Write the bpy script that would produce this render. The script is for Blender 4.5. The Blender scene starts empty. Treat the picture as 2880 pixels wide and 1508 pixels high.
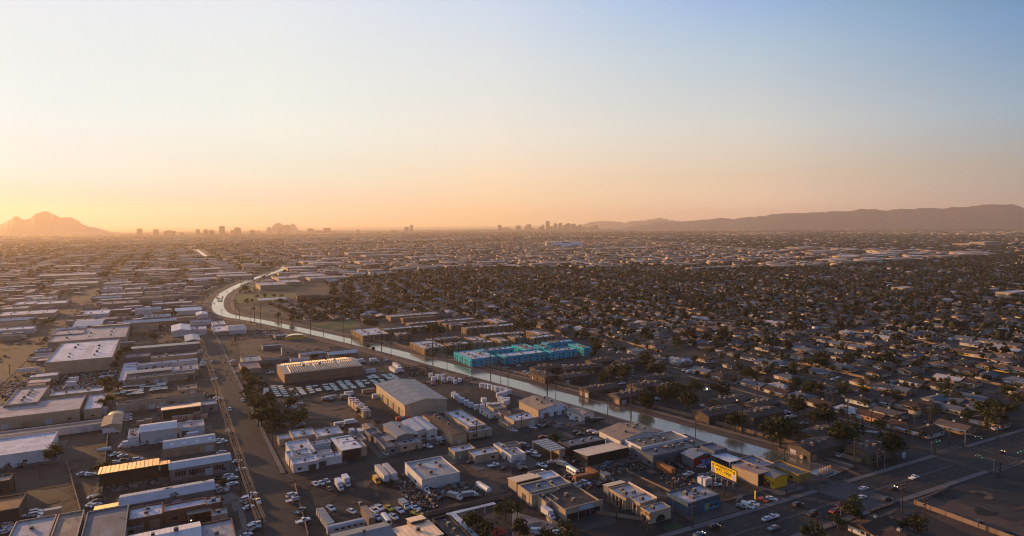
import bpy, math, random
import numpy as np
R = math.radians
C = bpy.context.scene
COL = C.collection
rnd = random.Random(11)

# ------------------------------------------------------------------ camera
cam_d = bpy.data.cameras.new('camera')
cam_d.sensor_width = 36; cam_d.lens = 22.5
cam_d.clip_start = 1.0; cam_d.clip_end = 200000
cam = bpy.data.objects.new('camera', cam_d); COL.objects.link(cam)
cam.location = (0, 0, 115)
import mathutils
cam.rotation_euler = (mathutils.Euler((R(90 - 3.788), 0, R(-28.5))).to_matrix() @ mathutils.Matrix.Rotation(R(-0.3104), 3, 'Z')).to_euler()
C.camera = cam

# ------------------------------------------------------------------ light
SUN_AZ, SUN_EL = -28.0, 7.8        # azimuth clockwise from +Y
HAZE = 4.7e-5
w = bpy.data.worlds.new('World'); C.world = w; w.use_nodes = True
nt = w.node_tree; nt.nodes.clear()
def N(t, typ, **k):
    n = t.nodes.new(typ)
    for a, v in k.items():
        if a == 'inp':
            for i, x in v.items(): n.inputs[i].default_value = x
        else: setattr(n, a, v)
    return n
SKY_EL = [0., 1.6, 4., 8., 14., 19., 32., 60., 90.]       # degrees above the horizon
SKY = [  # (degrees of azimuth from the sun, linear colours at the elevations above)
 (8, [(0.420, 0.260, 0.150), (0.420, 0.380, 0.500), (0.440, 0.700, 0.800), (0.551, 0.805, 0.903), (0.645, 0.810, 0.867), (0.721, 0.794, 1.001), (0.611, 0.687, 0.791), (0.162, 0.254, 0.479), (0.051, 0.107, 0.287)]),
 (20, [(0.420, 0.260, 0.150), (0.420, 0.380, 0.500), (0.440, 0.700, 0.800), (0.551, 0.805, 0.903), (0.645, 0.810, 0.867), (0.721, 0.794, 1.001), (0.503, 0.604, 0.745), (0.138, 0.231, 0.468), (0.051, 0.107, 0.287)]),
 (36, [(0.450, 0.300, 0.170), (0.430, 0.520, 0.560), (0.591, 0.768, 0.694), (0.755, 0.886, 0.853), (0.742, 0.849, 0.864), (0.733, 0.822, 0.922), (0.402, 0.515, 0.701), (0.112, 0.202, 0.445), (0.051, 0.107, 0.287)]),
 (55, [(0.926, 0.568, 0.131), (0.923, 0.735, 0.432), (0.945, 0.775, 0.562), (0.848, 0.836, 0.755), (0.717, 0.795, 0.826), (0.597, 0.721, 0.879), (0.271, 0.392, 0.617), (0.084, 0.168, 0.412), (0.051, 0.107, 0.287)]),
 (77, [(1.200, 0.760, 0.623), (1.021, 0.740, 0.540), (0.809, 0.650, 0.484), (0.689, 0.701, 0.661), (0.458, 0.600, 0.724), (0.269, 0.456, 0.798), (0.138, 0.254, 0.539), (0.065, 0.138, 0.371), (0.051, 0.107, 0.287)]),
 (95, [(0.756, 0.510, 0.532), (0.462, 0.411, 0.378), (0.435, 0.417, 0.377), (0.323, 0.455, 0.569), (0.158, 0.328, 0.572), (0.059, 0.242, 0.372), (0.089, 0.195, 0.468), (0.054, 0.122, 0.342), (0.051, 0.107, 0.287)]),
 (180, [(0.223, 0.188, 0.223), (0.305, 0.254, 0.296), (0.342, 0.305, 0.361), (0.209, 0.262, 0.412), (0.117, 0.209, 0.423), (0.080, 0.168, 0.412), (0.065, 0.138, 0.351), (0.048, 0.107, 0.305), (0.051, 0.107, 0.287)])]
tc = N(nt, 'ShaderNodeTexCoord'); sp = N(nt, 'ShaderNodeSeparateXYZ'); K = nt.links.new; K(tc.outputs['Generated'], sp.inputs[0])
el = N(nt, 'ShaderNodeMath', operation='ARCSINE'); K(sp.outputs[2], el.inputs[0])
ef = N(nt, 'ShaderNodeMath', operation='MULTIPLY', inp={1: 1 / R(90)}, use_clamp=True); K(el.outputs[0], ef.inputs[0])
es = N(nt, 'ShaderNodeMath', operation='SQRT'); K(ef.outputs[0], es.inputs[0])
hv_ = N(nt, 'ShaderNodeVectorMath', operation='MULTIPLY', inp={1: (1, 1, 0)}); K(tc.outputs['Generated'], hv_.inputs[0])
hn = N(nt, 'ShaderNodeVectorMath', operation='NORMALIZE'); K(hv_.outputs[0], hn.inputs[0])
dt = N(nt, 'ShaderNodeVectorMath', operation='DOT_PRODUCT', inp={1: (math.sin(R(SUN_AZ)), math.cos(R(SUN_AZ)), 0)}); K(hn.outputs[0], dt.inputs[0])
ac = N(nt, 'ShaderNodeMath', operation='ARCCOSINE', use_clamp=False); K(dt.outputs['Value'], ac.inputs[0])
prev_c, prev_a = None, None
for a_, cols_ in SKY:
    rp = N(nt, 'ShaderNodeValToRGB'); rp.color_ramp.interpolation = 'B_SPLINE' if 0 else 'LINEAR'; e_ = rp.color_ramp.elements
    while len(e_) < len(SKY_EL): e_.new(.5)
    for i_, (q_, c_) in enumerate(zip(SKY_EL, cols_)): e_[i_].position = math.sqrt(q_ / 90); e_[i_].color = (*c_, 1)
    K(es.outputs[0], rp.inputs[0])
    if prev_c is None: prev_c = rp.outputs[0]
    else:
        mr_ = N(nt, 'ShaderNodeMapRange', interpolation_type='SMOOTHSTEP' if 0 else 'LINEAR', inp={'From Min': R(prev_a), 'From Max': R(a_)}); K(ac.outputs[0], mr_.inputs[0])
        mx_ = N(nt, 'ShaderNodeMix', data_type='RGBA'); K(mr_.outputs[0], mx_.inputs[0]); K(prev_c, mx_.inputs[6]); K(rp.outputs[0], mx_.inputs[7]); prev_c = mx_.outputs[2]
    prev_a = a_
sky = N(nt, 'ShaderNodeTexSky', sky_type='NISHITA', sun_disc=False, sun_elevation=R(SUN_EL), sun_rotation=R(SUN_AZ), altitude=300., air_density=1.0, dust_density=3.0, ozone_density=1.5)
bg = N(nt, 'ShaderNodeBackground', inp={'Strength': .004}); bg2 = N(nt, 'ShaderNodeBackground', inp={'Strength': .645}); ad_ = N(nt, 'ShaderNodeAddShader'); wo = N(nt, 'ShaderNodeOutputWorld')
K(sky.outputs[0], bg.inputs[0]); K(prev_c, bg2.inputs[0]); K(bg.outputs[0], ad_.inputs[0]); K(bg2.outputs[0], ad_.inputs[1]); K(ad_.outputs[0], wo.inputs[0])

sun_d = bpy.data.lights.new('sun', 'SUN'); sun_d.energy = 5.0; sun_d.angle = R(0.55); sun_d.color = (1.0, 0.52, 0.20)
sun = bpy.data.objects.new('sun', sun_d); COL.objects.link(sun)
sun.rotation_euler = (R(90 - SUN_EL), 0, R(180 - SUN_AZ) - math.pi + math.pi) 
sun.location = (-500, 1000, 500)
v = C.view_settings; v.view_transform = 'Standard'; v.look = 'None'; v.gamma = 1; v.use_curve_mapping = False
v.exposure = 0.6
C.cycles.max_bounces = 5; C.cycles.diffuse_bounces = 2; C.cycles.glossy_bounces = 2; C.cycles.volume_bounces = 1
C.cycles.transmission_bounces = 2; C.cycles.sample_clamp_indirect = 3
C.cycles.use_denoising = True; C.cycles.filter_width = 1.1; C.cycles.sample_clamp_direct = 5

# ------------------------------------------------------------------ materials
M = {}
def mat(name, col=(.5, .5, .5), rough=.8, spec=.3, metal=0., obj=False, attr=False, noise=.25, scale=.35, fine=3., stain=None, emit=None, bump=0., ribs=None, objcol_var=0.):
    m = bpy.data.materials.new(name); m.use_nodes = True; t = m.node_tree; b = t.nodes['Principled BSDF']
    b.inputs['Roughness'].default_value = rough; b.inputs['Metallic'].default_value = metal
    b.inputs['Specular IOR Level'].default_value = spec
    L = t.links.new
    if obj: src = N(t, 'ShaderNodeObjectInfo').outputs['Color']
    elif attr: src = N(t, 'ShaderNodeAttribute', attribute_name='Col').outputs['Color']
    else: src = N(t, 'ShaderNodeRGB'); src.outputs[0].default_value = (*col, 1); src = src.outputs[0]
    geo = N(t, 'ShaderNodeNewGeometry')
    if noise > 0:
        n1 = N(t, 'ShaderNodeTexNoise', inp={'Scale': scale, 'Detail': 5., 'Roughness': .62})
        L(geo.outputs['Position'], n1.inputs['Vector'])
        n2 = N(t, 'ShaderNodeTexNoise', inp={'Scale': fine, 'Detail': 2.})
        L(geo.outputs['Position'], n2.inputs['Vector'])
        ad = N(t, 'ShaderNodeMath', operation='MULTIPLY_ADD', inp={1: .4}); L(n2.outputs[0], ad.inputs[0]); L(n1.outputs[0], ad.inputs[2])
        mr = N(t, 'ShaderNodeMapRange', inp={'From Min': .45, 'From Max': .95, 'To Min': 1 - noise, 'To Max': 1 + noise * .6}); L(ad.outputs[0], mr.inputs[0])
        mx = N(t, 'ShaderNodeMix', data_type='RGBA', blend_type='MULTIPLY', inp={0: 1.}); L(src, mx.inputs[6]); L(mr.outputs[0], mx.inputs[7]); src = mx.outputs[2]
    if stain:
        n3 = N(t, 'ShaderNodeTexNoise', inp={'Scale': stain[3], 'Detail': 6., 'Roughness': .7, 'Distortion': .6})
        mp = N(t, 'ShaderNodeMapping', inp={'Scale': (1, 1.8, 1), 'Location': (7, 3, 1)}); L(geo.outputs['Position'], mp.inputs[0]); L(mp.outputs[0], n3.inputs['Vector'])
        cr = N(t, 'ShaderNodeMapRange', inp={'From Min': stain[4], 'From Max': stain[4] + .1, 'To Min': 0., 'To Max': .75}); L(n3.outputs[0], cr.inputs[0])
        mx = N(t, 'ShaderNodeMix', data_type='RGBA', inp={7: (*stain[:3], 1)}); L(cr.outputs[0], mx.inputs[0]); L(src, mx.inputs[6]); src = mx.outputs[2]
    L(src, b.inputs['Base Color'])
    if emit:
        b.inputs['Emission Color'].default_value = (*emit[:3], 1); b.inputs['Emission Strength'].default_value = emit[3]
    if ribs:
        wv = N(t, 'ShaderNodeTexWave', wave_type='BANDS', bands_direction=ribs[0], inp={'Scale': ribs[1], 'Distortion': 0., 'Detail': 0.})
        L(geo.outputs['Position'], wv.inputs['Vector'])
        bp = N(t, 'ShaderNodeBump', inp={'Strength': ribs[2] if len(ribs) > 2 else .5, 'Distance': .05}); L(wv.outputs['Fac'], bp.inputs['Height']); L(bp.outputs[0], b.inputs['Normal'])
    elif bump > 0:
        n4 = N(t, 'ShaderNodeTexNoise', inp={'Scale': 1.5, 'Detail': 4.}); L(geo.outputs['Position'], n4.inputs['Vector'])
        bp = N(t, 'ShaderNodeBump', inp={'Strength': bump, 'Distance': .15}); L(n4.outputs[0], bp.inputs['Height']); L(bp.outputs[0], b.inputs['Normal'])
    M[name] = m; return m
mat('roof', obj=True, noise=.35, scale=.12, stain=(.16, .125, .10, .16, .555), rough=.75)
mat('roof_metal', obj=True, noise=.22, scale=.2, stain=(.2, .12, .08, .25, .66), rough=.45, spec=.5, ribs=('X', 1.6))
mat('roof_metal_y', obj=True, noise=.22, scale=.2, stain=(.2, .12, .08, .25, .66), rough=.45, spec=.5, ribs=('Y', 1.6))
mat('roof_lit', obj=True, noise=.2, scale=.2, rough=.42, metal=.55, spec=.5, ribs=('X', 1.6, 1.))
mat('roof_shingle', obj=True, noise=.3, scale=.5, rough=.9)
mat('wall', obj=True, noise=.22, scale=.3, stain=(.14, .11, .09, .35, .68), rough=.9)
mat('paint', obj=True, noise=0., rough=.3, spec=.5)
mat('plain', obj=True, noise=.2, scale=.8, rough=.7)
mat('glass', (.02, .025, .03), rough=.08, spec=.8, noise=0.)
mat('rubber', (.02, .02, .02), noise=0.)
mat('metal_grey', (.32, .32, .32), rough=.5, metal=.4, noise=.25)
mat('cooler', (.36, .33, .28), rough=.7, noise=.3, scale=2)
mat('louver', (.05, .045, .04), noise=.1)
mat('wood_pole', (.045, .028, .02), noise=.3, scale=1.)
mat('wire', (.16, .11, .07), noise=0.)  # lighter brown imitates cables catching the sun
mat('trunk', (.09, .06, .04), noise=.3, scale=2.)
def leafmat(name, c1, c2, attr=False):
    m = bpy.data.materials.new(name); m.use_nodes = True; t = m.node_tree; b = t.nodes['Principled BSDF']; L = t.links.new
    b.inputs['Roughness'].default_value = .75; b.inputs['Specular IOR Level'].default_value = .2
    g = N(t, 'ShaderNodeNewGeometry'); n = N(t, 'ShaderNodeTexNoise', inp={'Scale': .45, 'Detail': 3.}); L(g.outputs['Position'], n.inputs['Vector'])
    oi = N(t, 'ShaderNodeObjectInfo')
    a = N(t, 'ShaderNodeMath', operation='MULTIPLY_ADD', inp={1: .3}); L(oi.outputs['Random'], a.inputs[0]); L(n.outputs[0], a.inputs[2])
    mr = N(t, 'ShaderNodeMapRange', inp={'From Min': .4, 'From Max': .85}); L(a.outputs[0], mr.inputs[0])
    mx = N(t, 'ShaderNodeMix', data_type='RGBA', inp={6: (*c1, 1), 7: (*c2, 1)}); L(mr.outputs[0], mx.inputs[0]); L(mx.outputs[2], b.inputs['Base Color'])
    tr = N(t, 'ShaderNodeBsdfTranslucent'); L(mx.outputs[2], tr.inputs[0])
    ms = N(t, 'ShaderNodeMixShader', inp={0: .22}); L(b.outputs[0], ms.inputs[1]); L(tr.outputs[0], ms.inputs[2])
    L(ms.outputs[0], t.nodes['Material Output'].inputs[0]); M[name] = m
leafmat('leaves', (.018, .023, .009), (.056, .060, .020))
leafmat('far_leaves', (.018, .019, .009), (.058, .052, .023))
mat('mass', attr=True, noise=.2, scale=.2, rough=.85)
mat('asph', (.024, .021, .0205), noise=.3, scale=.08, stain=(.075, .062, .052, .05, .58), rough=.85, bump=.05)
mat('road', (.029, .0245, .023), noise=.3, scale=.06, stain=(.075, .062, .052, .03, .6), rough=.8)
mat('conc', (.13, .118, .112), noise=.25, scale=.3, stain=(.1, .085, .075, .2, .6))
mat('deck', (.075, .066, .064), noise=.3, scale=.3)
mat('track', (.235, .155, .10), noise=.45, scale=.2, stain=(.10, .065, .045, .15, .55))
mat('kerb', (.19, .17, .155), noise=.3, scale=.5)
mat('line', (.22, .21, .2), noise=.5, scale=1.2, fine=6)
mat('dirt', (.10, .062, .042), noise=.4, scale=.1, stain=(.075, .048, .034, .06, .55), bump=.2)
mat('yard', (.048, .035, .028), noise=.35, scale=.1, stain=(.12, .085, .06, .05, .57), bump=.2)
mat('pale', (.25, .235, .235), noise=.5, scale=.15, stain=(.08, .06, .05, .08, .5))
mat('grass', (.085, .105, .02), noise=.4, scale=.05, stain=(.12, .10, .04, .03, .58))
mat('lawn', (.035, .05, .02), noise=.3, scale=.3)
mat('darkf', (.026, .023, .022), noise=.3, scale=.1)
mat('bank', (.17, .105, .068), noise=.45, scale=.15, stain=(.08, .05, .035, .12, .52), bump=.3)
mat('lamp_warm', (.8, .6, .3), emit=(1, .72, .35, 4), noise=0.)
mat('lamp_white', (.8, .8, .8), emit=(1, .95, .85, 4), noise=0.)
mat('tail', (.5, .02, .01), emit=(1, .03, .01, 1.5), noise=0.)
def watermat(name, bumpd, col):
    m = bpy.data.materials.new(name); m.use_nodes = True; t = m.node_tree; b = t.nodes['Principled BSDF']; L = t.links.new
    b.inputs['Base Color'].default_value = (*col, 1); b.inputs['Roughness'].default_value = .14; b.inputs['Specular Tint'].default_value = (1, .97, .86, 1); b.inputs['IOR'].default_value = 2.0
    b.inputs['Specular IOR Level'].default_value = .8
    g = N(t, 'ShaderNodeNewGeometry'); n = N(t, 'ShaderNodeTexNoise', inp={'Scale': .8, 'Detail': 3.}); L(g.outputs['Position'], n.inputs['Vector'])
    bp = N(t, 'ShaderNodeBump', inp={'Strength': .28, 'Distance': bumpd}); L(n.outputs[0], bp.inputs['Height']); L(bp.outputs[0], b.inputs['Normal']); M[name] = m
watermat('water', .12, (.11, .105, .075)); watermat('pud', .01, (.03, .025, .02))
# ground: dirt with a mosaic of paved and planted patches
m = mat('ground', (.028, .021, .0165), noise=.4, scale=.02, fine=.3, stain=(.045, .038, .03, .006, .5))
t = m.node_tree; b = t.nodes['Principled BSDF']; L = t.links.new
prev = b.inputs['Base Color'].links[0].from_socket
g = N(t, 'ShaderNodeNewGeometry'); vo = N(t, 'ShaderNodeTexVoronoi', inp={'Scale': .022}); L(g.outputs['Position'], vo.inputs['Vector'])
mr = N(t, 'ShaderNodeMapRange', inp={'From Min': 0., 'From Max': 1., 'To Min': .6, 'To Max': 1.35}); L(vo.outputs['Color'], mr.inputs[0])
mx = N(t, 'ShaderNodeMix', data_type='RGBA', blend_type='MULTIPLY', inp={0: 1.}); L(prev, mx.inputs[6]); L(mr.outputs[0], mx.inputs[7]); L(mx.outputs[2], b.inputs['Base Color'])
mat('rock', (.048, .046, .05), noise=.5, scale=.002, fine=.02, bump=0.)

CO = {'W': (.66, .64, .64), 'W2': (.46, .43, .42), 'G2': (.2, .195, .2), 'G3': (.15, .155, .175), 'G4': (.15, .18, .215), 'T': (.30, .225, .165), 'T2': (.25, .20, .165),
      'BR': (.075, .046, .034), 'BR2': (.15, .11, .085), 'D': (.045, .042, .045), 'M': (.30, .335, .38), 'LIT': (.46, .27, .11), 'LIT2': (.62, .47, .34), 'RUST': (.28, .13, .05),  # LIT and LIT2: tan metal with the sun's glow put into the colour
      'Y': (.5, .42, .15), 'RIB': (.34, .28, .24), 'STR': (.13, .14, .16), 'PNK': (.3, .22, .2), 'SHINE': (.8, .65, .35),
      'tan': (.40, .31, .215), 'tan2': (.43, .36, .255), 'flat_shade': (.10, .075, .058), 'yellow_shade': (.33, .21, .05), 'grey': (.19, .18, .17), 'white': (.62, .59, .56), 'white2': (.66, .72, .78), 'rust': (.19, .10, .065), 'dark': (.06, .05, .045),  # walls of the flats and rear yellow wall: shade put into the colour
      'yellow': (.78, .42, .02), 'brick': (.24, .155, .105), 'blue': (.055, .095, .135), 'blueg': (.10, .12, .145), 'teal': (.008, .36, .46), 'tanap': (.25, .18, .115),
      'B': (.19, .24, .29), 'G': (.22, .215, .21), 'OR': (.17, .085, .05)}

BUILDINGS = [

('flat','industrial_building',-52.2,257.9,-39.7,291.9,6,'tan','W2',3,'weathered white flat roof in the lowest left corner beside the long tan roof',{}),
('flat','industrial_building',-39,256.6,-30.8,290.6,6.3,'tan','T',0,'plain tan flat roof joined to the weathered white roof in the lowest left corner',{}),
('flat','industrial_building',-29.6,254.2,-16,288.2,6,'grey','G2',0,'plain blue grey flat roof between the tan roof and the white parapet roof',{}),
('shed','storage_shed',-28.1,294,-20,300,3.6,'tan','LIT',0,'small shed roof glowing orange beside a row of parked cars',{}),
('gx','industrial_building',-19.3,291.1,14.8,302.8,5,'grey','M',0,'long low grey metal building with a bushy tree in front',{'ribs': 1}),
('flat','industrial_building',-15.6,274.9,-4.2,286.6,5,'rust','W',2,'white flat roof with two square hatches over rust walls',{}),
('flat','industrial_building',-3.9,276.3,11.2,283.4,5,'rust','W',0,'white flat roof with rust walls next to the twin hatch roof',{}),
('flat','industrial_building',10.8,275.4,16.3,282.3,5,'rust','W',1,'small white end roof with floodlights above the concrete apron',{}),
('canopy','patio_cover',4.1,272.2,12.7,280.2,3.5,'grey','T',0,'low tan patio cover in the rust walled yard',{}),
('flat','storage_shed',12.5,266.2,17.9,271.9,3.8,'tan','W',1,'tiny white roofed block by the long patio cover',{}),
('gx','industrial_building',-14.8,244.7,7.6,260.7,5,'rust','W',2,'shiny white metal roof curving along the lowest edge below the wire yard',{'ribs': 1}),
('flat','industrial_building',7.9,236.3,18.7,258.3,5,'rust','W2',1,'pale roof with a railing beside the shiny white metal roof',{}),
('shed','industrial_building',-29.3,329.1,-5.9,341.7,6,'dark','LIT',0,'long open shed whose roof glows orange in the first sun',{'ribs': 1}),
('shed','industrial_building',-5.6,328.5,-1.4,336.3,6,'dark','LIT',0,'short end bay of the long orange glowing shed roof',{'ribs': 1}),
('gx','industrial_building',-1.5,322.8,23.9,333.6,5.5,'grey','M',0,'grey ribbed metal building with a strip of narrow windows beside the orange roof',{'ribs': 1,'strip': 1}),
('gx','industrial_building',-3.9,357,19.4,370.9,5,'tan','M',0,'green grey gabled shop with four pale skylight strips and tan walls',{'sky': 4}),
('flat','industrial_building',-20.5,384.8,-15.5,401.4,5,'white','W',4,'low white annex with four dark vents left of the raised skylight hall',{}),
('gx','industrial_building',-14.8,385.7,2.3,400.3,7,'white','W',0,'tall white workshop with square skylights along its roof',{'sky': 5}),
('flat','industrial_building',3.2,389.4,16,401.6,5,'white','W2',1,'white parapet roof with rust stains joined to the tall skylight workshop',{}),
('gy','industrial_building',-34.2,415.3,-25,436.9,5,'tan','T',0,'tan gabled barn beside the yard of box trucks',{}),
('barrel','industrial_building',-33.3,439.7,-25.1,446,5.5,'yellow','Y',0,'yellow arched barrel roof behind the tan gabled barn',{}),
('flat','industrial_building',-112,382,-53.8,413.2,6,'white','W',4,'large weathered white roof with four coolers beside a bushy tree and bare yard',{}),
('flat','industrial_building',-87.7,426.2,-34.6,435.2,4,'white','T2',0,'very long narrow roof over a white wall behind the bare yard',{}),
('flat','site_office',-82.2,458,-78,463,3,'white','W',0,'small white box office beside a row of parked cars',{}),
('flat','industrial_building',-69.6,342.2,-62.6,351.2,6,'dark','T',0,'dark building end with an orange lit roof edge by the left yard',{}),
('flat','industrial_building',-66.1,304.4,-53.4,320.4,6.5,'dark','RUST',0,'rust roofed hall with two small white skylights in the left yard',{'sky': 2}),
('flat','industrial_building',-89.2,481.9,-72.2,528.9,8,'tan','W2',5,'big pale roof with rooftop vents over the junk yard,one level above its neighbour',{}),
('flat','industrial_building',-68.5,499.2,-39.5,512.4,7,'tan','W',2,'broad white roof joining the pale vented roof and the truck yard',{}),
('flat','industrial_building',-140,454.5,-48.1,490.6,7,'tan','W2',4,'long weathered white roof fronting a line of parked cars',{}),
('flat','industrial_building',-46.3,455.3,-37.2,494.1,6,'tan','W',0,'clean white roof with a parapet beside a large green shrub',{}),
('flat','porch_building',-46.6,460.7,-34.8,466.6,4,'white','W',0,'low white porch roof beside the yellow arched roof',{}),
('flat','warehouse',-85.3,608.3,-40.4,706.4,10,'tan','W',10,'huge white warehouse roof dotted with pairs of coolers above a tall tan wall',{}),
('flat','warehouse',-99.9,730.2,-36.7,816.5,8,'tan','W2',9,'wide pale warehouse roof directly behind the huge cooler dotted roof',{}),
('flat','warehouse',-102.5,773.1,-75.5,804.8,8.5,'tan','W2',1,'pale roof wing beside an open loading court',{}),
('shed','industrial_building',-71.7,813.6,-37,825.6,9,'tan','LIT2',0,'thin bright sheet roof along the far edge of the wide pale warehouse',{}),
('gx','industrial_building',-29.1,665.4,25.4,675.6,6,'grey','LIT2',0,'long narrow building with a bright sunlit ridge facing the wide street',{}),
('flat','industrial_building',-28.5,699.2,-15.5,704.4,5,'tan','LIT2',0,'bright cream roof end behind the long sunlit ridge',{}),
('gy','industrial_building',14.6,683.8,27.6,721,6,'grey','M',0,'blue grey gabled shed with a white ridge strip by the street',{}),
('flat','industrial_building',-13.5,615.1,21.5,627.1,5,'tan','W2',7,'flat roof row with many vents beside the street parking',{}),
('flat','industrial_building',-32.8,629.1,-14.8,647.4,4.5,'grey','G2',1,'grey green low roofs at the back of the vented roof row',{}),
('flat','industrial_building',-30.5,587.6,20.8,595.4,5,'white','W',6,'bright white sawtooth edged roof row above the lit shed',{}),
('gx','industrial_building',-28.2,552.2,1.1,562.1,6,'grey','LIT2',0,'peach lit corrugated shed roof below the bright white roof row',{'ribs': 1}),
('flat','industrial_building',1.6,548,20.1,571.9,5,'tan','W2',5,'mixed white and pink roof end beside the angled parking',{}),
('flat','industrial_building',-28.6,536.3,16.7,546.7,5,'tan','G2',6,'grey flat roof with four coolers above a pale wall',{}),
('flat','industrial_building',-32.4,537.2,-22.4,606.3,4.5,'white','W',0,'narrow white side roof running along the hedge',{}),
('flat','industrial_building',-29.9,460.5,20,466.8,5.5,'tan','BR2',5,'long brownish tar roof with tiny vents behind the disc shaped lids',{}),
('flat','storage_shed',4.8,487.5,16.4,500.9,4,'tan','T',1,'tan storage block behind the brownish tar roof',{}),
('flat','industrial_building',-7.4,441.8,11.3,447.3,5,'grey','M',0,'blue white flat metal roof beside the crates',{}),
('shed','industrial_building',-5.2,432,16.3,444,5,'tan','LIT2',0,'cream sunlit metal sheet roof over stacked goods',{}),
('flat','industrial_building',12,435.9,25.5,447.9,4.5,'grey','M',0,'pale blue flat roof reaching to the utility poles',{}),
('gy','industrial_building',3.7,755.4,21.5,801.6,6,'white','W',0,'white gabled hall with an old painted gable near a round dark tree',{}),
('flat','industrial_building',19.8,765.6,37.4,789,5,'white','W',2,'small white flat roof joined to the white gabled hall',{}),
('flat','industrial_building',28.6,750.9,35.7,754.9,6,'white','W',0,'white square block with two dark windows at the street end',{}),
('gx','warehouse',-91.4,841.5,-64.6,893.9,7,'grey','M',0,'wide grey metal hall with faint ribs behind the open loading court',{}),
('flat','industrial_building',-93.7,959.2,-65.7,1007.5,6,'white','W',6,'white roof sprinkled with small dark vents behind the grey hall',{}),
('flat','industrial_building',-63.5,972.6,-41.3,994.2,8,'brick','W',0,'tall brown walled block with a white roof above the grey hall',{}),
('flat','industrial_building',-72.5,907.3,-52.8,934.4,5,'grey','G2',1,'plain grey roof in front of the tall brown walled block',{}),
('flat','warehouse',-83.9,1076.1,-36.4,1118.8,6,'grey','G2',4,'grey green roof behind the tall brown block',{}),
('flat','warehouse',-94.4,1228.4,-35,1258.3,6,'tan','W',6,'long white roof seen beyond the grey green roof',{}),
('flat','industrial_building',-89.9,1139.9,-45,1166,6,'grey','W2',2,'pale double roof between two longer ones along the hazy street',{}),
('flat','warehouse',-198.4,1080.6,-167.9,1115.4,6,'tan','W2',2,'pale roof on the sunward side of the hazy street',{}),
('flat','warehouse',-187.4,1001.8,-127.5,1048.4,6,'tan','W',5,'long white roof with poles in front beyond the hazy street',{}),
('flat','industrial_building',-194.4,1138.3,-167.4,1182,6,'tan','W',2,'white roof behind the pale roof on the sunward side',{}),
('flat','industrial_building',-169.7,1127.8,-129.3,1170.1,6,'tan','W',2,'white roof over a deep brown wall by the hazy street',{}),
('gx','industrial_building',-174.3,899.3,-140.2,932.6,6,'tan','BR2',0,'broad brown gabled roof beside street trees in the glow',{}),
('flat','industrial_building',-163.7,861.8,-129.8,883.7,5.5,'white','W',2,'white roof strip below the broad brown gable',{}),
('flat','industrial_building',-155.5,816.6,-133.7,825.9,5,'tan','W2',1,'pale roof strip with vents beside angled parked cars',{}),
('flat','industrial_building',-201.8,1271.7,-176.3,1298.5,5,'tan','W',0,'narrow bright white roof in the golden haze',{}),
('flat','industrial_building',-215.1,1344.4,-202.9,1417.6,6,'tan','W2',1,'rounded pale hall roof in the golden haze',{}),
('flat','industrial_building',-173,1284.2,-163.5,1368.2,7,'tan','T',0,'square tan block in the golden haze',{}),
('flat','industrial_building',-17.9,1036.4,32.7,1065.8,6,'grey','W2',3,'pale long roof beside rows of scrap',{}),
('flat','industrial_building',10.7,1000.9,37.9,1018.1,5,'grey','W2',1,'slim pale roof near the canal bend',{}),
('gx','industrial_building',9.6,938,40.4,970,6,'white','W',0,'white gabled warehouse near the canal bend',{}),
('flat','industrial_building',-25.4,913.8,4.2,923.9,5,'white','W',3,'white flat roof yard building beside parked lorries',{}),
('shed','industrial_building',6.6,873.7,32.9,884.5,5,'tan','LIT2',0,'cream lit narrow roof strip near the canal bend',{}),
('gy','house',32.5,890.2,45.3,916.9,5,'white','W',0,'small pale cottage roof near the canal bend',{}),
('gx','industrial_building',24,831.7,44.8,842.8,4,'white','W2',0,'long pale mobile building beside the white street end block',{}),
('flat','industrial_building',-1.1,1186,47.4,1194.9,5,'tan','W2',4,'bright lit roof line beyond the scrap rows',{}),
('flat','industrial_building',45.3,798.9,58.7,827.6,4,'white','W',2,'small white office at the mouth of the wide street',{}),
('flat','industrial_building',43.1,743.1,57.9,787.9,4,'tan','W',1,'white flat roof with broken edge by the wide street',{}),
('gx','industrial_building',57.8,740.4,75,781.3,4.5,'white','W2',0,'pale blue gabled hall beside the canal embankment',{}),
('flat','warehouse',-77.8,1419.8,-30.9,1455.4,6,'tan','W2',2,'',{}),('flat','warehouse',-65.7,1330.7,-40.6,1369.6,5,'tan','W2',1,'',{}),
('flat','warehouse',0.1,1385.8,35,1424.7,6,'tan','W2',3,'',{}),('flat','warehouse',31.8,1306,60.1,1334.2,6,'tan','W2',1,'',{}),
('flat','warehouse',-7,1551.9,18.1,1580.9,6,'tan','W2',0,'',{}),('flat','warehouse',41.2,1495.8,66.2,1565.8,5,'tan','W2',0,'',{}),
('flat','warehouse',51.7,1492.5,76.7,1562.5,5,'tan','W2',0,'',{}),('flat','warehouse',62.2,1489.2,87.2,1559.2,5,'tan','W2',0,'',{}),
('flat','warehouse',72.3,1490.7,97.3,1560.7,5,'tan','W2',0,'',{}),('flat','warehouse',82.3,1625.4,169.9,1682.9,7,'tan','W2',5,'',{}),
('flat','warehouse',102.3,1537.8,174.5,1602.6,7,'tan','W2',3,'',{}),('flat','warehouse',57.7,1811.1,126.2,1881.1,8,'tan','W2',4,'',{}),
('flat','warehouse',-67.7,1817.2,32.3,1887.2,9,'tan','W2',6,'',{}),('flat','warehouse',-272.1,2146.7,-198.6,2216.7,9,'tan','W2',0,'',{}),
('flat','warehouse',-336.5,2981.1,-237.6,3051.1,9,'tan','W2',0,'',{}),('flat','warehouse',-204.8,3136.1,-113.8,3206.1,8,'tan','W2',0,'',{}),
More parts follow.
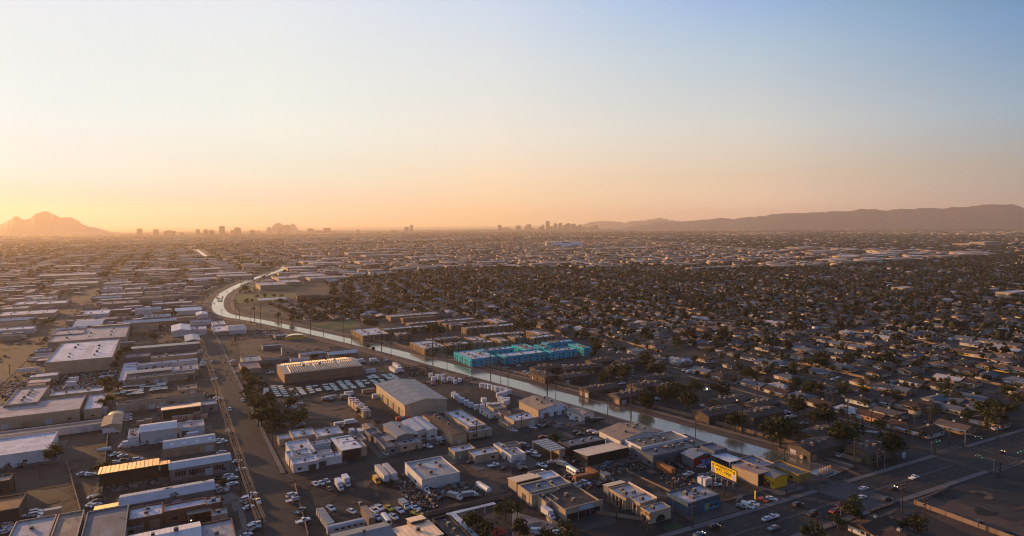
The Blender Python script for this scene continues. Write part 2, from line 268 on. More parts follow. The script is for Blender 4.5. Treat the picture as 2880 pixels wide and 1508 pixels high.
('flat','warehouse',-16.9,3131.2,57.5,3201.2,8,'tan','W2',0,'',{}),('flat','warehouse',-105.1,2301.9,39.9,2340.3,9,'tan','W2',8,'',{}),
('flat','warehouse',52.9,2741.6,128.1,2811.6,8,'tan','W2',0,'',{}),('flat','warehouse',-201.3,1600.2,-120.4,1638.7,8,'tan','W2',3,'',{}),
('flat','warehouse',-251.9,1739,-142.1,1809,9,'tan','W2',0,'',{}),('flat','warehouse',-180.8,1490.4,-119.8,1557.2,7,'tan','W2',2,'',{}),
('flat','warehouse',-220.9,1239.2,-195.9,1266.9,5,'tan','W2',0,'',{}),('flat','warehouse',150.6,1234.2,197.9,1304.2,9,'tan','W2',3,'',{}),
('flat','warehouse',205.8,1390,245,1458.3,8,'tan','W2',3,'',{}),('flat','warehouse',200.1,1303.1,235.5,1367.9,7,'tan','W2',2,'',{}),
('flat','warehouse',245.6,1426.8,313.1,1496.8,8,'tan','W2',5,'',{}),('flat','warehouse',262.8,1359.9,345.4,1407.7,8,'tan','W2',6,'',{}),
('flat','warehouse',231.5,1561.2,274.4,1590.9,8,'tan','W2',3,'',{}),('flat','warehouse',276.9,1714.2,351,1784.2,10,'tan','W2',3,'',{}),
('flat','warehouse',375.5,1896.2,464.8,1966.2,9,'tan','W2',2,'',{}),('flat','warehouse',366,1991.9,424.4,2061.9,9,'tan','W2',0,'',{}),
('flat','warehouse',626.6,2239.7,776.6,2309.7,12,'tan','W2',9,'',{}),('flat','warehouse',628.3,2490.8,760.5,2560.8,12,'tan','W2',0,'',{}),
('flat','warehouse',513.4,1901.5,558.9,1971.5,9,'tan','W2',3,'',{}),('flat','warehouse',864.7,2913.2,1014.7,2983.2,10,'tan','W2',0,'',{}),
('flat','warehouse',535.7,1623.6,685.7,1656.3,7,'tan','W2',6,'',{}),('flat','warehouse',473,2179.5,555.7,2244.9,8,'tan','W2',0,'',{}),
('flat','warehouse',578.8,3191.6,658.5,3261.6,9,'tan','W2',0,'',{}),('flat','warehouse',454.5,2435.6,532.1,2505.6,8,'tan','W2',0,'',{}),
('flat','warehouse',753.9,2116.8,895.3,2186.8,8,'tan','W2',2,'',{}),('flat','warehouse',920.8,1564.4,1034.9,1595.5,7,'tan','W2',3,'',{}),
('flat','warehouse',981.5,1394.9,1046,1434.6,6,'tan','W2',1,'',{}),('flat','warehouse',1028.1,1388.1,1092.3,1410.1,6,'tan','W2',0,'',{}),
('flat','warehouse',1142.5,1174.3,1288.5,1196.3,8,'tan','W2',4,'',{}),('flat','warehouse',1243.2,1316.3,1309.6,1338.3,7,'tan','W2',0,'',{}),
('flat','warehouse',1728,2374.4,1878,2444.4,9,'tan','W2',0,'',{}),('flat','warehouse',1866.2,2334.7,2016.2,2404.7,9,'tan','W2',0,'',{}),
('flat','warehouse',1723.3,2032.5,1783.2,2054.5,10,'tan','W2',0,'',{}),('flat','warehouse',1124.9,486.2,1188,508.2,9,'tan','W2',0,'',{}),
('flat','warehouse',1383.1,1116.8,1455.8,1138.8,8,'tan','W2',0,'',{}),('flat','warehouse',1485.4,1108,1550.8,1130,8,'tan','W2',0,'',{}),
('flat','warehouse',3529.6,1649.3,3679.6,1719.3,22,'tan','W2',0,'',{}),('flat','warehouse',3494.1,1697.8,3644.1,1767.8,14,'tan','W2',0,'',{}),
('flat','warehouse',2501.2,1911.8,2651.2,1981.8,10,'tan','W2',0,'',{}),('flat','warehouse',1089,626.2,1118.9,648.2,7,'tan','W2',0,'',{}),
('flat','office_building',45.7,2303,111.1,2333,14,'white','W2',0,'three storey pale office block with dark window columns beside the railway line',{'win': 1}),
('flat','industrial_building',55.7,344.2,67.9,357.2,4.6,'tan','W',2,'white roof with two coolers at the front of the tan walled shop row',{}),
('flat','industrial_building',66.9,337.8,80.5,351.8,5,'tan','W',2,'slightly higher white roof of the tan walled shop row',{}),
('flat','industrial_building',49.3,348,56.4,356,3.4,'tan','W',0,'low front office of the tan walled shop row',{}),
('flat','industrial_building',51,317.5,62,339.5,4.3,'white','W',1,'left wing of the white roofed courtyard office',{}),
('flat','industrial_building',48.7,315.3,59.5,325.3,4.3,'white','W',2,'middle of the white roofed courtyard office with a black cooler',{}),
('flat','industrial_building',49.1,305.4,60.7,313.4,4.3,'white','W',1,'front left corner wing of the courtyard office with a stained patch',{}),
('flat','industrial_building',60,307.6,72.2,313.6,4,'white','W',1,'long front wing of the courtyard office facing the side street',{}),
('flat','industrial_building',58.4,314.7,69.4,318.7,4,'white','W',1,'inner white wing inside the courtyard office',{}),
('flat','industrial_building',61.1,329.9,71.9,333.9,4,'white','W',1,'rear white wing behind the courtyard',{}),
('shed','industrial_building',72.9,310.6,82.9,335.4,4.6,'grey','W',0,'long white carport roof beside the courtyard office',{}),
('flat','industrial_building',74.7,323,88.7,332.5,4.6,'tan','G2',2,'grey tar roof behind the tan shopfront',{}),
('flat','industrial_building',76.2,311.6,85.6,323.6,4.8,'tan','W2',1,'tan shopfront with barred windows behind a concrete pad',{}),
('gy','storage_shed',93.9,341.7,99.1,350.6,3.6,'tan','T',0,'small tan roofed shed beside a round water tank',{}),
('flat','industrial_building',92.6,328.8,99,340.7,4,'grey','G3',0,'long slate grey roof reaching towards the side street',{}),
('flat','industrial_building',93.7,307.2,101.7,331.8,4,'grey','G3',0,'slate grey front roof of the car workshop',{}),
('canopy','canopy',96.9,315.2,103.1,323.5,4.4,'grey','G3',0,'raised slate grey canopy over the workshop bay',{}),
('gy','industrial_building',102.5,315,111.9,338.3,6,'grey','G3',1,'large slate grey gable with curved white vents',{}),
('shed','industrial_building',102.9,316.6,114.8,328.6,4.6,'tan','M',1,'pale blue lean-to roof in front of the slate gable',{}),
('flat','industrial_building',101.6,308.3,113.8,316.3,3.6,'tan','W2',2,'lowest pale porch roof with rust patches facing the side street',{}),
('gy','industrial_building',114.2,320.6,124.2,341.8,5,'white','M',0,'pale blue metal gable between slate gable and lilac gable',{}),
('gy','industrial_building',120.3,318,126.3,343,5.5,'white','M',0,'lilac and blue metal gable with open dark front',{}),
('gy','industrial_building',129.2,304.6,137.5,349.4,5,'tan','BR',6,'brown roofed workshop with a low tan gabled front',{}),
('flat','industrial_building',141.8,311.8,152.5,345.4,5.5,'tan','W',4,'white edged workshop roof with steps and several vents',{}),
('flat','industrial_building',140.3,308.1,154.1,316.1,4,'tan','W',2,'front office of the white edged workshop with big windows',{}),
('flat','site_office',166.6,334.7,174.6,350.2,3,'white','G2',0,'grey roofed mobile office beside a pale sedan',{}),
('gy','steel_hall',122.5,360.6,149.8,418.9,8.5,'tan2','G3',0,'large tan steel hall with open loading doors and a grey gable roof dotted with skylights',{'big': 1}),
('gx','warehouse',73.8,485.5,130.8,521.9,7.5,'brick','RIB',6,'brown walled plant with glowing translucent roof stripes',{'strips': 30}),
('flat','industrial_building',94.5,256.9,112.4,279.5,5.3,'white','W2',6,'square white stucco workshop with peeling roof and scrap yard in front',{}),
('flat','industrial_building',121.6,283.9,133.1,291.9,4,'tan','W',1,'white flat roof office with an orange lit side',{}),
('flat','industrial_building',128.3,274.7,141.2,282.7,3.8,'tan','W',1,'white roofed wing with a round turbine and posts in front',{}),
('flat','mobile_home',144.2,275.4,147.8,286.6,3.6,'white','W',1,'white mobile home with rounded roof end',{}),
('flat','mobile_home',143.9,266.7,151.9,276.4,3.8,'white','W2',1,'second white mobile home section with a red window end',{}),
('flat','storage_shed',149.4,281.1,157.4,286.2,3,'tan','T2',0,'little square tan shed behind the mobile homes',{}),
('shed','industrial_building',69.4,206.1,83.6,221.1,5,'tan','LIT2',1,'corrugated peach roof glowing beside the white path',{'ribs': 1}),
('shed','industrial_building',76.4,220.5,82.5,225.5,5.2,'tan','LIT2',0,'small upper bay of the corrugated peach roof',{'ribs': 1}),
('gx','industrial_building',48.8,215.5,68.7,227.5,4.5,'grey','G3',1,'slate blue gable roof along the lowest edge beside the silver trailer',{}),
('flat','industrial_building',85.4,191.5,91.9,221.5,4.5,'dark','D',4,'dark tar roofed hall with four coolers beside the white path',{}),
('flat','storage_shed',-18.8,271.5,-10.8,279.5,3,'grey','G2',0,'low grey lean-to in the wire yard',{}),
('flat','shop_building',128,222.1,148.8,230.8,5.3,'tan','G4',2,'blue grey roof over a long tan wall lit by the sun',{}),
('flat','shop_building',128.1,220.1,141.4,232.1,5,'tan','G4',0,'stepped front part of the blue grey roof',{}),
('flat','shop_building',141.7,232.3,150,239.7,4.6,'white','W',0,'bright blue white square roof behind the blue grey shop',{}),
('shed','awning',129.2,235.1,141.2,243.1,4.4,'tan','LIT2',0,'narrow cream awning roof at the far side of the blue grey shop',{}),
('flat','storage_shed',141.5,239.3,149.5,246.9,3,'tan','T',0,'tan storage box behind the bright white square roof',{}),
('flat','shop_building',130.3,212.6,136.4,224.6,4.6,'tan','BR2',1,'rust brown low roof beside a white box truck',{}),
('flat','shop_building',133,202.6,150.2,226.6,4.6,'tan','BR',3,'dark brown shop with a tan front parapet and pale blue sign board',{'sign': 1}),
('shed','canopy',161.3,212.9,170.9,216.7,4.2,'grey','LIT2',0,'tilted cream canopy at the back of the arched repair garage',{}),
('flat','repair_garage',159.8,199.2,170.2,210.6,5,'tan','W2',3,'peeling white roof of the long repair garage with roller doors',{'doors': 3}),
('flat','repair_garage',161.6,192.7,170.2,199.3,5,'tan','W',1,'whiter middle section of the repair garage with a blue door',{'doors': 1}),
('flat','repair_garage',160,184.9,170.8,190.4,4.6,'tan','W2',1,'arched street front of the repair garage carrying painted lettering',{'arch': 1}),
('flat','corner_shop',177.9,183.2,195.7,195.5,5,'blue','W2',4,'blue painted corner shop with junk heaped on its pale roof',{'blue': 1}),
('gy','industrial_building',199.1,252.9,226.2,270.7,6.2,'white','T',6,'tan roofed block with a white stepped wall by the canal',{}),
('flat','industrial_building',201.1,239.2,232,251.9,6.5,'white','T',6,'broad tan roof strewn with coolers beside the canal',{}),
('flat','industrial_building',200,229.7,236.6,245.7,5.5,'blueg','T2',9,'lower tan roof with many coolers above a slate blue wall',{}),
('flat','industrial_building',199.6,228.7,229.3,240.7,5.4,'blueg','T2',3,'front strip of the tan cooler roof over the slate wall',{}),
('gy','shop_building',216,219.1,229.3,227.2,4.8,'blueg','G4',1,'small garage with red trim and two blue doors',{'red': 1}),
('flat','industrial_building',227.3,217,235.6,226.3,7,'blueg','G4',0,'tall slate blue block beside the canal',{}),
('shed','canopy',173.6,245.5,198.5,257.5,4.5,'dark','LIT2',0,'long cream awning over a dark scrap yard',{}),
('flat','industrial_building',173.7,261.1,195.9,271.1,4.8,'dark','G2',3,'grey tar roof with dark walls behind the striped carport',{}),
('canopy','open_shed',162.1,259.9,170.8,277.8,4.6,'tan','STR',0,'open steel shed with striped white and grey roof',{'bands': 6}),
('gy','industrial_building',192.4,322.3,213.4,346.1,5,'tan','T',4,'tan roofed hall with a stepped white art deco front',{'deco': 1}),
('gy','site_office',210.1,304.3,220,318.3,4,'white','T2',0,'small white gabled office beside the hall with the stepped front',{}),
('flat','shop_building',170.2,312,186,324,4.6,'tan','W',2,'square white patched roof over tan walls beside a tall pole',{}),
('flat','storage_shed',171.9,340.7,180.8,349.7,4,'tan','T2',0,'small tan shed beside the ring of white tanks',{}),
('flat','storage_shed',171.6,330.8,178.4,334.7,3.6,'tan','T2',0,'low grey lean-to behind the square white patched roof',{}),
('flat','carport',166.1,311.4,174.1,323.3,3,'tan','T2',0,'flat tan carport by the square white patched roof',{}),
('canopy','canopy',226.3,206.6,234.1,218.6,5,'grey','W',0,'pale blue end canopy behind the billboard',{}),
('shed','restaurant',225.1,189.5,235.1,204.6,5,'tan','PNK',2,'faded pink sheet roof behind the billboard',{}),
('flat','restaurant',233.1,195.3,243.1,207.9,5.2,'tan','G4',1,'blue roof at the canal side of the faded pink roof',{}),
('gy','yellow_shop',229,184.1,237.4,191.2,5,'yellow','G2',0,'yellow shop with painted black lettering by the canal',{'yel': 1}),
('flat','yellow_shop',243.2,182.8,251.2,199.1,4,'yellow_shade','T2',0,'ribbed rear part of the yellow shop along the canal bank',{'ribs': 1}),
('flat','industrial_building',53.6,563.5,68.4,587,4,'tan','W2',1,'pale patchy roof beside the street and the scrub lot',{}),
('flat','industrial_building',50.4,536,64.1,566.5,3.6,'tan','PNK',0,'broken pinkish roof in front of the pale patchy roof',{}),
('flat','industrial_building',68.2,561.3,89.9,568.6,4,'grey','G2',0,'grey roof in shade behind the lit plant',{}),
('flat','storage_shed',77.2,628.6,93.2,639.1,4,'grey','M',0,'blue white shed in the bare yard by the canal',{}),
('flat','storage_shed',89.3,597.8,99.4,603.6,6,'tan','M',0,'tall concrete batching shed in the bare yard',{}),
('gx','industrial_building',99.2,564.3,120.2,573.5,5,'tan','W2',0,'long pale roof at the rear of the bare yard',{}),
('gx','industrial_building',120.9,551.7,145.4,565.6,5,'brick','M',0,'pale blue gable roof on brown walls beside the canal',{}),
('barrel','storage_shed',104.7,677.6,124.4,685.6,3.5,'yellow','SHINE',0,'low curved roof flashing gold in the sun by the canal',{}),
('flat','storage_shed',96.3,683.4,109.5,698,4,'grey','M',0,'small blue roof beside the golden curved roof',{}),
('flat','storage_shed',89.2,551.6,104.1,557.8,4,'white','W2',0,'long pale wall of trailers behind the lit plant',{}),
('flat','school_building',174.8,1007.5,211.4,1016.8,10,'brick','W2',14,'tan school block with rows of rooftop machines',{}),
('flat','school_building',206.8,995.2,244.6,1002,9,'brick','W2',10,'second school block full of rooftop machines',{}),
('flat','school_building',141.3,1013.2,169.9,1025.2,5,'tan','W2',4,'low school annex beside the playing field',{}),
('canopy','shade_canopy',122.8,1026.4,164,1056.4,4,'tan','M',0,'long blue white shade roof beside the playing field',{}),
('flat','school_building',236.7,742.1,299.4,762.8,6,'brick','W2',8,'tan walled elementary school roof behind the apartments',{}),
('flat','school_building',244.9,721.5,285,733.5,6,'brick','T',5,'front block of the tan walled school',{}),
('flat','school_building',275.1,676.5,296.1,688.5,6,'brick','W2',2,'pale roofed block behind the tan apartments',{}),
('apt','apartment_block',215.8,467.5,238.9,503.4,7,'teal','W',9,'long teal apartment block nearest the canal with a blank end wall',{}),
('apt','apartment_block',243.8,462.5,283.2,477.1,7,'teal','W',9,'teal apartment block with a row of paired windows facing the parking court',{}),
('apt','apartment_block',287.7,460.7,313.9,473.2,7,'teal','W',9,'teal apartment block with stacked balconies and three tall window panels',{}),
('apt','apartment_block',321.3,459.7,329.4,485.2,7,'teal','W',9,'teal apartment block beside the tall dark tree',{}),
('apt','apartment_block',234.7,492,268.3,503.9,7,'teal','W',9,'rear teal block with cream gable end and two wide openings',{}),
('apt','apartment_block',274,478.8,287,506.7,7,'teal','W',9,'stepped teal block with many coolers in the middle row',{}),
('apt','apartment_block',291.9,479.5,300.9,497.1,7,'teal','W',9,'small teal block in the middle of the complex',{}),
('apt','apartment_block',304.2,494.8,333.5,504.3,7,'teal','W',9,'farthest teal block with brown stair openings',{}),
('apt','apartment_block',231.8,563,248.5,571.8,6.4,'tanap','W',5,'tan apartment block at the canal end of the far row',{}),
('apt','apartment_block',255.4,545.4,267.4,570,6.4,'tanap','W',5,'tan apartment block behind a leafy tree',{}),
('apt','apartment_block',276,564.2,304.3,577.2,6.4,'tanap','W',5,'long tan apartment block in the far row',{}),
('apt','apartment_block',302.2,559.8,318.9,572.8,6.4,'tanap','W',5,'tan block with peach lit roof edge',{}),
('apt','apartment_block',275.4,529.3,284.6,553.5,6.4,'tanap','W',5,'tan block with plain end wall next to the teal roofs',{}),
('apt','apartment_block',226.2,535.2,240.1,548.2,6.4,'tanap','W',5,'tan block behind the first teal block',{}),
('apt','apartment_block',248.9,531.2,268.2,544.2,6.4,'tanap','W',5,'tan block with a row of coolers behind the teal court',{}),
('apt','apartment_block',294.4,537.6,305.1,552.2,6.4,'tanap','W',5,'tan block above the small teal block',{}),
('apt','apartment_block',310.8,529.2,336.3,542.2,6.4,'tanap','W',5,'tan block nearest the houses',{}),
('apt','apartment_block',326.9,544.6,339.9,572.2,6.4,'tanap','W',5,'tan block with stepped roof in the outer row',{}),
('apt','apartment_block',204.6,533.1,221.6,555,6.4,'tanap','W',5,'tan block beside the canal with narrow paired windows',{}),
('apt','apartment_block',170.6,626.1,197.8,672.8,6.4,'tanap','W',5,'tan apartment row with brown recesses by the playing field',{}),
('apt','apartment_block',202.8,614.4,217.8,627.4,6.4,'tanap','W',5,'tan block with arched recesses by the second court',{}),
('apt','apartment_block',200.2,650.9,250.1,663.9,6.4,'tanap','W',5,'long white roofed tan block in the second court',{}),
('apt','apartment_block',236.8,676.1,270.6,689.1,6.4,'tanap','W',5,'tan block behind the long white roofed one',{}),
('apt','apartment_block',199.9,530.6,220.8,570.1,6.4,'tanap','W',5,'tan apartment block with tall white window bays',{}),
('apt','apartment_block',219.7,567.2,250,580.2,6.4,'tanap','W',5,'tan block across from the tall window bays',{}),
('apt','apartment_block',225,535.2,259.8,548.2,6.4,'tanap','W',5,'tan block beside a leafy tree above the teal roofs',{}),
('apt','apartment_block',270.8,651.6,316.6,664.6,6.4,'tanap','W',5,'tan block in the outer far court',{}),
('apt','apartment_block',277.9,614.1,298.3,627.1,6.4,'tanap','W',5,'tan block on the street of the outer court',{}),
('apt','apartment_block',272.5,641.9,287.3,657.7,6.4,'tanap','W',5,'tan block at the corner of the outer court',{}),
('apt','apartment_block',296.2,647.3,319,660.3,6.4,'tanap','W',5,'tan block with lit wall in the outer court',{}),
('apt','apartment_block',281.6,614.8,311.4,627.8,6.4,'tanap','W',5,'tan street front block of the outer court',{}),
('apt','apartment_block',309.7,611.6,337.4,624.6,6.4,'tanap','W',5,'tan street end block of the outer court',{}),
('apt','apartment_block',325.8,634.2,338.6,670.4,6.4,'tanap','W',5,'farthest tan block of the outer court',{}),
('apt','apartment_block',274.7,675.4,317.4,688.4,6.4,'tanap','W',5,'brick edged tan block at the back of the outer court',{}),
]
HOUSES = [
(480.4,565.9,'T',0),(480,506,'T',0),(444.4,503.6,'B',0),(512,507.6,'BR',0),(523.8,500.7,'T',0),(556.6,511.9,'G',0),(403.1,465.5,'G',0),
(373.4,438.2,'B',0),(363.9,409.4,'T2',0),(372.3,393.3,'W',0),(439.5,428.9,'BR',0),(477.6,428.5,'G',0),(515.3,458.4,'BR',1),(518.1,442.2,'B',0),
(520.3,426.9,'BR',1),(543.2,431.1,'T',1),(552.5,463.5,'Y',1),(611,498.1,'W',0),(596.7,453.7,'T',0),(593.2,439.6,'T',1),(593.7,421.5,'T',1),
(594.7,404.6,'T',1),(621.9,414.9,'W',0),(621.9,396,'B',0),(623.7,377,'W',1),(591.5,365.5,'T',1),(480.8,398.9,'G',0),(476.2,378.6,'BR',1),
(518.9,391.9,'G',0),(518.5,374,'G',0),(555.7,376.7,'B',0),(556,358.2,'B',0),(519.8,356.2,'B',0),(438.9,394.7,'T',0),(437.2,377.2,'D',0),
(475.7,360.1,'T',0),(398.3,392,'BR',0),(400.3,363,'T',0),(430.5,356.3,'B',0),(439.1,350,'B',0),(363.1,359.4,'B',0),(363,341.1,'BR',0),
(402.9,314.3,'B',0),(439,311.6,'B',0),(434.9,275.5,'Y',1),(436.2,261.8,'T',0),(472.1,288.5,'BR',1),(364,310.8,'B',0),(373.8,297.5,'W',0),
(362.8,289.5,'BR',0),(398.9,280.4,'T',0),(365.1,274,'B',0),(360.7,254.7,'BR',0),(362.4,239,'W',0),(363,224.8,'OR',1),(389.6,248.2,'D',0),
(401.6,241.4,'D',0),(399.5,257.5,'BR',0),(359.6,205.7,'OR',1),(362.2,193.3,'BR',0),(383.5,190,'T',0),(411,185.8,'BR',0),(433.3,226.1,'B',0),
(439.1,220.7,'B',0),(457.8,216,'B',0),(419.5,211.2,'B',0),(405.7,225.9,'BR',0),(414.9,220.7,'BR',0),(229.5,140.2,'BR',0),(229,129.9,'BR',0),
(572.5,261.7,'Y',1),(571.4,252.4,'Y',1),(545.6,280.6,'T',0),(547.5,304.5,'T2',0),(540.2,260.7,'BR',0),(500.1,242.6,'BR',1),(498.6,251.8,'W',0),
(532.7,243.7,'B',0),(536.2,224.7,'B',0),(583.3,299.1,'D',1),(613.9,299.4,'Y',1),(586,309.5,'BR',1),(593.5,330.4,'T',1),(629.3,323,'T2',0),
(663.4,317.1,'B',0),(666.6,299,'W',0),(656.8,282.9,'W',0),(614,285.2,'T',0),(665,356.2,'T',0),(665.8,372,'B',0),(747,335.6,'B',0),(818.7,358.2,'T',1),
(804.9,416,'T',1),(829.4,379.5,'T',0),(588.1,337.9,'T',1),(603.1,263.3,'T2',0),(437.5,252.5,'B',0),(574.4,241,'T',0),(366.3,547.3,'BR',1),
(536.5,610.8,'W',0),(525.1,596,'Y',1),(481.8,571.8,'W',0),(402.6,553.2,'T2',0),(451.9,739.5,'B',0),(411.3,726,'B',0),(436.3,693.2,'G',0),
(369,444.8,'B',0),(364.3,410.3,'B',0),(372.1,395.9,'W',0),(416,635,'B',0),(375.4,581.4,'T',0),(405.2,513.4,'T',0),(401.7,461.4,'T',0),
(369.9,492.7,'BR',0),(448.6,555.4,'T',0),(372.1,618.1,'T2',0),
]
BROWN_BLOCKS = [
(310.1,420.1,23,11),(328.4,407,21,11),(306.7,392.3,23,11),(289.1,406.8,21,11),(275.9,410,19,11),(257.8,420.4,23,11),(244.2,401.2,11,21),
(261.2,387.5,23,11),(256.7,348.8,26,12),(264.9,326.4,26,12),(310.8,353.3,23,11),(290,339.8,25,12),(301.2,328.4,21,11),(286.3,270.2,30,13),
(311.3,284.4,26,12),(304.7,256,26,13),(320.5,269.3,23,11),(284.7,203.8,28,13),(303.1,215.9,23,12),(303,188,21,13),
]
TREES = [
(275.5,218.8,9),(329.3,249.9,7),(319.6,230.6,7),(328.6,228.9,6),(304.7,202.3,9),(309.4,183.9,8),(312.5,181.5,7),(232.1,149.7,6),(229.8,146.8,5),
(200,143.5,6),(412,188.1,9),(429.6,186.7,8),(406.1,180.5,8),(396.7,208.4,5),(404.2,194.2,5),(462,193.6,7),(438.7,221.1,4),(353.7,237.3,3),
(353.4,190.6,3),(239.8,130.1,5),(176.5,278.8,4.5),(262.2,308.2,6),(283.2,292.5,7),(275.5,248.6,7),(112,201.5,4.5),(112.6,198.6,3),(122.3,186.8,6),
(119.3,216.3,4),(117.5,191.4,4),(49.2,411.7,7),(44,389.1,7),(66.1,418.6,4),(62.8,398.8,4),(52.3,389.3,7),(47.9,387.9,6),(66.9,379.6,6),(97.6,212.2,6),
(112.8,214.2,6),(97.8,202.4,6),(104,354.5,3),(73.8,444.5,4),(-40.3,472.6,5),(-51.5,379,6),(-52.8,378.6,4),(-13.9,297.6,4),(-27.6,355.7,3),
(-31.4,348.9,4),(45.6,440.3,6),(45.5,422.9,6),(-24.6,278.1,2.5),(8.5,322.8,2),(18.8,303.2,3),(-12.9,731.3,6.5),(-32.5,669.2,6),(-39.5,632.9,5),
(-37.7,658,5),(-39.4,604.2,5),(-36.9,529.6,7),(-33.7,518,6),(-40.9,532.5,6),(-35.4,485.1,5),(-38.3,469.9,5),(-38.9,511.8,5),(125.1,1228.2,8),
(106.6,1031.2,5),(103.6,934.1,4),(114.6,1043.3,4),(-121.7,923.4,6),(-128.7,929.6,5),(-68.6,1024.2,4),(-139,938.6,6),(49.5,527.1,5),(-24.2,1057.2,5),
(-91.3,490.3,4),(121.8,1208,9),(106.2,1022.6,6),(128,1094.3,5),(139.5,1096.4,5),(152.8,1088.3,5),(163.2,1082,5),(196.6,700.4,9),(201.2,695.5,8),
(238.3,623.4,8),(247.1,627.8,9),(249.3,615.5,7),(226.4,635.3,6),(163.4,583.7,3.5),(165.4,573.4,3),(110.6,564,4),(69.1,537.5,4),(50.3,494.2,7),
(51.9,483,6),(44.6,460.1,6),(46.3,428.2,7),(48.2,418.7,7),(45.7,388.6,8),(49.5,387.4,7),(66.4,414.9,6),(63.2,375,7),(53.2,377.2,6),(215.6,621.2,5),
(94.9,527.4,3),(156.1,784,6),(129.6,792.5,7),(121.7,836.1,6),(156.4,830.4,7),(143.7,861.3,7),(167.7,798,6),(186.5,823.9,7),(56.6,434.8,6),
(99.8,382.7,3),(49.7,522.9,5),(335.9,602.4,10),(333,578.9,10),(351.7,599.9,9),(243.4,621.9,9),(246.1,611.1,8),(246.9,542.5,5.5),(239,523,5.5),
(351.2,485.8,7),(333.7,459.9,7),(344.3,471.3,7),(320,445.6,5),(267.4,418.8,5),(271.1,365.9,7),(274.7,389.2,6),(294.3,381.5,7),(292.3,370.1,8),
(304.8,379.6,7),(341.1,403.2,7),(332.6,394.3,6),(327.1,375.5,6),(329.3,369.6,7),(260.3,305.4,8),(292.6,316.9,8),(287,317.8,7),(417.6,495.5,8),
(410,478.7,8),(355.7,567.3,6),(410.8,438.7,7),(425.2,455.6,7),(244.3,527.6,3),(438.3,549.8,5),(438.1,587.7,6),(222.7,540.6,4),(350.8,408.8,7),
(324.2,374.2,6),(330,371.2,5),(371.8,326.2,7),(355.1,321.8,5),(284,310.3,8),(298.8,314.3,8),(280.9,291.7,8),(310.1,314.3,8),(322.3,301.7,7),
(323.4,308.3,6),(277.9,248.3,8),(277,219.8,11),(290.5,226,8),(327.7,247.9,9),(320.1,232.4,7),(325.8,229.2,7),(303.6,202.1,10),(315.8,205.5,8),
(313,184.3,8),(479.4,344.6,6),(480,339.2,6),(427.1,327.7,6),(393.4,262,6),(261.5,306.5,7),(380.3,278.3,7),(385,293.4,6),(465.3,440.7,7),
(466.6,459.6,6),(488.6,497.9,5),(441.3,272.5,5),(386.4,276.4,5),(376.2,324.2,6),(376,278.3,6),(409.2,274.1,4),(409.1,325.8,5),(394.6,334.2,5),
(399.2,327.4,5),(473,434.6,5),(579.3,462.6,6),(576.6,394.4,5),(650.9,427.1,5),(523.9,405,5),(447.1,373.5,5),(358.1,239.4,3),(499.8,332.8,5),
(517.1,312.8,6),
]
PALMS = [
(395.9,421.1,15),(385.3,414.3,11),(383.3,403.8,12),(398.8,417.6,12),(380.8,407.5,8),(381.8,377.6,13),(385.4,377,11),(379.7,379.6,12),(388.5,391.3,10),
(482.2,341,12),(345.7,398.5,13),(-97.5,1145.7,11),(-0.2,291.6,5),(367,195,11),(381.4,270.5,10),(239.2,487.6,9),(378.8,576.2,12),(239.9,131.3,5),
(596.8,430,9),
]
POLES = [
(75.8,866.2,24),(92.8,823.6,21.8),(112.3,770,12.8),(115.5,772.6,24),(132.3,689,24),(153.7,634.1,24),(171.7,568.3,21.5),(172.1,540.8,13.6),
(191.4,490.4,23.7),(192.7,463.2,13.5),(91.2,855,9.3),(146.7,695.8,5.7),(121.7,734.5,9.4),(154.3,608,11.2),(192.4,463.4,11.8),(209.5,419.9,20.2),
(228.4,440.6,12.1),(212.6,398.4,9.9),(224.9,365.1,21.8),(225.7,355.4,9.3),(234,336.1,11.8),(231.3,306,12.3),(241.8,297.1,24),(366.4,413.4,7.3),
(353.2,406.5,11.5),(347.1,378.8,4.6),(230.5,304.9,12.5),(249.2,251.6,8.6),(275.3,243.1,20.4),(200.5,305.1,10.8),(171.1,305.1,10.4),(206.9,259.9,7.2),
(194.1,270.9,5.8),(150.2,192.9,8.6),(153.4,178.4,6.1),(172.4,174.9,10.3),(204.9,196.4,6.9),(204.3,189.1,7.7),(211,296.9,3.7),(153.3,219.5,4.2),
(98,288.5,7.6),(144,306,10.9),(115.3,307.8,8),(69.3,309.4,5.9),(83.2,220.3,3.1),(47.1,357.7,6.5),(253,198.3,9.1),(283.1,182.9,14.3),(288,174.8,10.5),
(253.6,143.6,12.3),(251.9,134.1,10.1),(252.4,133.8,5.5),(332.2,173.2,8.2),(348.6,230.7,11.5),(349.4,216.4,11.2),(336.5,213.8,7.6),(368.3,194.8,12.7),
(355,178.3,9.1),(386.2,170.3,11.7),(225.7,175.3,3.2),(232.6,176.4,4.7),(335.1,146.2,5.1),(212.3,151.2,5),(-2.4,298.1,6.7),(11.6,300.1,6.7),
(-54,355.8,5.8),(-54.9,355.5,4.3),(-61.6,345,8.2),(-73.1,440.9,5.8),(25.3,339.1,8.7),(24.9,292.7,7.6),(-57.5,407,2.3),(427.5,321.3,13.1),
(363.2,272.1,8.4),(354.6,244.3,13.1),(346.3,293.7,10.1),(356.6,287.8,5.7),(371.3,341.6,9.7),(361.6,343.4,7.2),(327.5,347.9,13.3),(335.5,366.1,8.1),
(354.1,407.4,15.1),(414.2,243.1,9.8),(38.9,751.2,9.1),(25.8,986.6,8.8),(79.3,862,19.9),(62.5,904.7,9.6),(-108.9,754.7,9.2),(-110.2,624.5,8.4),
(-138,1023.7,11.1),(-151.4,1043.2,7.1),(95,784.7,24),
]
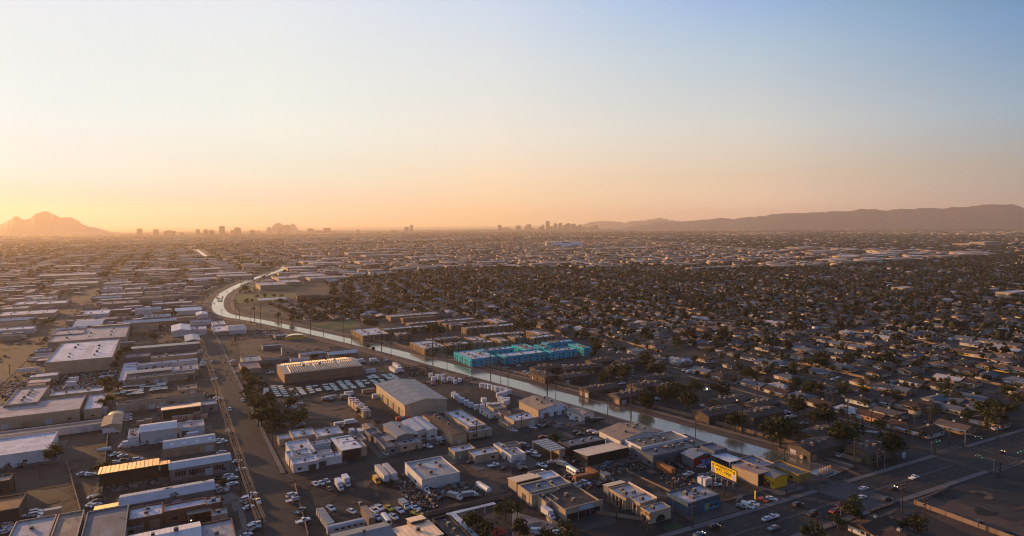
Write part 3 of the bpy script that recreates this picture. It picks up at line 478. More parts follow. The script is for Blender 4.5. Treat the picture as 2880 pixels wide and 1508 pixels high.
CARS = [
(32.4,431.8,'suv',180,'w'),(27.4,386.3,'sedan',0,'w'),(42.4,415.6,'pickup',180,'d'),(42.2,451.9,'sedan',180,'w'),(24.2,477.7,'sedan',80,'d'),
(22.6,461.5,'pickup',80,'w'),(27.2,466.6,'sedan',80,'w'),(28.8,461.7,'sedan',80,'w'),(23.6,456.5,'sedan',80,'w'),(22.3,372.6,'sedan',75,'w'),
(23.3,368.1,'pickup',75,'w'),(21.8,351.6,'sedan',75,'w'),(27.5,333.6,'sedan',75,'w'),(28,321.4,'sedan',75,'w'),(22.1,315.7,'suv',75,'w'),
(23.6,312,'sedan',75,'w'),(23,305,'sedan',75,'w'),(28.5,287.8,'pickup',70,'w'),(26.3,284.7,'suv',70,'w'),(27.3,280.6,'pickup',70,'d'),
(26.4,275.8,'sedan',70,'w'),(26.5,259,'sedan',70,'w'),(25.8,256.3,'suv',70,'w'),(26.2,253.6,'sedan',70,'d'),(22.9,250.6,'sedan',70,'w'),
(-12.3,462.7,'pickup',90,'w'),(-23.3,451.6,'sedan',80,'w'),(-23.3,445.3,'sedan',80,'w'),(-23.4,439.1,'pickup',90,'w'),(-57,465.6,'sedan',60,'w'),
(-59.2,465.5,'sedan',60,'w'),(-61.7,464.5,'sedan',60,'w'),(-66.6,465.5,'sedan',60,'w'),(-68.6,465.2,'sedan',60,'d'),(-70.8,462.4,'sedan',90,'d'),
(-7.7,384.2,'pickup',90,'w'),(-14.5,386.5,'pickup',90,'w'),(-25.9,374.6,'pickup',60,'w'),(-22.3,370.8,'sedan',70,'w'),(-25,362.2,'sedan',90,'w'),
(-15.4,360.6,'suv',90,'w'),(-30.6,319,'sedan',60,'w'),(-28.7,317.3,'suv',60,'d'),(-28.7,312.5,'suv',60,'d'),(-30.4,310.5,'sedan',60,'w'),
(-28.8,309,'sedan',60,'w'),(-54.4,310.4,'sedan',60,'w'),(-56.6,308.9,'sedan',60,'w'),(-56.5,304.8,'suv',60,'w'),(-56.8,300.4,'sedan',60,'w'),
(-57,298.1,'sedan',60,'w'),(-67.1,381,'sedan',0,'w'),(-70.5,383,'sedan',0,'d'),(-64.2,380.2,'sedan',0,'d'),(-37.4,352.3,'sedan',80,'w'),
(-33.9,349.3,'sedan',90,'w'),(-49.6,313.2,'suv',90,'w'),(-49.2,310.2,'suv',90,'w'),(16.4,314.6,'sedan',90,'d'),(-21.5,363.5,'sedan',90,'d'),
(-63.6,463.1,'sedan',60,'d'),(44,278.9,'suv',75,'w'),(43.4,273.9,'pickup',75,'w'),(44.3,261.5,'pickup',45,'g'),(43.6,252,'pickup',80,'w'),
(30.6,279.3,'pickup',0,'w'),(28,257.1,'pickup',0,'w'),(55.4,286.9,'sedan',170,'w'),(57.9,286.7,'sedan',170,'w'),(60.6,287.7,'sedan',170,'w'),
(59.8,278.2,'sedan',180,'d'),(62.5,251.4,'sedan',160,'w'),(55.7,258.3,'pickup',170,'w'),(67.5,256.3,'sedan',0,'d'),(94.5,308.9,'sedan',175,'w'),
(96.5,310.6,'pickup',175,'w'),(126.8,314.6,'van',90,'w'),(124,308.4,'pickup',90,'d'),(116.8,307.8,'pickup',150,'w'),(122.7,323,'pickup',90,'d'),
(134.7,267.6,'pickup',90,'w'),(127.1,276.8,'sedan',90,'d'),(169.2,334.9,'suv',80,'w'),(136.9,261.8,'sedan',60,'d'),(54.8,421.8,'pickup',90,'w'),
(66.8,423.4,'sedan',80,'w'),(68.3,416.9,'sedan',80,'w'),(69.3,409.5,'sedan',80,'w'),(73.4,425.3,'sedan',90,'w'),(53.2,388.6,'sedan',70,'d'),
(65.4,388.9,'sedan',80,'w'),(64.8,377,'truck',60,'w'),(91,425.6,'truck',90,'w'),(103.4,425.3,'truck',90,'w'),(85.7,241.5,'pickup',160,'w'),
(82.6,245.6,'truck',175,'w'),(79.5,242.7,'pickup',170,'w'),(75.6,238.3,'pickup',170,'w'),(73.2,249,'pickup',170,'w'),(69.7,241.1,'pickup',170,'w'),
(70.6,247.7,'pickup',170,'w'),(95,257,'truck',160,'w'),(104,243.1,'truck',150,'w'),(110.2,241.5,'truck',100,'w'),(76.2,246.8,'pickup',170,'y'),
(84.8,236.4,'pickup',150,'y'),(145.2,273.1,'sedan',90,'w'),(180.3,308.1,'sedan',150,'w'),(184.9,308.3,'sedan',150,'d'),(189.1,307.6,'sedan',90,'d'),
(193.8,310.2,'pickup',110,'d'),(209.3,309.8,'van',130,'w'),(208.2,300.9,'sedan',120,'g'),(216.6,302,'sedan',120,'d'),(220.8,302,'suv',100,'d'),
(223.6,302.1,'sedan',100,'d'),(205.3,286.9,'sedan',100,'w'),(206.2,282.8,'sedan',100,'w'),(159.3,269.1,'suv',150,'w'),(159.6,274.5,'pickup',120,'w'),
(160.9,283.9,'van',150,'g'),(149.2,267.6,'sedan',85,'g'),(146.7,265.7,'sedan',85,'g'),(146.7,262.5,'sedan',85,'g'),(145.2,259.4,'sedan',85,'d'),
(144.9,257.3,'sedan',85,'d'),(161.3,257.8,'sedan',95,'w'),(165.9,258.2,'sedan',95,'g'),(169.9,258.5,'sedan',95,'d'),(154.8,256,'pickup',160,'w'),
(163.3,250.8,'truck',160,'w'),(160.7,228.8,'suv',150,'w'),(156,228.7,'sedan',150,'g'),(154.5,228.2,'sedan',150,'g'),(158.7,229.3,'sedan',150,'g'),
(118.7,199.6,'van',130,'w'),(125.4,195.8,'sedan',140,'w'),(213.8,229.6,'suv',90,'d'),(210.7,223.4,'suv',180,'d'),(218.4,228.7,'sedan',90,'d'),
(208.1,214.3,'pickup',90,'w'),(206.9,212,'sedan',90,'d'),(220,218.1,'sedan',130,'w'),(215.3,208.8,'sedan',130,'g'),(212.7,209.5,'sedan',130,'g'),
(215.6,202.9,'sedan',120,'g'),(210,199.1,'sedan',120,'w'),(202.8,178.3,'sedan',160,'g'),(204.9,177.2,'van',160,'w'),(209,177.7,'sedan',160,'w'),
(215.4,178.3,'sedan',180,'r'),(179.2,170.7,'suv',90,'d'),(169.9,169.1,'sedan',90,'g'),(202.2,165.5,'sedan',90,'w'),(184.3,243.7,'sedan',90,'g'),
(191,247.4,'sedan',90,'d'),(208.2,228,'sedan',170,'d'),(197.2,289.3,'sedan',100,'d'),(197.2,285.1,'sedan',100,'d'),(176.7,291.5,'sedan',100,'r'),
(165.8,224.6,'sedan',60,'d'),(168.2,308.9,'sedan',150,'w'),(172,252.3,'sedan',90,'d'),(167,255.9,'sedan',90,'d'),(171.9,257.3,'sedan',80,'d'),
(262.1,164.9,'sedan',90,'w'),(293,161.2,'pickup',90,'w'),(252.8,159.8,'sedan',90,'w'),(273.3,159,'sedan',90,'d'),(238.3,159.6,'sedan',-90,'r'),
(231.2,156.8,'pickup',-90,'r'),(221.1,159.8,'suv',-90,'d'),(223.3,168,'suv',90,'d'),(205.3,165.4,'pickup',-90,'w'),(198,159.2,'sedan',-90,'g'),
(219.2,177.4,'sedan',150,'w'),(290.5,194.8,'sedan',100,'w'),(295.4,194.6,'suv',100,'w'),(322.3,250.6,'sedan',110,'w'),(325.8,249.9,'sedan',110,'w'),
(328.9,257,'pickup',110,'w'),(329,258.2,'sedan',110,'w'),(319.7,237.8,'sedan',110,'g'),(360.3,256,'pickup',90,'w'),(357.2,195.8,'pickup',90,'w'),
(355.7,193.5,'sedan',90,'g'),(363.7,158.8,'sedan',90,'d'),(411.7,199.2,'sedan',90,'w'),(444,196.9,'sedan',90,'w'),(405.1,181.6,'sedan',90,'w'),
(403.4,179.2,'sedan',90,'w'),(270.1,124.5,'sedan',90,'d'),(381.2,204.1,'sedan',90,'d'),(259.7,153.5,'suv',90,'d'),(356,371.9,'suv',90,'w'),
(355,366.2,'van',90,'w'),(355.5,360.5,'sedan',90,'g'),(359.9,357.2,'sedan',90,'w'),(363.6,351.1,'sedan',90,'w'),(422.5,350.1,'sedan',80,'w'),
(437.8,355,'sedan',90,'w'),(437.7,351.3,'pickup',90,'w'),(329.9,322.8,'sedan',100,'w'),(327.1,319.5,'pickup',100,'w'),(295.8,293.2,'sedan',20,'w'),
(282.1,320.1,'sedan',100,'w'),(360.2,255.8,'suv',90,'w'),(327.6,257.3,'suv',100,'w'),(320.9,250,'sedan',100,'w'),(326.2,250.2,'sedan',100,'w'),
(428.3,404.1,'sedan',80,'w'),(421.8,397.3,'sedan',80,'w'),(515,442.1,'sedan',90,'d'),(521,431.7,'sedan',90,'w'),(509,415.7,'sedan',80,'w'),
(438.9,479.5,'sedan',80,'w'),(519.1,473.6,'sedan',80,'w'),(586.4,438.8,'sedan',80,'w'),(431.1,296.9,'sedan',90,'w'),(438.7,298.3,'sedan',90,'w'),
(429,287.1,'sedan',90,'w'),(435.9,265.6,'sedan',90,'w'),(432.7,270.9,'sedan',90,'w'),(579.7,394.1,'sedan',90,'d'),(586.2,348.1,'sedan',90,'w'),
(508.6,301.5,'sedan',90,'w'),(513.4,300.9,'sedan',90,'w'),(353.1,402.4,'sedan',90,'w'),(316.1,341,'sedan',90,'g'),(395.7,362,'sedan',90,'w'),
(441.7,365.6,'van',90,'b'),(332,291.7,'sedan',90,'w'),(330.6,289.6,'sedan',90,'w'),(493.8,347.9,'sedan',90,'d'),(562.9,339.8,'sedan',90,'d'),
(359.8,323.1,'sedan',90,'g'),(510.1,331,'sedan',90,'g'),(515.5,548.7,'sedan',90,'w'),(509.4,485.4,'sedan',90,'w'),(362,483.8,'suv',90,'w'),
(357.3,468.7,'sedan',90,'w'),(360.4,468.1,'sedan',90,'w'),(354.9,453.2,'suv',90,'w'),(361.5,446.6,'pickup',90,'w'),(333.9,431.4,'sedan',90,'g'),
(354.2,402.8,'sedan',90,'w'),(297.3,380.1,'sedan',90,'w'),(306.9,374.6,'suv',90,'b'),(287.2,363.5,'pickup',100,'w'),(238,432.2,'sedan',90,'w'),
(245.5,432,'sedan',90,'w'),(243.1,427.1,'sedan',90,'w'),(245.1,424,'sedan',90,'w'),(250.7,389.8,'sedan',100,'w'),(253.4,388.3,'sedan',100,'w'),
(282.7,434.7,'sedan',20,'w'),(234.2,453.6,'sedan',90,'o'),(238.8,453.2,'sedan',90,'g'),(252.1,452.4,'sedan',90,'w'),(248.5,456.7,'sedan',90,'d'),
(168.8,334.3,'sedan',95,'gr'),(208.9,309.2,'van',130,'w'),(240.1,450.2,'sedan',90,'g'),(379.1,533.5,'sedan',90,'d'),(370.9,531.2,'sedan',90,'d'),
(440,480.4,'sedan',90,'w'),(281.2,318.3,'sedan',100,'g'),(258.1,448.9,'sedan',90,'d'),(238.6,460.1,'sedan',90,'d'),(297,450.2,'sedan',90,'d'),
(440.9,638.1,'sedan',20,'d'),(464.6,594.7,'sedan',90,'g'),(422.5,526.5,'sedan',90,'w'),(424.1,523.3,'sedan',90,'w'),(514.7,546.7,'sedan',90,'w'),
(48.7,593.4,'sedan',80,'w'),(47.7,586.6,'sedan',80,'w'),(46.9,572.8,'sedan',80,'d'),(47.4,543.7,'sedan',90,'w'),(42.4,452.8,'sedan',180,'w'),
(69.5,526.8,'pickup',80,'w'),(58.3,501.8,'sedan',90,'d'),(163.2,528.3,'sedan',110,'w'),(163.4,534.8,'sedan',110,'d'),(87.6,758.6,'sedan',80,'d'),
(90.2,752.9,'sedan',80,'d'),(93.4,734.8,'sedan',80,'w'),(92.9,715.5,'sedan',80,'w'),(92,701.1,'sedan',80,'d'),(68,741.7,'sedan',90,'d'),
(93,1038.6,'sedan',90,'w'),(98.6,1035.3,'sedan',90,'w'),(124.8,922.2,'sedan',90,'w'),(104.6,752.8,'sedan',90,'w'),(92.1,795.7,'sedan',90,'w'),
(199.6,593.9,'sedan',90,'d'),(205,594,'sedan',90,'d'),(94.5,688.9,'sedan',80,'d'),(63.9,760.1,'sedan',80,'d'),(196,602.4,'sedan',90,'w'),
(25.6,658.1,'sedan',75,'w'),(24.7,647.1,'sedan',75,'w'),(27.1,608.4,'sedan',75,'w'),(25.8,600.6,'sedan',75,'w'),(25.2,594.7,'sedan',75,'w'),
(24.5,588.9,'sedan',75,'w'),(23.8,583.7,'sedan',75,'w'),(24.8,578.6,'sedan',75,'d'),(31.8,597.2,'sedan',180,'w'),(29.7,555.9,'sedan',75,'d'),
(29.9,529.4,'sedan',75,'w'),(29.2,524,'sedan',75,'w'),(-124.7,1162.1,'sedan',60,'w'),(-124.4,1146.9,'sedan',60,'w'),(-113.7,1130.1,'van',0,'w'),
(-126.1,1126.1,'sedan',60,'w'),(-127.6,1203.2,'sedan',60,'w'),(-134.4,840.8,'sedan',60,'w'),(-131.5,828,'sedan',60,'w'),(-132.2,821.2,'sedan',60,'w'),
(-126,803.5,'sedan',60,'w'),(-131,786.1,'sedan',60,'d'),(-122.6,783.2,'sedan',60,'w'),(-112.4,806,'sedan',60,'w'),(-111.8,795.2,'sedan',60,'w'),
(-112.9,817.2,'sedan',60,'d'),(-95.1,829.3,'sedan',80,'d'),(-93.5,832.3,'sedan',80,'w'),(-97.6,830.8,'sedan',80,'d'),(-22.2,1010,'van',90,'w'),
(-32.2,1009.7,'truck',90,'w'),(-37.1,988,'truck',90,'w'),(57.3,883.1,'sedan',90,'w'),(88.9,821.3,'sedan',90,'w'),(-22.1,706.9,'sedan',90,'d'),
(-102.7,1248.3,'sedan',70,'y'),(-93.6,1233.8,'sedan',70,'w'),(-105.8,1426.5,'sedan',70,'y'),
]
BOXES = [
('trailer',83.7,279.8,14.6,0,4.1,'w','long white trailer nearest the yellow van'),
('trailer',87.3,279.6,14.6,0,4.1,'w','second long white trailer beside the dark tractor'),
('boxtruck',63.8,277.6,7.6,0,3.6,'w','white box truck parked ahead of its twin in the bare yard'),
('boxtruck',67.6,280.6,7.6,0,3.6,'w','white box truck parked slightly behind its twin in the bare yard'),
('container',66.2,241.4,12,0,3.6,'t','tall tan cargo box standing behind the silver trailer'),
('boxtruckx',-30,416.1,7.6,90,3.5,'w','white moving truck with dark print parked under the tan barn'),
('boxtruckl',-21.1,385.5,7.6,90,3.5,'w','white moving truck with dark print below the skylight workshop'),
('boxtruckl',8.8,384.5,7.6,90,3.5,'w','white moving truck with dark print beside the stained parapet roof'),
('tank',-30.8,382.4,6,90,2.6,'w','white cylindrical tank trailer by the yard gate'),
('boxtruckl',-44,306.1,7.6,90,3.4,'t','long tan box truck beside the angled car row'),
('container',2.1,425.5,3.4,90,2.8,'t','stacked tan crate,number one in the crate row by the poles'),
('container',5.8,424.9,3.5,90,2.8,'t','stacked tan crate,number two in the crate row by the poles'),
('container',9.8,424.4,3.5,90,2.8,'t','stacked tan crate,number three in the crate row by the poles'),
('container',13.7,428.5,3.6,90,2.8,'t','stacked tan crate,number four in the crate row by the poles'),
('container',17.5,421.2,3.6,90,2.8,'t','stacked tan crate,number five in the crate row by the poles'),
('container',-16,425.5,3.6,90,2.8,'t','tan crate beside the white car trailer'),
('container',-11.9,426.7,3.7,90,3,'t','taller tan crate of the pair beside the white car trailer'),
('trailer',-98.5,627,14.6,90,4,'w','white trailer parked along the hazy street kerb'),
('trailer',-96.8,695.1,14.6,90,4,'w','shaded white trailer backed to the huge warehouse'),
('trailer',-96.3,674.9,14.6,90,4,'w','nearer white trailer backed to the huge warehouse'),
('boxtruckl',-63.8,570,7.6,90,4,'w','white lorry in the junk yard behind the huge warehouse'),
('boxtruckl',-63.6,554.1,7.6,90,4,'w','white lorry nearer the pale vented roof'),
('boxtruck',-91.1,591.2,7.6,0,3.5,'w','tall white van standing alone in the junk yard'),
('tank',-42.3,572,10,90,3.2,'w','silver tank trailer next to the hedge'),
('boxtruckl',-60,892,7.6,90,3.5,'w','white lorry behind the wide pale warehouse'),
('boxtruckl',-50,880.4,7.6,90,3.5,'w','short white lorry behind the wide pale warehouse'),
('container',118,358.7,3.1,90,2.6,'r','red steel box left of the blue one'),
('container',120.5,357.8,3,90,2.6,'b','blue steel box between the two red ones'),
('container',122.8,357.4,3,90,2.6,'r','red steel box right of the blue one'),
('container',50.9,255.1,3,90,2.6,'g','grey cargo box,first of the overlapping row by the yard fence'),
('container',51,252.4,3,90,2.6,'g','grey cargo box,second of the overlapping row by the yard fence'),
('container',51.2,249.8,3,90,2.6,'g','grey cargo box,third of the overlapping row by the yard fence'),
('container',51.3,247.1,3,90,2.6,'g','grey cargo box,fourth of the overlapping row by the yard fence'),
('container',51.5,244.5,3,90,2.6,'g','grey cargo box,fifth of the overlapping row by the yard fence'),
('container',51.7,241.9,3,90,2.6,'g','grey cargo box,sixth of the overlapping row by the yard fence'),
('container',162.4,233.3,9.1,90,2.7,'o','rust orange cargo box beside the white camper'),
('container',169.1,235.6,7.1,0,2.7,'o','tan and orange cargo box behind the rust one'),
('shed',171.7,228.8,4,0,3,'t','small grey shed at the corner of the empty parking lot'),
('container',202.4,223.9,11.9,0,2.9,'o','long rust brown cargo box beside the low block wall'),
('container',206.2,203.9,3,90,3.2,'w','white cargo box with a lit side next to its twin'),
('container',207.2,201.9,4.4,90,3.2,'w','larger white cargo box below the billboard'),
('camper',162.5,241.2,7.5,0,3.2,'w','white camper with a dark window in the car yard'),
('boxtruck',129.6,209.6,7.6,0,3.2,'w','white box truck squeezed between the brown shop and the block wall'),
('trailer',161.9,494.4,14.6,0,4,'w','rear white trailer in the truck court'),
('trailer',154.9,481.8,14.6,0,4,'w','white trailer in front in the truck court'),
('boxtruckx',159.2,479.8,7.6,90,4,'w','white semi lorry with a blue white cab in the truck court'),
('boxtruckx',152.8,526.8,7.6,90,3.6,'w','white delivery lorry behind the lit plant'),
('boxtruckx',142.3,529.7,7.6,90,3.6,'w','older white lorry behind the lit plant'),
('container',139.1,490.5,7.8,90,3,'w','white water container beside the lit plant'),
('container',120.2,415,3.3,90,3,'w','white equipment box at the corner of the tan steel hall'),
('container',107.2,431.9,5.7,90,2.6,'w','white crate row end above the flat trucks'),
('container',120.8,432.4,8.6,90,2.6,'t','tan crate stack beside the steel hall'),
('container',93.9,427.9,7.7,90,2.4,'g','pale grey crate below the disc rows'),
('boxtruckx',91.8,366.6,7.6,90,3,'w','white flat fronted truck by the round kerb'),
('container',84.4,365,5.2,90,3,'w','pale container behind the tan shop row'),
('container',87.8,348.8,5.2,0,2.8,'w','small white trailer with rounded top near the slate roofs'),
('container',91.6,345.7,6.2,0,2.9,'w','white cube trailer near the slate roofs'),
('container',84.1,364.2,4.7,0,2.8,'t','pale tan container at the back of the shop row'),
('silver',56.5,237.2,14,90,3.4,'w','long silver travel trailer with windows'),
('camper',71.8,235.8,7.5,0,2.9,'w','white motor home behind the corrugated peach roof'),
('container',169.4,345.6,9.4,0,2.6,'g','grey flat topped trailer near the ring of tanks'),
]
CRATES = [
(102,408.6),(102,405.2),(102.1,401.8),(102.1,398.4),(102.2,395.1),(102.2,391.8),(102.3,388.6),(102.3,385.5),(102.4,382.3),(102.4,379.3),(102.5,376.2),
]
TANKS = [
(195.7,406),(197.2,402.7),(198.3,399.3),(199.3,395.4),(200.2,391.5),(201.8,388.3),(203.7,385.5),(204.3,381),(193.6,376.7),(198.9,377.7),(190.1,367.5),
(190.6,364.2),(191.3,359.6),(188.7,357.6),(179.3,369.2),(168.2,393.6),(167.8,389.2),(167.2,385),(166.9,380.7),(167,376.8),(167.3,370.4),(167.6,364.6),
(168.6,358.6),(172.1,357.1),(177.2,358.3),(179.7,355.5),(183.4,355.6),(193.9,363.8),(196.7,377.4),(202.1,380.6),(175.2,453.1),(178.1,447.5),
(183,446.7),(182.5,435.3),(184.2,432.4),(183.1,424.9),(177.5,434.4),(188.3,428.2),(172.6,441),(178.9,445.1),(195.5,406.1),(179.4,370.7),
]
DISCS = [
(59.5,474.4),(58.9,469.7),(58.3,465.2),(57.7,460.7),(65.2,479.7),(64.8,473.7),(64.5,467.8),(64.2,462.1),(64.2,456.3),(64.4,450.5),(69.4,476.6),
(69.2,470.6),(69.1,464.9),(68.9,459.1),(68.9,453.3),(68.8,447.1),(74.9,463.9),(74.7,459),(74.7,454.8),(74.7,449.4),(74.8,445.5),(80,465),(80,459.3),
(80,455),(80,450.5),(80,446.3),(87,465.5),(86.5,460),(86.3,454.1),(86.1,447.7),(91.4,465.4),(91.4,454.5),(91.2,450.6),(98.5,465.6),(97.7,458.4),
(97.9,454.2),(97.8,450.1),(103,465.2),(102.8,460.3),(102.6,455.6),(102.4,450.9),(102.3,446.3),(109.6,469.4),(109.4,464.4),(109.2,459.5),(109.1,455.3),
(109,451.2),(108.8,446.6),(114.8,468.3),(114.3,463.1),(113.8,458.3),(114.2,455.2),(114.7,450),(114.4,446.1),(121.5,464.1),(121.3,459),(121.2,454.8),
(120.8,450.7),(120.6,446),(126.6,462.6),(126.4,454.7),(133.5,474),(133,468.8),(137.4,476.5),(137.5,472.5),(137.4,467.9),(131.9,460.3),(132.2,455.8),
(131.9,450.8),(137.9,459.1),(137.8,454.7),(137.7,450.4),(144.5,473.7),(144.7,469.2),(144.8,464.4),(149.5,473.7),(149.8,469.4),(150.1,465.3),
(150.2,460.5),(145,459.7),(148.1,461.7),(148.8,456.3),(-32.1,525.6),(-28.5,531.2),(-24.9,530.8),(-21.3,530.5),(-17.6,529.9),(-17.5,524.2),
(-14.2,523.7),(-10.5,523.3),(-7.5,523.7),(-6.9,528.7),(-4.2,524.3),(-3.8,528.8),(-32.3,511.9),(-28.9,512.6),(-25,516.6),(-21.5,516.6),(-18.2,516.4),
(-28.8,517.1),(-21.5,509),(-18.4,511.2),(-24.5,505.9),(-21.1,505.6),(-17.9,505.4),(-11.3,510.5),(-8.1,511.3),(-5.5,511.8),(-3.5,514.8),(-10.8,516.2),
(-7.2,515.9),(-3.5,510.4),
]
GROUND = [
('yard_ground','yard',[(-54.5,425.1),(-40.4,436.8),(-40.3,361.5),(-52.8,363.9),(-58.3,389.5)]),
('concrete_pad','conc',[(16.1,309.5),(20.4,303),(24.7,287.8),(24,250.5),(18.7,253.5),(17.4,290.7)]),
('concrete_pad','conc',[(73.5,312.8),(85.7,314),(85.2,302.9),(73.6,302.5)]),
('gravel_patch','pale',[(52.6,300.3),(65.6,301.2),(94.7,300.1),(97,295.5),(74.2,294.9),(57.6,296.1)]),
('dirt_lot','dirt',[(75.7,425),(103.4,418.1),(102.3,382.7),(95.4,376.5),(72.2,392.2)]),
('dirt_lot','dirt',[(122,278.2),(152.3,281.5),(129.4,239.3),(119.9,239.5)]),
('asphalt_lot','asph',[(48.6,294),(96.1,291.1),(89.7,256.4),(68.5,256.1),(49.4,264.5)]),
('asphalt_lot','asph',[(61.6,499),(133.9,488.7),(130.5,448.8),(103.3,431.2),(58.6,450.5)]),
('asphalt_lot','asph',[(142.6,523.2),(192.2,508.9),(170.6,447.8),(135.5,460.4)]),
('asphalt_lot','asph',[(113.4,428.6),(123.3,419.8),(119.9,369.1),(104.2,375.6)]),
('concrete_pad','conc',[(195.6,319.7),(211.6,322),(227.4,299.8),(191.1,299.6)]),
('asphalt_lot','asph',[(178.8,233.9),(202.1,233.2),(202.8,204.8),(187.3,206.9),(178.1,208.8),(177.4,221.8)]),
('asphalt_lot','asph',[(135.5,201.6),(168.4,193.4),(169.9,183.9),(154.7,177.6),(133.9,189.2)]),
('lawn','lawn',[(163.4,184),(171.3,184.2),(170.3,175.6),(162.1,175.3)]),
('lawn','grass',[(119.3,1227.5),(215.2,1259.7),(229.1,1328.1),(151.8,1376.2)]),
('lawn','grass',[(85,1064.8),(101,1177.6),(197.7,1158.5),(188.5,1086.7),(128.2,1071.1),(92.8,1036.8)]),
('lawn','grass',[(143.6,783.9),(201.7,779.2),(195.1,725.8),(159.4,716.5),(146.4,754.5)]),
('lawn','grass',[(1487,1023.9),(1619.9,1028),(1603,970.3),(1510.6,933.6),(1481.8,1001.6)]),
('bare_field','dirt',[(88.4,989),(158.8,1004.7),(176,837.3),(149.1,780.6),(110.1,923.7)]),
('bare_field','dirt',[(68.7,765.6),(115.5,649.8),(128.9,616.7),(146.8,577.1),(84.3,586.3),(55.6,608.1)]),
('dark_field','darkf',[(327.4,148.3),(338.7,138.4),(302.4,123),(295.2,153)]),
('canal_bed','dirt',[(285.2,150.8),(282.8,114.8),(274.1,111.1),(257.6,120.3),(263.9,151.6)]),
('dirt_lot','dirt',[(277.7,146.2),(279.8,113.5),(274.1,111.1),(266.2,115.5),(261,150.8)]),
('gravel_patch','pale',[(121.2,224.3),(121,217.7),(129.8,201.2),(116.5,198.9),(109.5,202.8)]),
('parking_court','asph',[(238,459),(320.4,460.4),(308.1,418.7),(238.6,408.9)]),
('parking_court','asph',[(336.9,270.1),(341.9,254.1),(315.2,238.1),(291.7,251.4)]),
('puddle','pud',[(32.7,711.3),(34,705.1),(35.1,677.3),(34.1,666.8),(32.8,672.4),(32.8,694.6)]),
('puddle','pud',[(27.8,512.8),(31.1,520.1),(34.2,514.7),(34,509.3),(31.1,509.9)]),
('puddle','pud',[(41.2,731.1),(44.3,732.9),(43.9,725.9),(41.4,725.9)]),
]
RES = [
(298.3,1332.1),(648.2,1592.7),(910.3,1438.6),(1174.6,1408.1),(1306.2,1148.3),(1525.3,1104.6),(2791.1,1162.6),(383.4,155.7),(353.7,172.4),(350,223.4),
(379.5,300.3),(423.9,386.1),(434.6,425.2),(404.7,495),(373.7,536.4),(385.5,624.7),(326.3,733.1),(240.9,783.8),(182.4,714.4),(135.4,876.6),
(137.6,984.4),(205.8,994.1),
]
WH = [
(-537.2,2989.8),(-313.5,4176.9),(354.4,4449.7),(1116.4,4231.3),(2570.4,4992.4),(3625,4858.7),(2674.5,2601.7),(2054.2,1446.9),(1548.1,1089.6),
(1306.2,1148.3),(1174.6,1408.1),(910.3,1438.6),(648.2,1592.7),(298.3,1332.1),(208.8,1340.7),(41.8,1041.9),(-90.9,480.9),
]
TOWERS = [
(-284,9996,62,99),(-93,10000,57,88),(26,10000,36,67),(64,10000,62,75),(123,9999,34,67),(212,9998,48,44),(421,9991,48,84),(522,9986,50,83),
(596,9982,62,73),(730,9973,73,127),(866,9962,39,71),(932,9957,71,106),(1126,9936,65,69),(1509,12409,54,51),(1690,12385,62,106),(1862,12360,91,106),
(2004,12338,101,148),(2201,12305,58,37),(2398,12268,111,81),(2539,12239,122,47),(2694,12206,116,87),(3237,12074,54,53),(3875,11884,78,39),
(4111,11805,78,99),(4193,11776,54,134),(3594,11972,87,26),(6908,13314,78,128),(7028,13252,155,67),(7292,13108,110,113),(7440,13025,41,103),
(7500,12990,104,140),(7581,12944,78,56),(7741,12848,65,91),(7790,12819,49,133),(7882,12762,91,215),(7958,12715,84,90),(8034,12667,71,156),
(8106,12621,54,140),(8141,12598,69,171),(8202,12559,45,107),(8239,12535,58,133),(8286,12504,93,158),(8383,12439,97,147),(8444,12398,65,93),
(8510,12352,84,127),(8612,12281,142,66),(8730,12198,80,81),(8806,12143,110,110),
]
RIDGES = [

('camel_shaped_mountain',[(-3193,14656,125),(-3035,14690,137),(-2763,14743,166),(-2624,14769,183),(-2566,14779,216),(-2493,14791,270),(-2465,14796,277),(-2412,14805,329),(-2362,14813,329),(-2292,14824,274),(-2241,14832,280),(-2174,14842,308),(-2112,14851,382),(-2036,14861,410),(-1975,14869,432),(-1900,14879,430),(-1856,14885,384),(-1797,14892,356),(-1722,14901,309),(-1659,14908,324),(-1566,14918,319),(-1504,14924,281),(-1427,14932,242),(-1366,14938,179),(-1303,14943,145),(-1223,14950,128),(-1109,14959,104),(-947,14970,45)]),
('twin_butte',[(1888,14377,44),(1996,14362,75),(2027,14358,142),(2107,14346,192),(2156,14339,204),(2205,14331,183),(2253,14324,136),(2320,14313,72),(2381,14303,144),(2428,14295,190),(2490,14285,148),(2538,14276,45)]),
('distant_range',[(13307,19973,-16),(13673,19724,122),(13972,19513,245),(14385,19212,271),(14845,18858,223),(15511,18314,280),(15860,18013,374),(16304,17612,254),(16558,17374,180),(16806,17133,124)]),
('south_mountain_range',[(10908,13685,12),(11192,13454,112),(11429,13252,152),(11546,13151,199),(11700,13014,192),(11870,12859,177),(12109,12634,209),(12430,12318,242),(12738,11999,285),(12898,11828,250),(13151,11546,305),(13367,11295,322),(13457,11187,343),(13516,11116,374),(14022,10470,394),(14393,9954,423),(14526,9760,420),(14699,9497,472),(14810,9322,464),(14961,9078,419),(15023,8976,449),(15202,8668,450),(15362,8382,462),(15522,8082,449),(15589,7952,484),(15711,7707,474),(15750,7627,494),(15826,7468,522),(15999,7091,506),(16026,7029,521),(16067,6936,493),(16117,6817,431),(16257,6477,340),(16426,6037,271),(16576,5610,165)]),
]
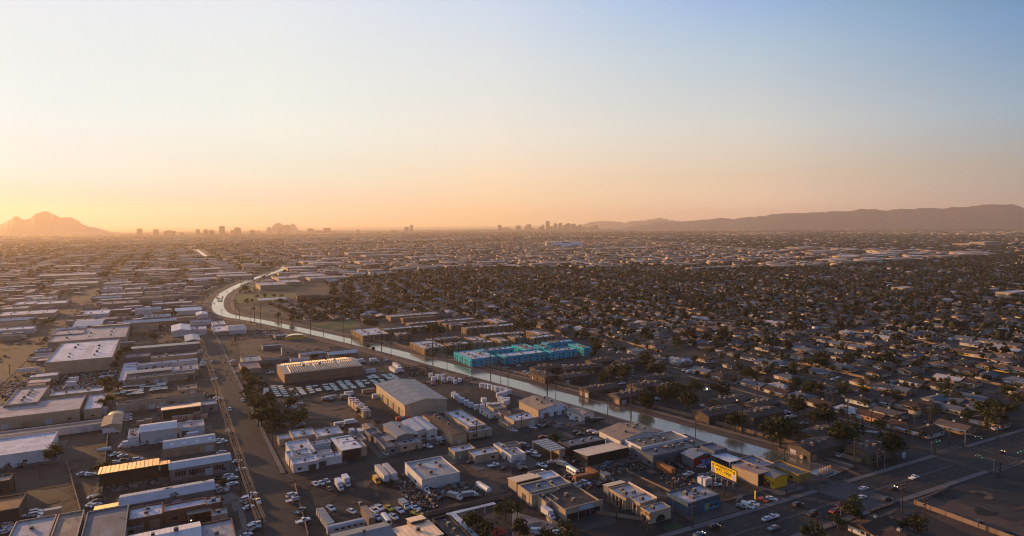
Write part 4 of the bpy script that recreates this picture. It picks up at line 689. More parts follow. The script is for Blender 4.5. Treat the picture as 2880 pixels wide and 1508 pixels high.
LANDMARKS = [
(242,194,'the yellow lettered shop'),(224,209,'the yellow billboard'),(272,483,'the nearest teal apartments'),
(339,513,'the farthest teal apartments'),(140,398,'the big tan steel hall'),(103,271,'the square white workshop'),
(169,201,'the arched repair garage'),(192,194,'the blue corner shop'),(221,254,'the tan roof full of coolers'),(61,326,'the courtyard office'),
(-16,350,'the orange glowing shed'),(-8,419,'the tall skylight workshop'),(-68,702,'the huge white warehouse'),(86,951,'the canal bend'),
(218,1051,'the tan school block'),(105,526,'the striped lit plant'),(191,375,'the ring of white tanks'),(267,367,'the brown two storey flats'),
(339,169,'the big road crossing'),(366,209,'the arcaded brown house'),(444,281,'the long yellow house'),(587,268,'the orange lit two storey house'),
(405,260,'the dark roofed gabled house'),(408,433,'the palm cluster'),(360,629,'the dark grove behind the flats'),
(254,556,'the leafy tree by the tan flats'),(156,221,'the brown signboard shop'),(174,280,'the striped open shed'),(113,350,'the slate grey gable'),
(145,339,'the brown roofed workshop'),(81,228,'the corrugated peach roof'),(57,243,'the silver trailer'),(85,282,'the yellow van'),
(13,344,'the ribbed grey building'),(-1,296,'the rust walled yard'),(-68,417,'the weathered roof with four coolers'),
(-31,446,'the yellow barrel roof'),(-8,562,'the peach corrugated shed roof'),(-3,706,'the long sunlit ridge'),(12,825,'the white gabled hall'),
(-83,928,'the wide grey metal hall'),(-56,1035,'the tall brown walled block'),(-154,950,'the broad brown gable'),
(-205,1364,'the narrow bright roof in the haze'),(208,341,'the stepped white front'),(303,217,'the flats by the canal wall'),
(265,184,'the canal gates'),(254,144,'the tallest pole by the bridge'),(535,624,'the white roof by the curved road'),(553,1779,'the long mall roof'),
(787,2529,'the white distribution hall'),(1832,2750,'the giant blue white hall'),(1546,1007,'the distant green park'),
(1235,530,'the pale hall at the frame edge'),(91,2630,'the three storey office block'),(141,1767,'the lit roof row by the canal'),
(436,1102,'the middle of the housing area'),(764,900,'the houses behind the flats'),(869,835,'the dense tree belt'),
(1038,731,'the wide roofed houses'),(1042,578,'the long lit gable'),(435,330,'the palm shaded street'),(511,463,'the brown roofed cul de sac'),
(598,442,'the peach lit row of homes'),(624,513,'the white community hall'),(1170,604,'the orange gabled roof'),(784,338,'the round planted island'),
]

# ------------------------------------------------------------------ mesh building
class MB:
    def __init__(s): s.v = []; s.f = []
    def quad(s, a, b, c, d): n = len(s.v); s.v += [a, b, c, d]; s.f.append((n, n + 1, n + 2, n + 3)); return s
    def tri(s, a, b, c): n = len(s.v); s.v += [a, b, c]; s.f.append((n, n + 1, n + 2)); return s
    def box(s, x0, y0, z0, x1, y1, z1, tx=0, ty=0, cy=0):
        n = len(s.v)
        s.v += [(x0, y0, z0), (x1, y0, z0), (x1, y1, z0), (x0, y1, z0), (x0 + tx, y0 + ty + cy, z1), (x1 - tx, y0 + ty + cy, z1), (x1 - tx, y1 - ty + cy, z1), (x0 + tx, y1 - ty + cy, z1)]
        for q in ((3, 2, 1, 0), (4, 5, 6, 7), (0, 1, 5, 4), (1, 2, 6, 5), (2, 3, 7, 6), (3, 0, 4, 7)): s.f.append(tuple(n + i for i in q))
        return s
    def cyl(s, x, y, z0, z1, r, n=10, r1=None, ax='z', cap=True):
        k = len(s.v); r1 = r if r1 is None else r1
        for zz, rr in ((z0, r), (z1, r1)):
            for i in range(n):
                a = 2 * math.pi * i / n; c_, s_ = math.cos(a) * rr, math.sin(a) * rr
                s.v.append((x + c_, y + s_, zz) if ax == 'z' else ((zz, x + c_, y + s_) if ax == 'x' else (x + c_, zz, y + s_)))
        for i in range(n):
            j = (i + 1) % n; s.f.append((k + i, k + j, k + n + j, k + n + i))
        if cap: s.f.append(tuple(k + i for i in reversed(range(n)))); s.f.append(tuple(k + n + i for i in range(n)))
        return s
    def bar(s, p, q, r, n=4):
        p = np.array(p, float); q = np.array(q, float); d = q - p; l = np.linalg.norm(d)
        if l < 1e-6: return s
        d /= l; u = np.cross(d, (0, 0, 1)); 
        if np.linalg.norm(u) < 1e-3: u = np.array((1., 0, 0))
        u /= np.linalg.norm(u); w_ = np.cross(d, u); k = len(s.v)
        for e in (p, q):
            for i in range(n):
                a = 2 * math.pi * (i + .5) / n; s.v.append(tuple(e + r * (math.cos(a) * u + math.sin(a) * w_)))
        for i in range(n):
            j = (i + 1) % n; s.f.append((k + i, k + j, k + n + j, k + n + i))
        s.f.append(tuple(k + i for i in reversed(range(n)))); s.f.append(tuple(k + n + i for i in range(n)))
        return s
    def mesh(s, name):
        me = bpy.data.meshes.new(name); me.from_pydata(s.v, [], s.f); return me
def link(name, me, m, parent=None, col=None, loc=None, rz=0):
    if isinstance(me, MB): me = me.mesh(name)
    if m is not None and not me.materials: me.materials.append(M[m] if isinstance(m, str) else m)
    o = bpy.data.objects.new(name, me); COL.objects.link(o)
    if parent is not None: o.parent = parent
    if col is not None: o.color = (*col, 1)
    if loc is not None: o.location = loc
    if rz: o.rotation_euler = (0, 0, rz)
    return o
def tag(o, label, cat, group=None):
    o['label'] = label; o['category'] = cat
    if group: o['group'] = group
    return o
def thing(name, loc, label, cat, group=None, rz=0):
    o = bpy.data.objects.new(name, None); o.empty_display_size = .5; COL.objects.link(o); o.location = loc; o.rotation_euler = (0, 0, rz)
    return tag(o, label, cat, group)
def struct(name, me, m, kind='structure'):
    o = link(name, me, m); o['kind'] = kind; return o
def jit(c, a=.12, r=rnd):
    k = 1 + r.uniform(-a, a); return tuple(max(0, min(1, x * k * (1 + r.uniform(-a * .2, a * .2)))) for x in c)
U_ = ['first', 'second', 'third', 'fourth', 'fifth', 'sixth', 'seventh', 'eighth', 'ninth', 'tenth', 'eleventh', 'twelfth', 'thirteenth', 'fourteenth', 'fifteenth', 'sixteenth', 'seventeenth', 'eighteenth', 'nineteenth']
ORD = ['nearest'] + [u + ' nearest' for u in U_[1:]]
for tn, te in (('twentieth', 'twenty'), ('thirtieth', 'thirty'), ('fortieth', 'forty'), ('fiftieth', 'fifty'), ('sixtieth', 'sixty'), ('seventieth', 'seventy')): ORD += [tn + ' nearest'] + ['%s %s nearest' % (te, u) for u in U_[:9]]
AUTO = []      # (object, phrase, x, y) resolved at the end
def auto(o, phrase, x, y): AUTO.append((o, phrase, x, y))
def resolve():
    import collections
    used = collections.defaultdict(list)
    for o, ph, x, y in AUTO:
        d, l = min(((math.hypot(x - a, y - b_), n) for a, b_, n in LANDMARKS))
        used[(ph, l)].append((d, o))
    for (ph, l), it in used.items():
        it.sort(key=lambda q: q[0])
        for i, (d, o) in enumerate(it):
            if len(it) == 1: o['label'] = '%s close to %s' % (ph, l)
            elif i < len(ORD): o['label'] = '%s, %s to %s' % (ph, ORD[i], l)
            else: o['label'] = '%s, well away from %s' % (ph, l)

# ------------------------------------------------------------------ ground, roads, canal
g = MB(); S_ = 90000
ys = [-3000, -200, 60, 400, 900, 2000, 5000, 12000, 30000, S_]; xs = [-30000, -8000, -2000, -400, 0, 400, 2000, 8000, 30000, S_]
for i in range(len(xs) - 1):
    for j in range(len(ys) - 1): g.quad((xs[i], ys[j], 0), (xs[i + 1], ys[j], 0), (xs[i + 1], ys[j + 1], 0), (xs[i], ys[j + 1], 0))
struct('ground', g, 'ground')
def strip(pts, w, z): 
    mb = MB(); P = [np.array(p, float) for p in pts]; L_, R_ = [], []
    for i, p in enumerate(P):
        d = P[min(i + 1, len(P) - 1)] - P[max(i - 1, 0)]; d /= np.linalg.norm(d); n = np.array((-d[1], d[0]))
        ww = w[i] if isinstance(w, (list, tuple)) else w
        L_.append(p + n * ww / 2); R_.append(p - n * ww / 2)
    for i in range(len(P) - 1): mb.quad((*R_[i], z), (*R_[i + 1], z), (*L_[i + 1], z), (*L_[i], z))
    return mb
def poly(pts, z):
    mb = MB(); mb.v = [(x, y, z) for x, y in pts]
    a = sum(pts[i][0] * pts[(i + 1) % len(pts)][1] - pts[(i + 1) % len(pts)][0] * pts[i][1] for i in range(len(pts)))
    mb.f = [tuple(range(len(pts))) if a > 0 else tuple(reversed(range(len(pts))))]; return mb
K_ = [[0.95754, -0.01183], [0.00049, 0.98236], [6.24159, 3.92629]]
def lay(mb):      # the road plan east of the yards is turned by half a degree
    mb.v = [(x * K_[0][0] + y * K_[1][0] + K_[2][0], x * K_[0][1] + y * K_[1][1] + K_[2][1], z) if x > 100 and y < 430 else (x, y, z) for x, y, z in mb.v]; return mb
def rect(x0, y0, x1, y1, z): return MB().quad((x0, y0, z), (x1, y0, z), (x1, y1, z), (x0, y1, z))
for i, (nm, mt, pts) in enumerate(GROUND):
    struct(nm, poly(pts, .02 + .004 * i), mt)
ROADS = [('wide_street', (26.4, 119, 43.9, 765)), ('side_street', (44, 295.3, 174, 306.2)), ('side_street', (-560, 296, 26.3, 306)),
         ('main_road', (120, 154, 340, 174.5)), ('main_road', (368.2, 152, 900, 174)), ('crossing_road', (340.1, -100, 368.1, 153.9)), ('crossing', (340.1, 154, 368.1, 174.6)), ('crossing_road', (343, 174.7, 366.5, 205)),
         ('housing_street', (357.5, 205.1, 366.5, 420)), ('hazy_street', (-126, 300, -108.8, 3020)), ('far_avenue', (-900, 1290, 2600, 1312)), ('far_avenue', (-1500, 2300, 5000, 2330)), ('far_avenue', (-1500, 760.5, 60, 776))]
for i, (nm, r_) in enumerate(ROADS): struct(nm, lay(rect(*r_, .18 + .004 * i)), 'road')
# kerb side walks
for r_ in [(120, 174.7, 247, 177.4), (268.5, 174.7, 339.8, 177.4), (120, 151.2, 247, 153.8), (268.5, 151.2, 339.8, 153.8), (44.1, 308, 52, 760), (355.2, 207, 357.3, 420), (366.7, 207, 368.9, 420), (368.4, 174.4, 900, 176.8), (368.4, 149, 900, 151.8)]:
    o = struct('sidewalk', lay(MB().box(r_[0], r_[1], 0, r_[2] if r_[2] != 52 else 46, r_[3], .33)), 'conc' if r_[1] != 309 else 'kerb')
# lane markings
def dashes(x0, x1, y, step=9, l=3, w_=.16, vert=False):
    mb = MB(); a = x0
    while a < x1:
        if not vert: mb.quad((a, y, .26), (a + l, y, .26), (a + l, y + w_, .26), (a, y + w_, .26))
        else: mb.quad((y, a, .26), (y + w_, a, .26), (y + w_, a + l, .26), (y, a + l, .26))
        a += step
    return lay(mb)
for y in (157.5, 161, 167.5, 171): struct('lane_marking', dashes(120, 336, y), 'line')
for y in (164, 164.6): struct('lane_marking', dashes(125, 334, y, 400, 209), 'line')
for y in (157.5, 161, 164.3, 167.5, 171): struct('lane_marking', dashes(374, 900, y), 'line')
for y in (337.2, 339.2): struct('crosswalk_line', dashes(154.5, 174, y, 60, 19.5, .3, True), 'line')
for y in (369, 371): struct('crosswalk_line', dashes(153, 173.5, y, 60, 20, .3, True), 'line')
for y in (176.3, 178.3): struct('crosswalk_line', dashes(343.5, 366, y, 60, 22, .3), 'line')
for y in (151.9, 150): struct('crosswalk_line', dashes(341, 368, y, 60, 26, .3), 'line')
for k in range(14): struct('parking_line', MB().quad((205 + (k % 7) * .5, 184 + k * 3, .14), (209.5, 184 + k * 3, .14), (209.5, 184.15 + k * 3, .14), (205, 184.15 + k * 3, .14)), 'line')
# canal
CANAL = [(146.3, 5171.5), (146.6, 3378.6), (148.3, 2761.4), (212.9, 2305.9), (287.8, 2020.3), (291.6, 1872.0), (240.0, 1699.2), (180.2, 1546.0), (135.9, 1400.6), (91.3, 1224.7), (75.4, 1126.0), (66.5, 1036.8), (63.9, 982.0), (65.4, 927.1), (75.3, 886.8), (96.1, 838.0), (120.8, 765.3), (153.3, 659.7), (182.7, 554.6), (200.3, 481.8), (221.8, 395.3), (243.7, 296.1), (254.4, 241.6), (262.7, 202.1), (265.1, 181.3)]
WID = [14, 14, 14, 14, 15, 15, 15, 15, 15, 15, 15, 15.5, 15.5, 15.5, 15, 15, 15, 15, 15, 15.5, 16, 16.5, 16, 14, 11]
def smooth(P, W_, n=4):
    out, ow = [], []
    for i in range(len(P) - 1):
        p0, p1, p2, p3 = (np.array(P[max(0, min(len(P) - 1, k))], float) for k in (i - 1, i, i + 1, i + 2))
        for k in range(n):
            u = k / n; out.append(tuple(.5 * (2 * p1 + (p2 - p0) * u + (2 * p0 - 5 * p1 + 4 * p2 - p3) * u * u + (3 * p1 - p0 - 3 * p2 + p3) * u ** 3))); ow.append(W_[i] * (1 - u) + W_[i + 1] * u)
    return out + [P[-1]], ow + [W_[-1]]
CP, CW = smooth(CANAL, WID)
struct('canal_bank', strip(CP, [x + 26 for x in CW], .255), 'bank')
struct('canal_path', strip([(p[0], p[1]) for p in CP], [x + 12 for x in CW], .275), 'dirt')
struct('canal_lining', strip(CP, [x + 1.8 for x in CW], .295), 'kerb')
struct('canal_water', strip(CP, CW, .315), 'water')
struct('bridge_deck', lay(MB().box(247.2, 152, .1, 268.3, 176.5, .4)), 'deck')
CPn = np.array([p for p in CP if p[1] < 1500], float); dn = np.gradient(CPn, axis=0); dn /= np.linalg.norm(dn, axis=1)[:, None]; nn = np.stack([-dn[:, 1], dn[:, 0]], 1)
for off, w_, m_, nm in ((12.2, 3.0, 'track', 'bank_track'), (18.6, 3.6, 'track', 'bank_track'), (15.4, 2.0, 'yard', 'bank_verge'), (-11.6, 2.6, 'track', 'bank_track'), (22, 2.4, 'yard', 'bank_verge')):
    struct(nm, strip([tuple(p) for p in CPn + nn * off], w_, .262 + .002 * (off > 13) + (.012 if abs(off) < 14 else 0)), m_)
# haze box
hz = MB().box(-9000, -3000, -1, 27500, 27500, 800)
hm = bpy.data.materials.new('haze_air'); hm.use_nodes = True; ht = hm.node_tree; ht.nodes.clear()
pv = N(ht, 'ShaderNodeVolumePrincipled'); pv.inputs['Density'].default_value = HAZE; pv.inputs['Color'].default_value = (1., .85, .68, 1); pv.inputs['Anisotropy'].default_value = .42
out = N(ht, 'ShaderNodeOutputMaterial'); ht.links.new(pv.outputs[0], out.inputs['Volume'])
struct('haze', hz, hm, 'stuff')

# ------------------------------------------------------------------ mountains
def ridge(name, pts, base_d, label, rough_, seed):
    rr = np.random.default_rng(seed); P = np.array(pts, float); xs_, ys_, zs_ = [], [], []; step = base_d * .03
    for i in range(len(P) - 1):
        n = max(2, int(np.linalg.norm(P[i + 1, :2] - P[i, :2]) / step))
        for k in range(n):
            u = k / n; q = P[i] * (1 - u) + P[i + 1] * u; q = q.copy(); q[2] += rr.normal() * rough_ * (1 if k else 0); xs_.append(q)
    xs_.append(P[-1]); Q = np.array(xs_); n = len(Q)
    d = np.repeat((Q[-1:, :2] - Q[:1, :2]), n, 0).astype(float); d /= np.linalg.norm(d, axis=1)[:, None] + 1e-9; nr = np.stack([-d[:, 1], d[:, 0]], 1)
    rows = 31; mb = MB(); us = np.linspace(-1, 1, rows); ii = np.arange(n) * step
    ph_ = rr.uniform(0, 6.28, (9, 2)); fr = [(.0011 * 1.75 ** k, .8 * 1.6 ** k) for k in range(9)]
    def nz(i_, u): return sum(math.sin(i_ * f * (3000 / base_d) + ph_[k, 0] + 1.7 * math.sin(u * g_ * 2 + ph_[k, 1])) * math.cos(u * g_ * 3 + ph_[k, 1] + i_ * f * .6) / (1.45 ** k) for k, (f, g_) in enumerate(fr))
    for r_, u in enumerate(us):
        f = (1 - abs(u)) ** 1.2
        for i in range(n):
            zr = max(Q[i, 2], 2); z = zr * f * (1 + (0 if u == 0 else .11 * nz(ii[i], u) * min(1, abs(u) * 3) * (abs(u) < .98)))
            if u != 0: z = max(-2, min(z, zr * (1 - .45 * abs(u))))
            x, y = Q[i, :2] + nr[i] * u * base_d; mb.v.append((x, y, z - (2 if abs(u) == 1 else 0)))
    for r_ in range(rows - 1):
        for i in range(n - 1):
            a = r_ * n + i; mb.f.append((a, a + 1, a + n + 1, a + n))
    return struct('mountain_range', mb, 'rock')
DD = {'camel_shaped_mountain': (1500, 9), 'twin_butte': (500, 4), 'distant_range': (2200, 18), 'south_mountain_range': (2600, 7)}
for k, (nm, pts) in enumerate(RIDGES): ridge(nm, pts, DD[nm][0], nm, DD[nm][1], k)

# ------------------------------------------------------------------ shared pieces
def m_unit():
    mb = MB().box(-.9, -.9, .35, .9, .9, 1.6, .08, .08); [mb.box(a - .08, b_ - .08, 0, a + .08, b_ + .08, .35) for a in (-.7, .7) for b_ in (-.7, .7)]
    mb.cyl(0, 0, 1.6, 1.75, .5, 8); return mb.mesh('rooftop_unit')
UNIT = m_unit(); UNIT.materials.append(M['cooler'])
LOUV = MB(); LOUV.box(-.93, -.7, .5, -.905, .7, 1.4); LOUV.box(-.7, -.93, .5, .7, -.905, 1.4); LOUV = LOUV.mesh('louver'); LOUV.materials.append(M['louver'])
VENT = MB().cyl(0, 0, 0, .7, .18, 6).cyl(0, 0, .7, .85, .32, 6).mesh('vent'); VENT.materials.append(M['cooler'])
def unit_mesh(w_, l_): return None
WINC = {}
def win_mesh(w_, h_, ax):
    k = (round(w_, 1), round(h_, 1), ax)
    if k not in WINC:
        mb = MB()
        if ax == 'y': mb.box(-w_ / 2, -.06, 0, w_ / 2, .03, h_)
        else: mb.box(-.06, -w_ / 2, 0, .03, w_ / 2, h_)
        me = mb.mesh('window'); me.materials.append(M['glass']); WINC[k] = me
    return WINC[k]
DOORC = {}
def door_mesh(w_, h_, ax):
    k = (round(w_, 1), round(h_, 1), ax)
    if k not in DOORC:
        mb = MB(); n = 4
        for i in range(n):      # horizontal door sections, each proud of the joint
            z0, z1 = h_ * i / n + .02, h_ * (i + 1) / n - .02
            if ax == 'y': mb.box(-w_ / 2, -.09, z0, w_ / 2, .02, z1)
            else: mb.box(-.09, -w_ / 2, z0, .02, w_ / 2, z1)
        me = mb.mesh('door'); me.materials.append(M['plain']); DOORC[k] = me
    return DOORC[k]
OCC = []
RBS = random.Random(5)
def frontage(t, W, D, h, wall, r, label, near):
    """doors and windows along the three sides the camera can see"""
    dark = (.07, .06, .055)
    for ax, ln in (('y', W), ('x', D), ('x2', D)):
        n = int(ln // 5.5)
        if n < 1 or (not near and ax == 'x2'): continue
        n = min(n, 9)
        for i in range(n):
            p = (i + .5) / n * ln - ln / 2; typ = r.random()
            if typ < .28: continue
            loc = {'y': (p, -D / 2, 0), 'x': (-W / 2, p, 0), 'x2': (W / 2, p, 0)}[ax]
            if typ < .58 and h > 3.6:
                dw = min(3.4, ln / n * .7); o = link('roller_door', door_mesh(dw, min(3.4, h * .66), 'y' if ax == 'y' else 'x'), None, t, jit(r.choice([(.5, .48, .45), dark, (.3, .2, .14), (.4, .4, .42)])), (loc[0], loc[1], .02))
            elif typ < .72:
                o = link('door', door_mesh(1.1, 2.1, 'y' if ax == 'y' else 'x'), None, t, jit(r.choice([(.2, .12, .08), dark, (.5, .5, .5)])), (loc[0], loc[1], .02))
            else:
                o = link('window', win_mesh(1.8, 1.1, 'y' if ax == 'y' else 'x'), None, t, None, (loc[0], loc[1], 1.3))
            if ax == 'x2': o.rotation_euler = (0, 0, math.pi)
def shell(W, D, h, par=.45, th=.25):
    """outer wall shell with a parapet; open at the top down to the roof deck"""
    mb = MB(); a, b_ = W / 2, D / 2; n = 0
    o = [(-a, -b_), (a, -b_), (a, b_), (-a, b_)]; i_ = [(-a + th, -b_ + th), (a - th, -b_ + th), (a - th, b_ - th), (-a + th, b_ - th)]
    mb.v = [(x, y, 0) for x, y in o] + [(x, y, h) for x, y in o] + [(x, y, h) for x, y in i_] + [(x, y, h - par - .1) for x, y in i_]
    for k in range(4):
        j = (k + 1) % 4; mb.f += [(k, j, 4 + j, 4 + k), (4 + k, 4 + j, 8 + j, 8 + k), (8 + k, 8 + j, 12 + j, 12 + k)]
    return mb
def roofunits(t, W, D, z, n, r, zf=None):
    if n <= 0: return
    big = W * D > 900; cols = max(1, round(math.sqrt(n * W / max(D, 1)))); rows = math.ceil(n / cols); k = 0
    for i in range(cols):
        for j in range(rows):
            if k >= n: return
            k += 1
            x = ((i + .5) / cols - .5) * W * .86 + r.uniform(-.8, .8); y = ((j + .5) / rows - .5) * D * .8 + r.uniform(-.6, .6)
            zz = z if zf is None else zf(x, y)
            if n > 5 and r.random() < .3: link('roof_vent', VENT, None, t, None, (x, y, zz - .02)); continue
            s = r.uniform(.6, .95) * (1.15 if big else 1)
            o = link('rooftop_unit', UNIT, None, t, None, (x, y, zz - .02), 0); o.scale = (s, s * r.uniform(.9, 1.3), s)
            lv = link('louver', LOUV, None, o)
NB = [0]
def building(kind, name, x0, y0, x1, y1, h, wall, roof, units, label, k, near=True):
    NB[0] += 1; r = random.Random(NB[0] * 7 + 1)
    h = h + (NB[0] % 9) * .013
    W, D = x1 - x0 - .02 * (NB[0] % 5), y1 - y0 - .02 * (NB[0] % 7); cx, cy = (x0 + x1) / 2, (y0 + y1) / 2
    OCC.append((x0, y0, x1, y1))
    dist = math.hypot(cx, cy)
    cat = {'apartment_block': 'apartment building', 'warehouse': 'warehouse', 'house': 'house', 'canopy': 'canopy', 'carport': 'carport', 'school_building': 'school', 'storage_shed': 'shed'}.get(name, 'building')
    t = thing(name, (cx, cy, 0), label or 'x', cat)
    if not label: t['group'] = 'warehouses in the middle distance'; auto(t, 'pale flat roofed warehouse', cx, cy)
    wc = jit(CO[wall], .08, r); rc = jit(CO[roof], .1, r); a, b_ = W / 2, D / 2
    ribs = k.get('ribs')
    if kind in ('flat', 'apt'):
        par = .5 if kind == 'flat' else .7
        link('wall', shell(W, D, h, par), 'wall', t, wc)
        link('roof', rect(-a + .2, -b_ + .2, a - .2, b_ - .2, h - par), 'roof', t, rc)
        if kind == 'flat' and near:
            link('parapet_cap', shell(W + .16, D + .16, .14, .02, .42), 'plain', t, jit(wc, .2, r), (0, 0, h - .02))
        roofunits(t, W - 2, D - 2, h - par, units, r)
        if near and dist < 700:
            for q in range(r.randint(2, 5)): link('roof_vent', VENT, None, t, None, (r.uniform(-a + 1, a - 1) if a > 1.5 else 0, r.uniform(-b_ + 1, b_ - 1) if b_ > 1.5 else 0, h - par - .02)).scale = (.8, .8, .7)
        if W * D > 120 and dist < 900:   # seams and patches of another roof felt
            for q in range(3):
                pw, pd = r.uniform(.15, .4) * W, r.uniform(.2, .5) * D; px, py = r.uniform(-a + pw / 2 + 1, a - pw / 2 - 1), r.uniform(-b_ + pd / 2 + 1, b_ - pd / 2 - 1)
                link('roof_patch', rect(px - pw / 2, py - pd / 2, px + pw / 2, py + pd / 2, h - par + .012 + .006 * q), 'roof', t, jit(CO[roof], .25, r))
    elif kind in ('gx', 'gy', 'shed', 'canopy', 'barrel'):
        alongx = kind in ('gx',); rise = (D if alongx else W) * (.10 if h > 4.2 else .13); rise = min(rise, 2.2)
        if name == 'house': rise = 1.6
        e = .45; mb = MB(); wm = MB(); zt = None
        if kind == 'gx':
            for z_, s_ in ((0, 1),):
                wm.v = [(-a, -b_, 0), (a, -b_, 0), (a, b_, 0), (-a, b_, 0), (-a, -b_, h), (a, -b_, h), (a, b_, h), (-a, b_, h), (-a, 0, h + rise - .05), (a, 0, h + rise - .05)]
                wm.f = [(0, 1, 5, 4), (2, 3, 7, 6), (1, 2, 6, 9, 5), (3, 0, 4, 8, 7)]
            s = rise / b_
            for sg in (-1, 1):
                p = [(-a - e, sg * (b_ + e), h - s * e + .1), (a + e, sg * (b_ + e), h - s * e + .1), (a + e, 0, h + rise + .1), (-a - e, 0, h + rise + .1)]
                mb.quad(*(p if sg < 0 else p[::-1])); q = [(x, y, z - .18) for x, y, z in p]; mb.quad(*(q[::-1] if sg < 0 else q)); mb.quad(q[0], q[1], p[1], p[0]) if sg < 0 else mb.quad(q[1], q[0], p[0], p[1])
                mb.quad(q[3], q[0], p[0], p[3]); mb.quad(q[1], q[2], p[2], p[1])
            zt = lambda x, y: h + rise * (1 - abs(y) / b_) + .1
        elif kind == 'gy':
            wm.v = [(-a, -b_, 0), (a, -b_, 0), (a, b_, 0), (-a, b_, 0), (-a, -b_, h), (a, -b_, h), (a, b_, h), (-a, b_, h), (0, -b_, h + rise - .05), (0, b_, h + rise - .05)]
            wm.f = [(0, 1, 5, 8, 4), (2, 3, 7, 9, 6), (1, 2, 6, 5), (3, 0, 4, 7)]
            s = rise / a
            for sg in (-1, 1):
                p = [(sg * (a + e), -b_ - e, h - s * e + .1), (0, -b_ - e, h + rise + .1), (0, b_ + e, h + rise + .1), (sg * (a + e), b_ + e, h - s * e + .1)]
                mb.quad(*(p if sg < 0 else p[::-1])); q = [(x, y, z - .18) for x, y, z in p]; mb.quad(*(q[::-1] if sg < 0 else q))
                mb.quad(q[0], q[1], p[1], p[0]); mb.quad(q[3], q[0], p[0], p[3]); mb.quad(q[2], q[3], p[3], p[2])
            zt = lambda x, y: h + rise * (1 - abs(x) / a) + .1
        elif kind in ('shed', 'canopy'):
            dz = min(b_ * .28, 1.0) if kind == 'shed' else .25   # roof falls towards the sun side (+Y)
            lo_, hi_ = h - dz * .5, h + dz * .5
            mb.box(-a - .2, -b_ - .2, 0, a + .2, b_ + .2, .16); mb.v = [(x, y, z + (hi_ + (lo_ - hi_) * (y + b_) / D)) for x, y, z in mb.v]
            wm.v = [(-a + .2, -b_ + .2, 0), (a - .2, -b_ + .2, 0), (a - .2, b_ - .2, 0), (-a + .2, b_ - .2, 0), (-a + .2, -b_ + .2, hi_ - .02), (a - .2, -b_ + .2, hi_ - .02), (a - .2, b_ - .2, lo_ - .02), (-a + .2, b_ - .2, lo_ - .02)]
            wm.f = [(0, 1, 5, 4), (1, 2, 6, 5), (2, 3, 7, 6), (3, 0, 4, 7)]
            zt = lambda x, y: hi_ + (lo_ - hi_) * (y + b_) / D + .16
        else:
            n = 10; wm.box(-a, -b_, 0, a, b_, h * .55)
            P_ = [(-math.cos(math.pi * i / n) * (a + .2), h * .55 + math.sin(math.pi * i / n) * min(a * .55, 2.6)) for i in range(n + 1)]
            for i in range(n): mb.quad((P_[i][0], -b_, P_[i][1]), (P_[i + 1][0], -b_, P_[i + 1][1]), (P_[i + 1][0], b_, P_[i + 1][1]), (P_[i][0], b_, P_[i][1]))
            mb.v += [(x, -b_, z) for x, z in P_]; kk = len(mb.v); mb.f.append(tuple(range(kk - n - 1, kk)))
        if kind == 'canopy':
            for i in range(max(2, int(W // 6) + 1)):
                for yy in (-b_ + .3, b_ - .3):
                    xx = -a + .3 + (W - .6) * i / max(1, int(W // 6)) if W > 6 else (-a + .3 if i == 0 else a - .3)
                    link('post', MB().box(xx - .12, yy - .12, 0, xx + .12, yy + .12, h - .1), 'plain', t, CO['tan'])
        else: link('wall', wm, 'wall', t, wc)
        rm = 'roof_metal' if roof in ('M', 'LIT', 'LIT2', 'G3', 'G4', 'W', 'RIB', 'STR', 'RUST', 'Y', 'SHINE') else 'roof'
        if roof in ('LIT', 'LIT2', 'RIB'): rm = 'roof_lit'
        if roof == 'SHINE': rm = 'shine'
        link('roof', mb, rm, t, rc)
        if kind in ('gx', 'shed') and ribs and dist < 600:   # standing seams, one by one
            n = min(int(W / 1.6), 60)
            if kind == 'shed': me = MB().box(-.05, -b_, 0, .05, b_, .09); me.v = [(x, y, z + hi_ + (lo_ - hi_) * (y + b_) / D + .155) for x, y, z in me.v]
            else:
                me = MB()
                for sg in (-1, 1):
                    q = MB().box(-.05, 0, 0, .05, b_ + e, .09); q.v = [(x, sg * y, z + h + rise * (1 - abs(y) / b_) + .1) for x, y, z in q.v]; n0 = len(me.v); me.v += q.v; me.f += [tuple(n0 + i for i in (f if sg > 0 else f[::-1])) for f in q.f]
            me = me.mesh('roof_seam'); me.materials.append(M['plain'])
            for i in range(n): link('roof_seam', me, None, t, rc, (-a + (i + .5) * W / n, 0, 0))
        if k.get('sky'):
            n = k['sky']
            for i in range(n):
                x = -a + (i + .6) * W / n
                if kind == 'flat': continue
                y0_, y1_ = -b_ * .75, -b_ * .35; me = MB().quad((x - .8, y0_, zt(x, y0_) + .05), (x + .8, y0_, zt(x, y0_) + .05), (x + .8, y1_, zt(x, y1_) + .05), (x - .8, y1_, zt(x, y1_) + .05)); link('skylight', me, 'plain', t, (.6, .6, .56))
        if k.get('big'):
            for i in range(4):
                for j in range(6):
                    x, y = -a + (i + .5) * W / 4 + (j % 2) * 1.5 - .7, -b_ + (j + .5) * D / 6
                    link('skylight', MB().quad((x - 2, y - .35, zt(x - 2, y) + .05), (x + 2, y - .35, zt(x + 2, y) + .05), (x + 2, y + .35, zt(x + 2, y) + .05), (x - 2, y + .35, zt(x - 2, y) + .05)), 'plain', t, (.5, .52, .5))
            for j in range(9):
                y = -b_ + 5 + j * (D - 8) / 9
                link('loading_door', door_mesh(3.6, 4.6, 'x'), None, t, (.03, .03, .03) if j % 2 else (.3, .22, .12), (-a, y, .05))
            link('eave_trim', MB().box(-a - .75, -b_ - .5, h - .35, -a - .42, b_ + .5, h + .12), 'plain', t, (.6, .5, .33))
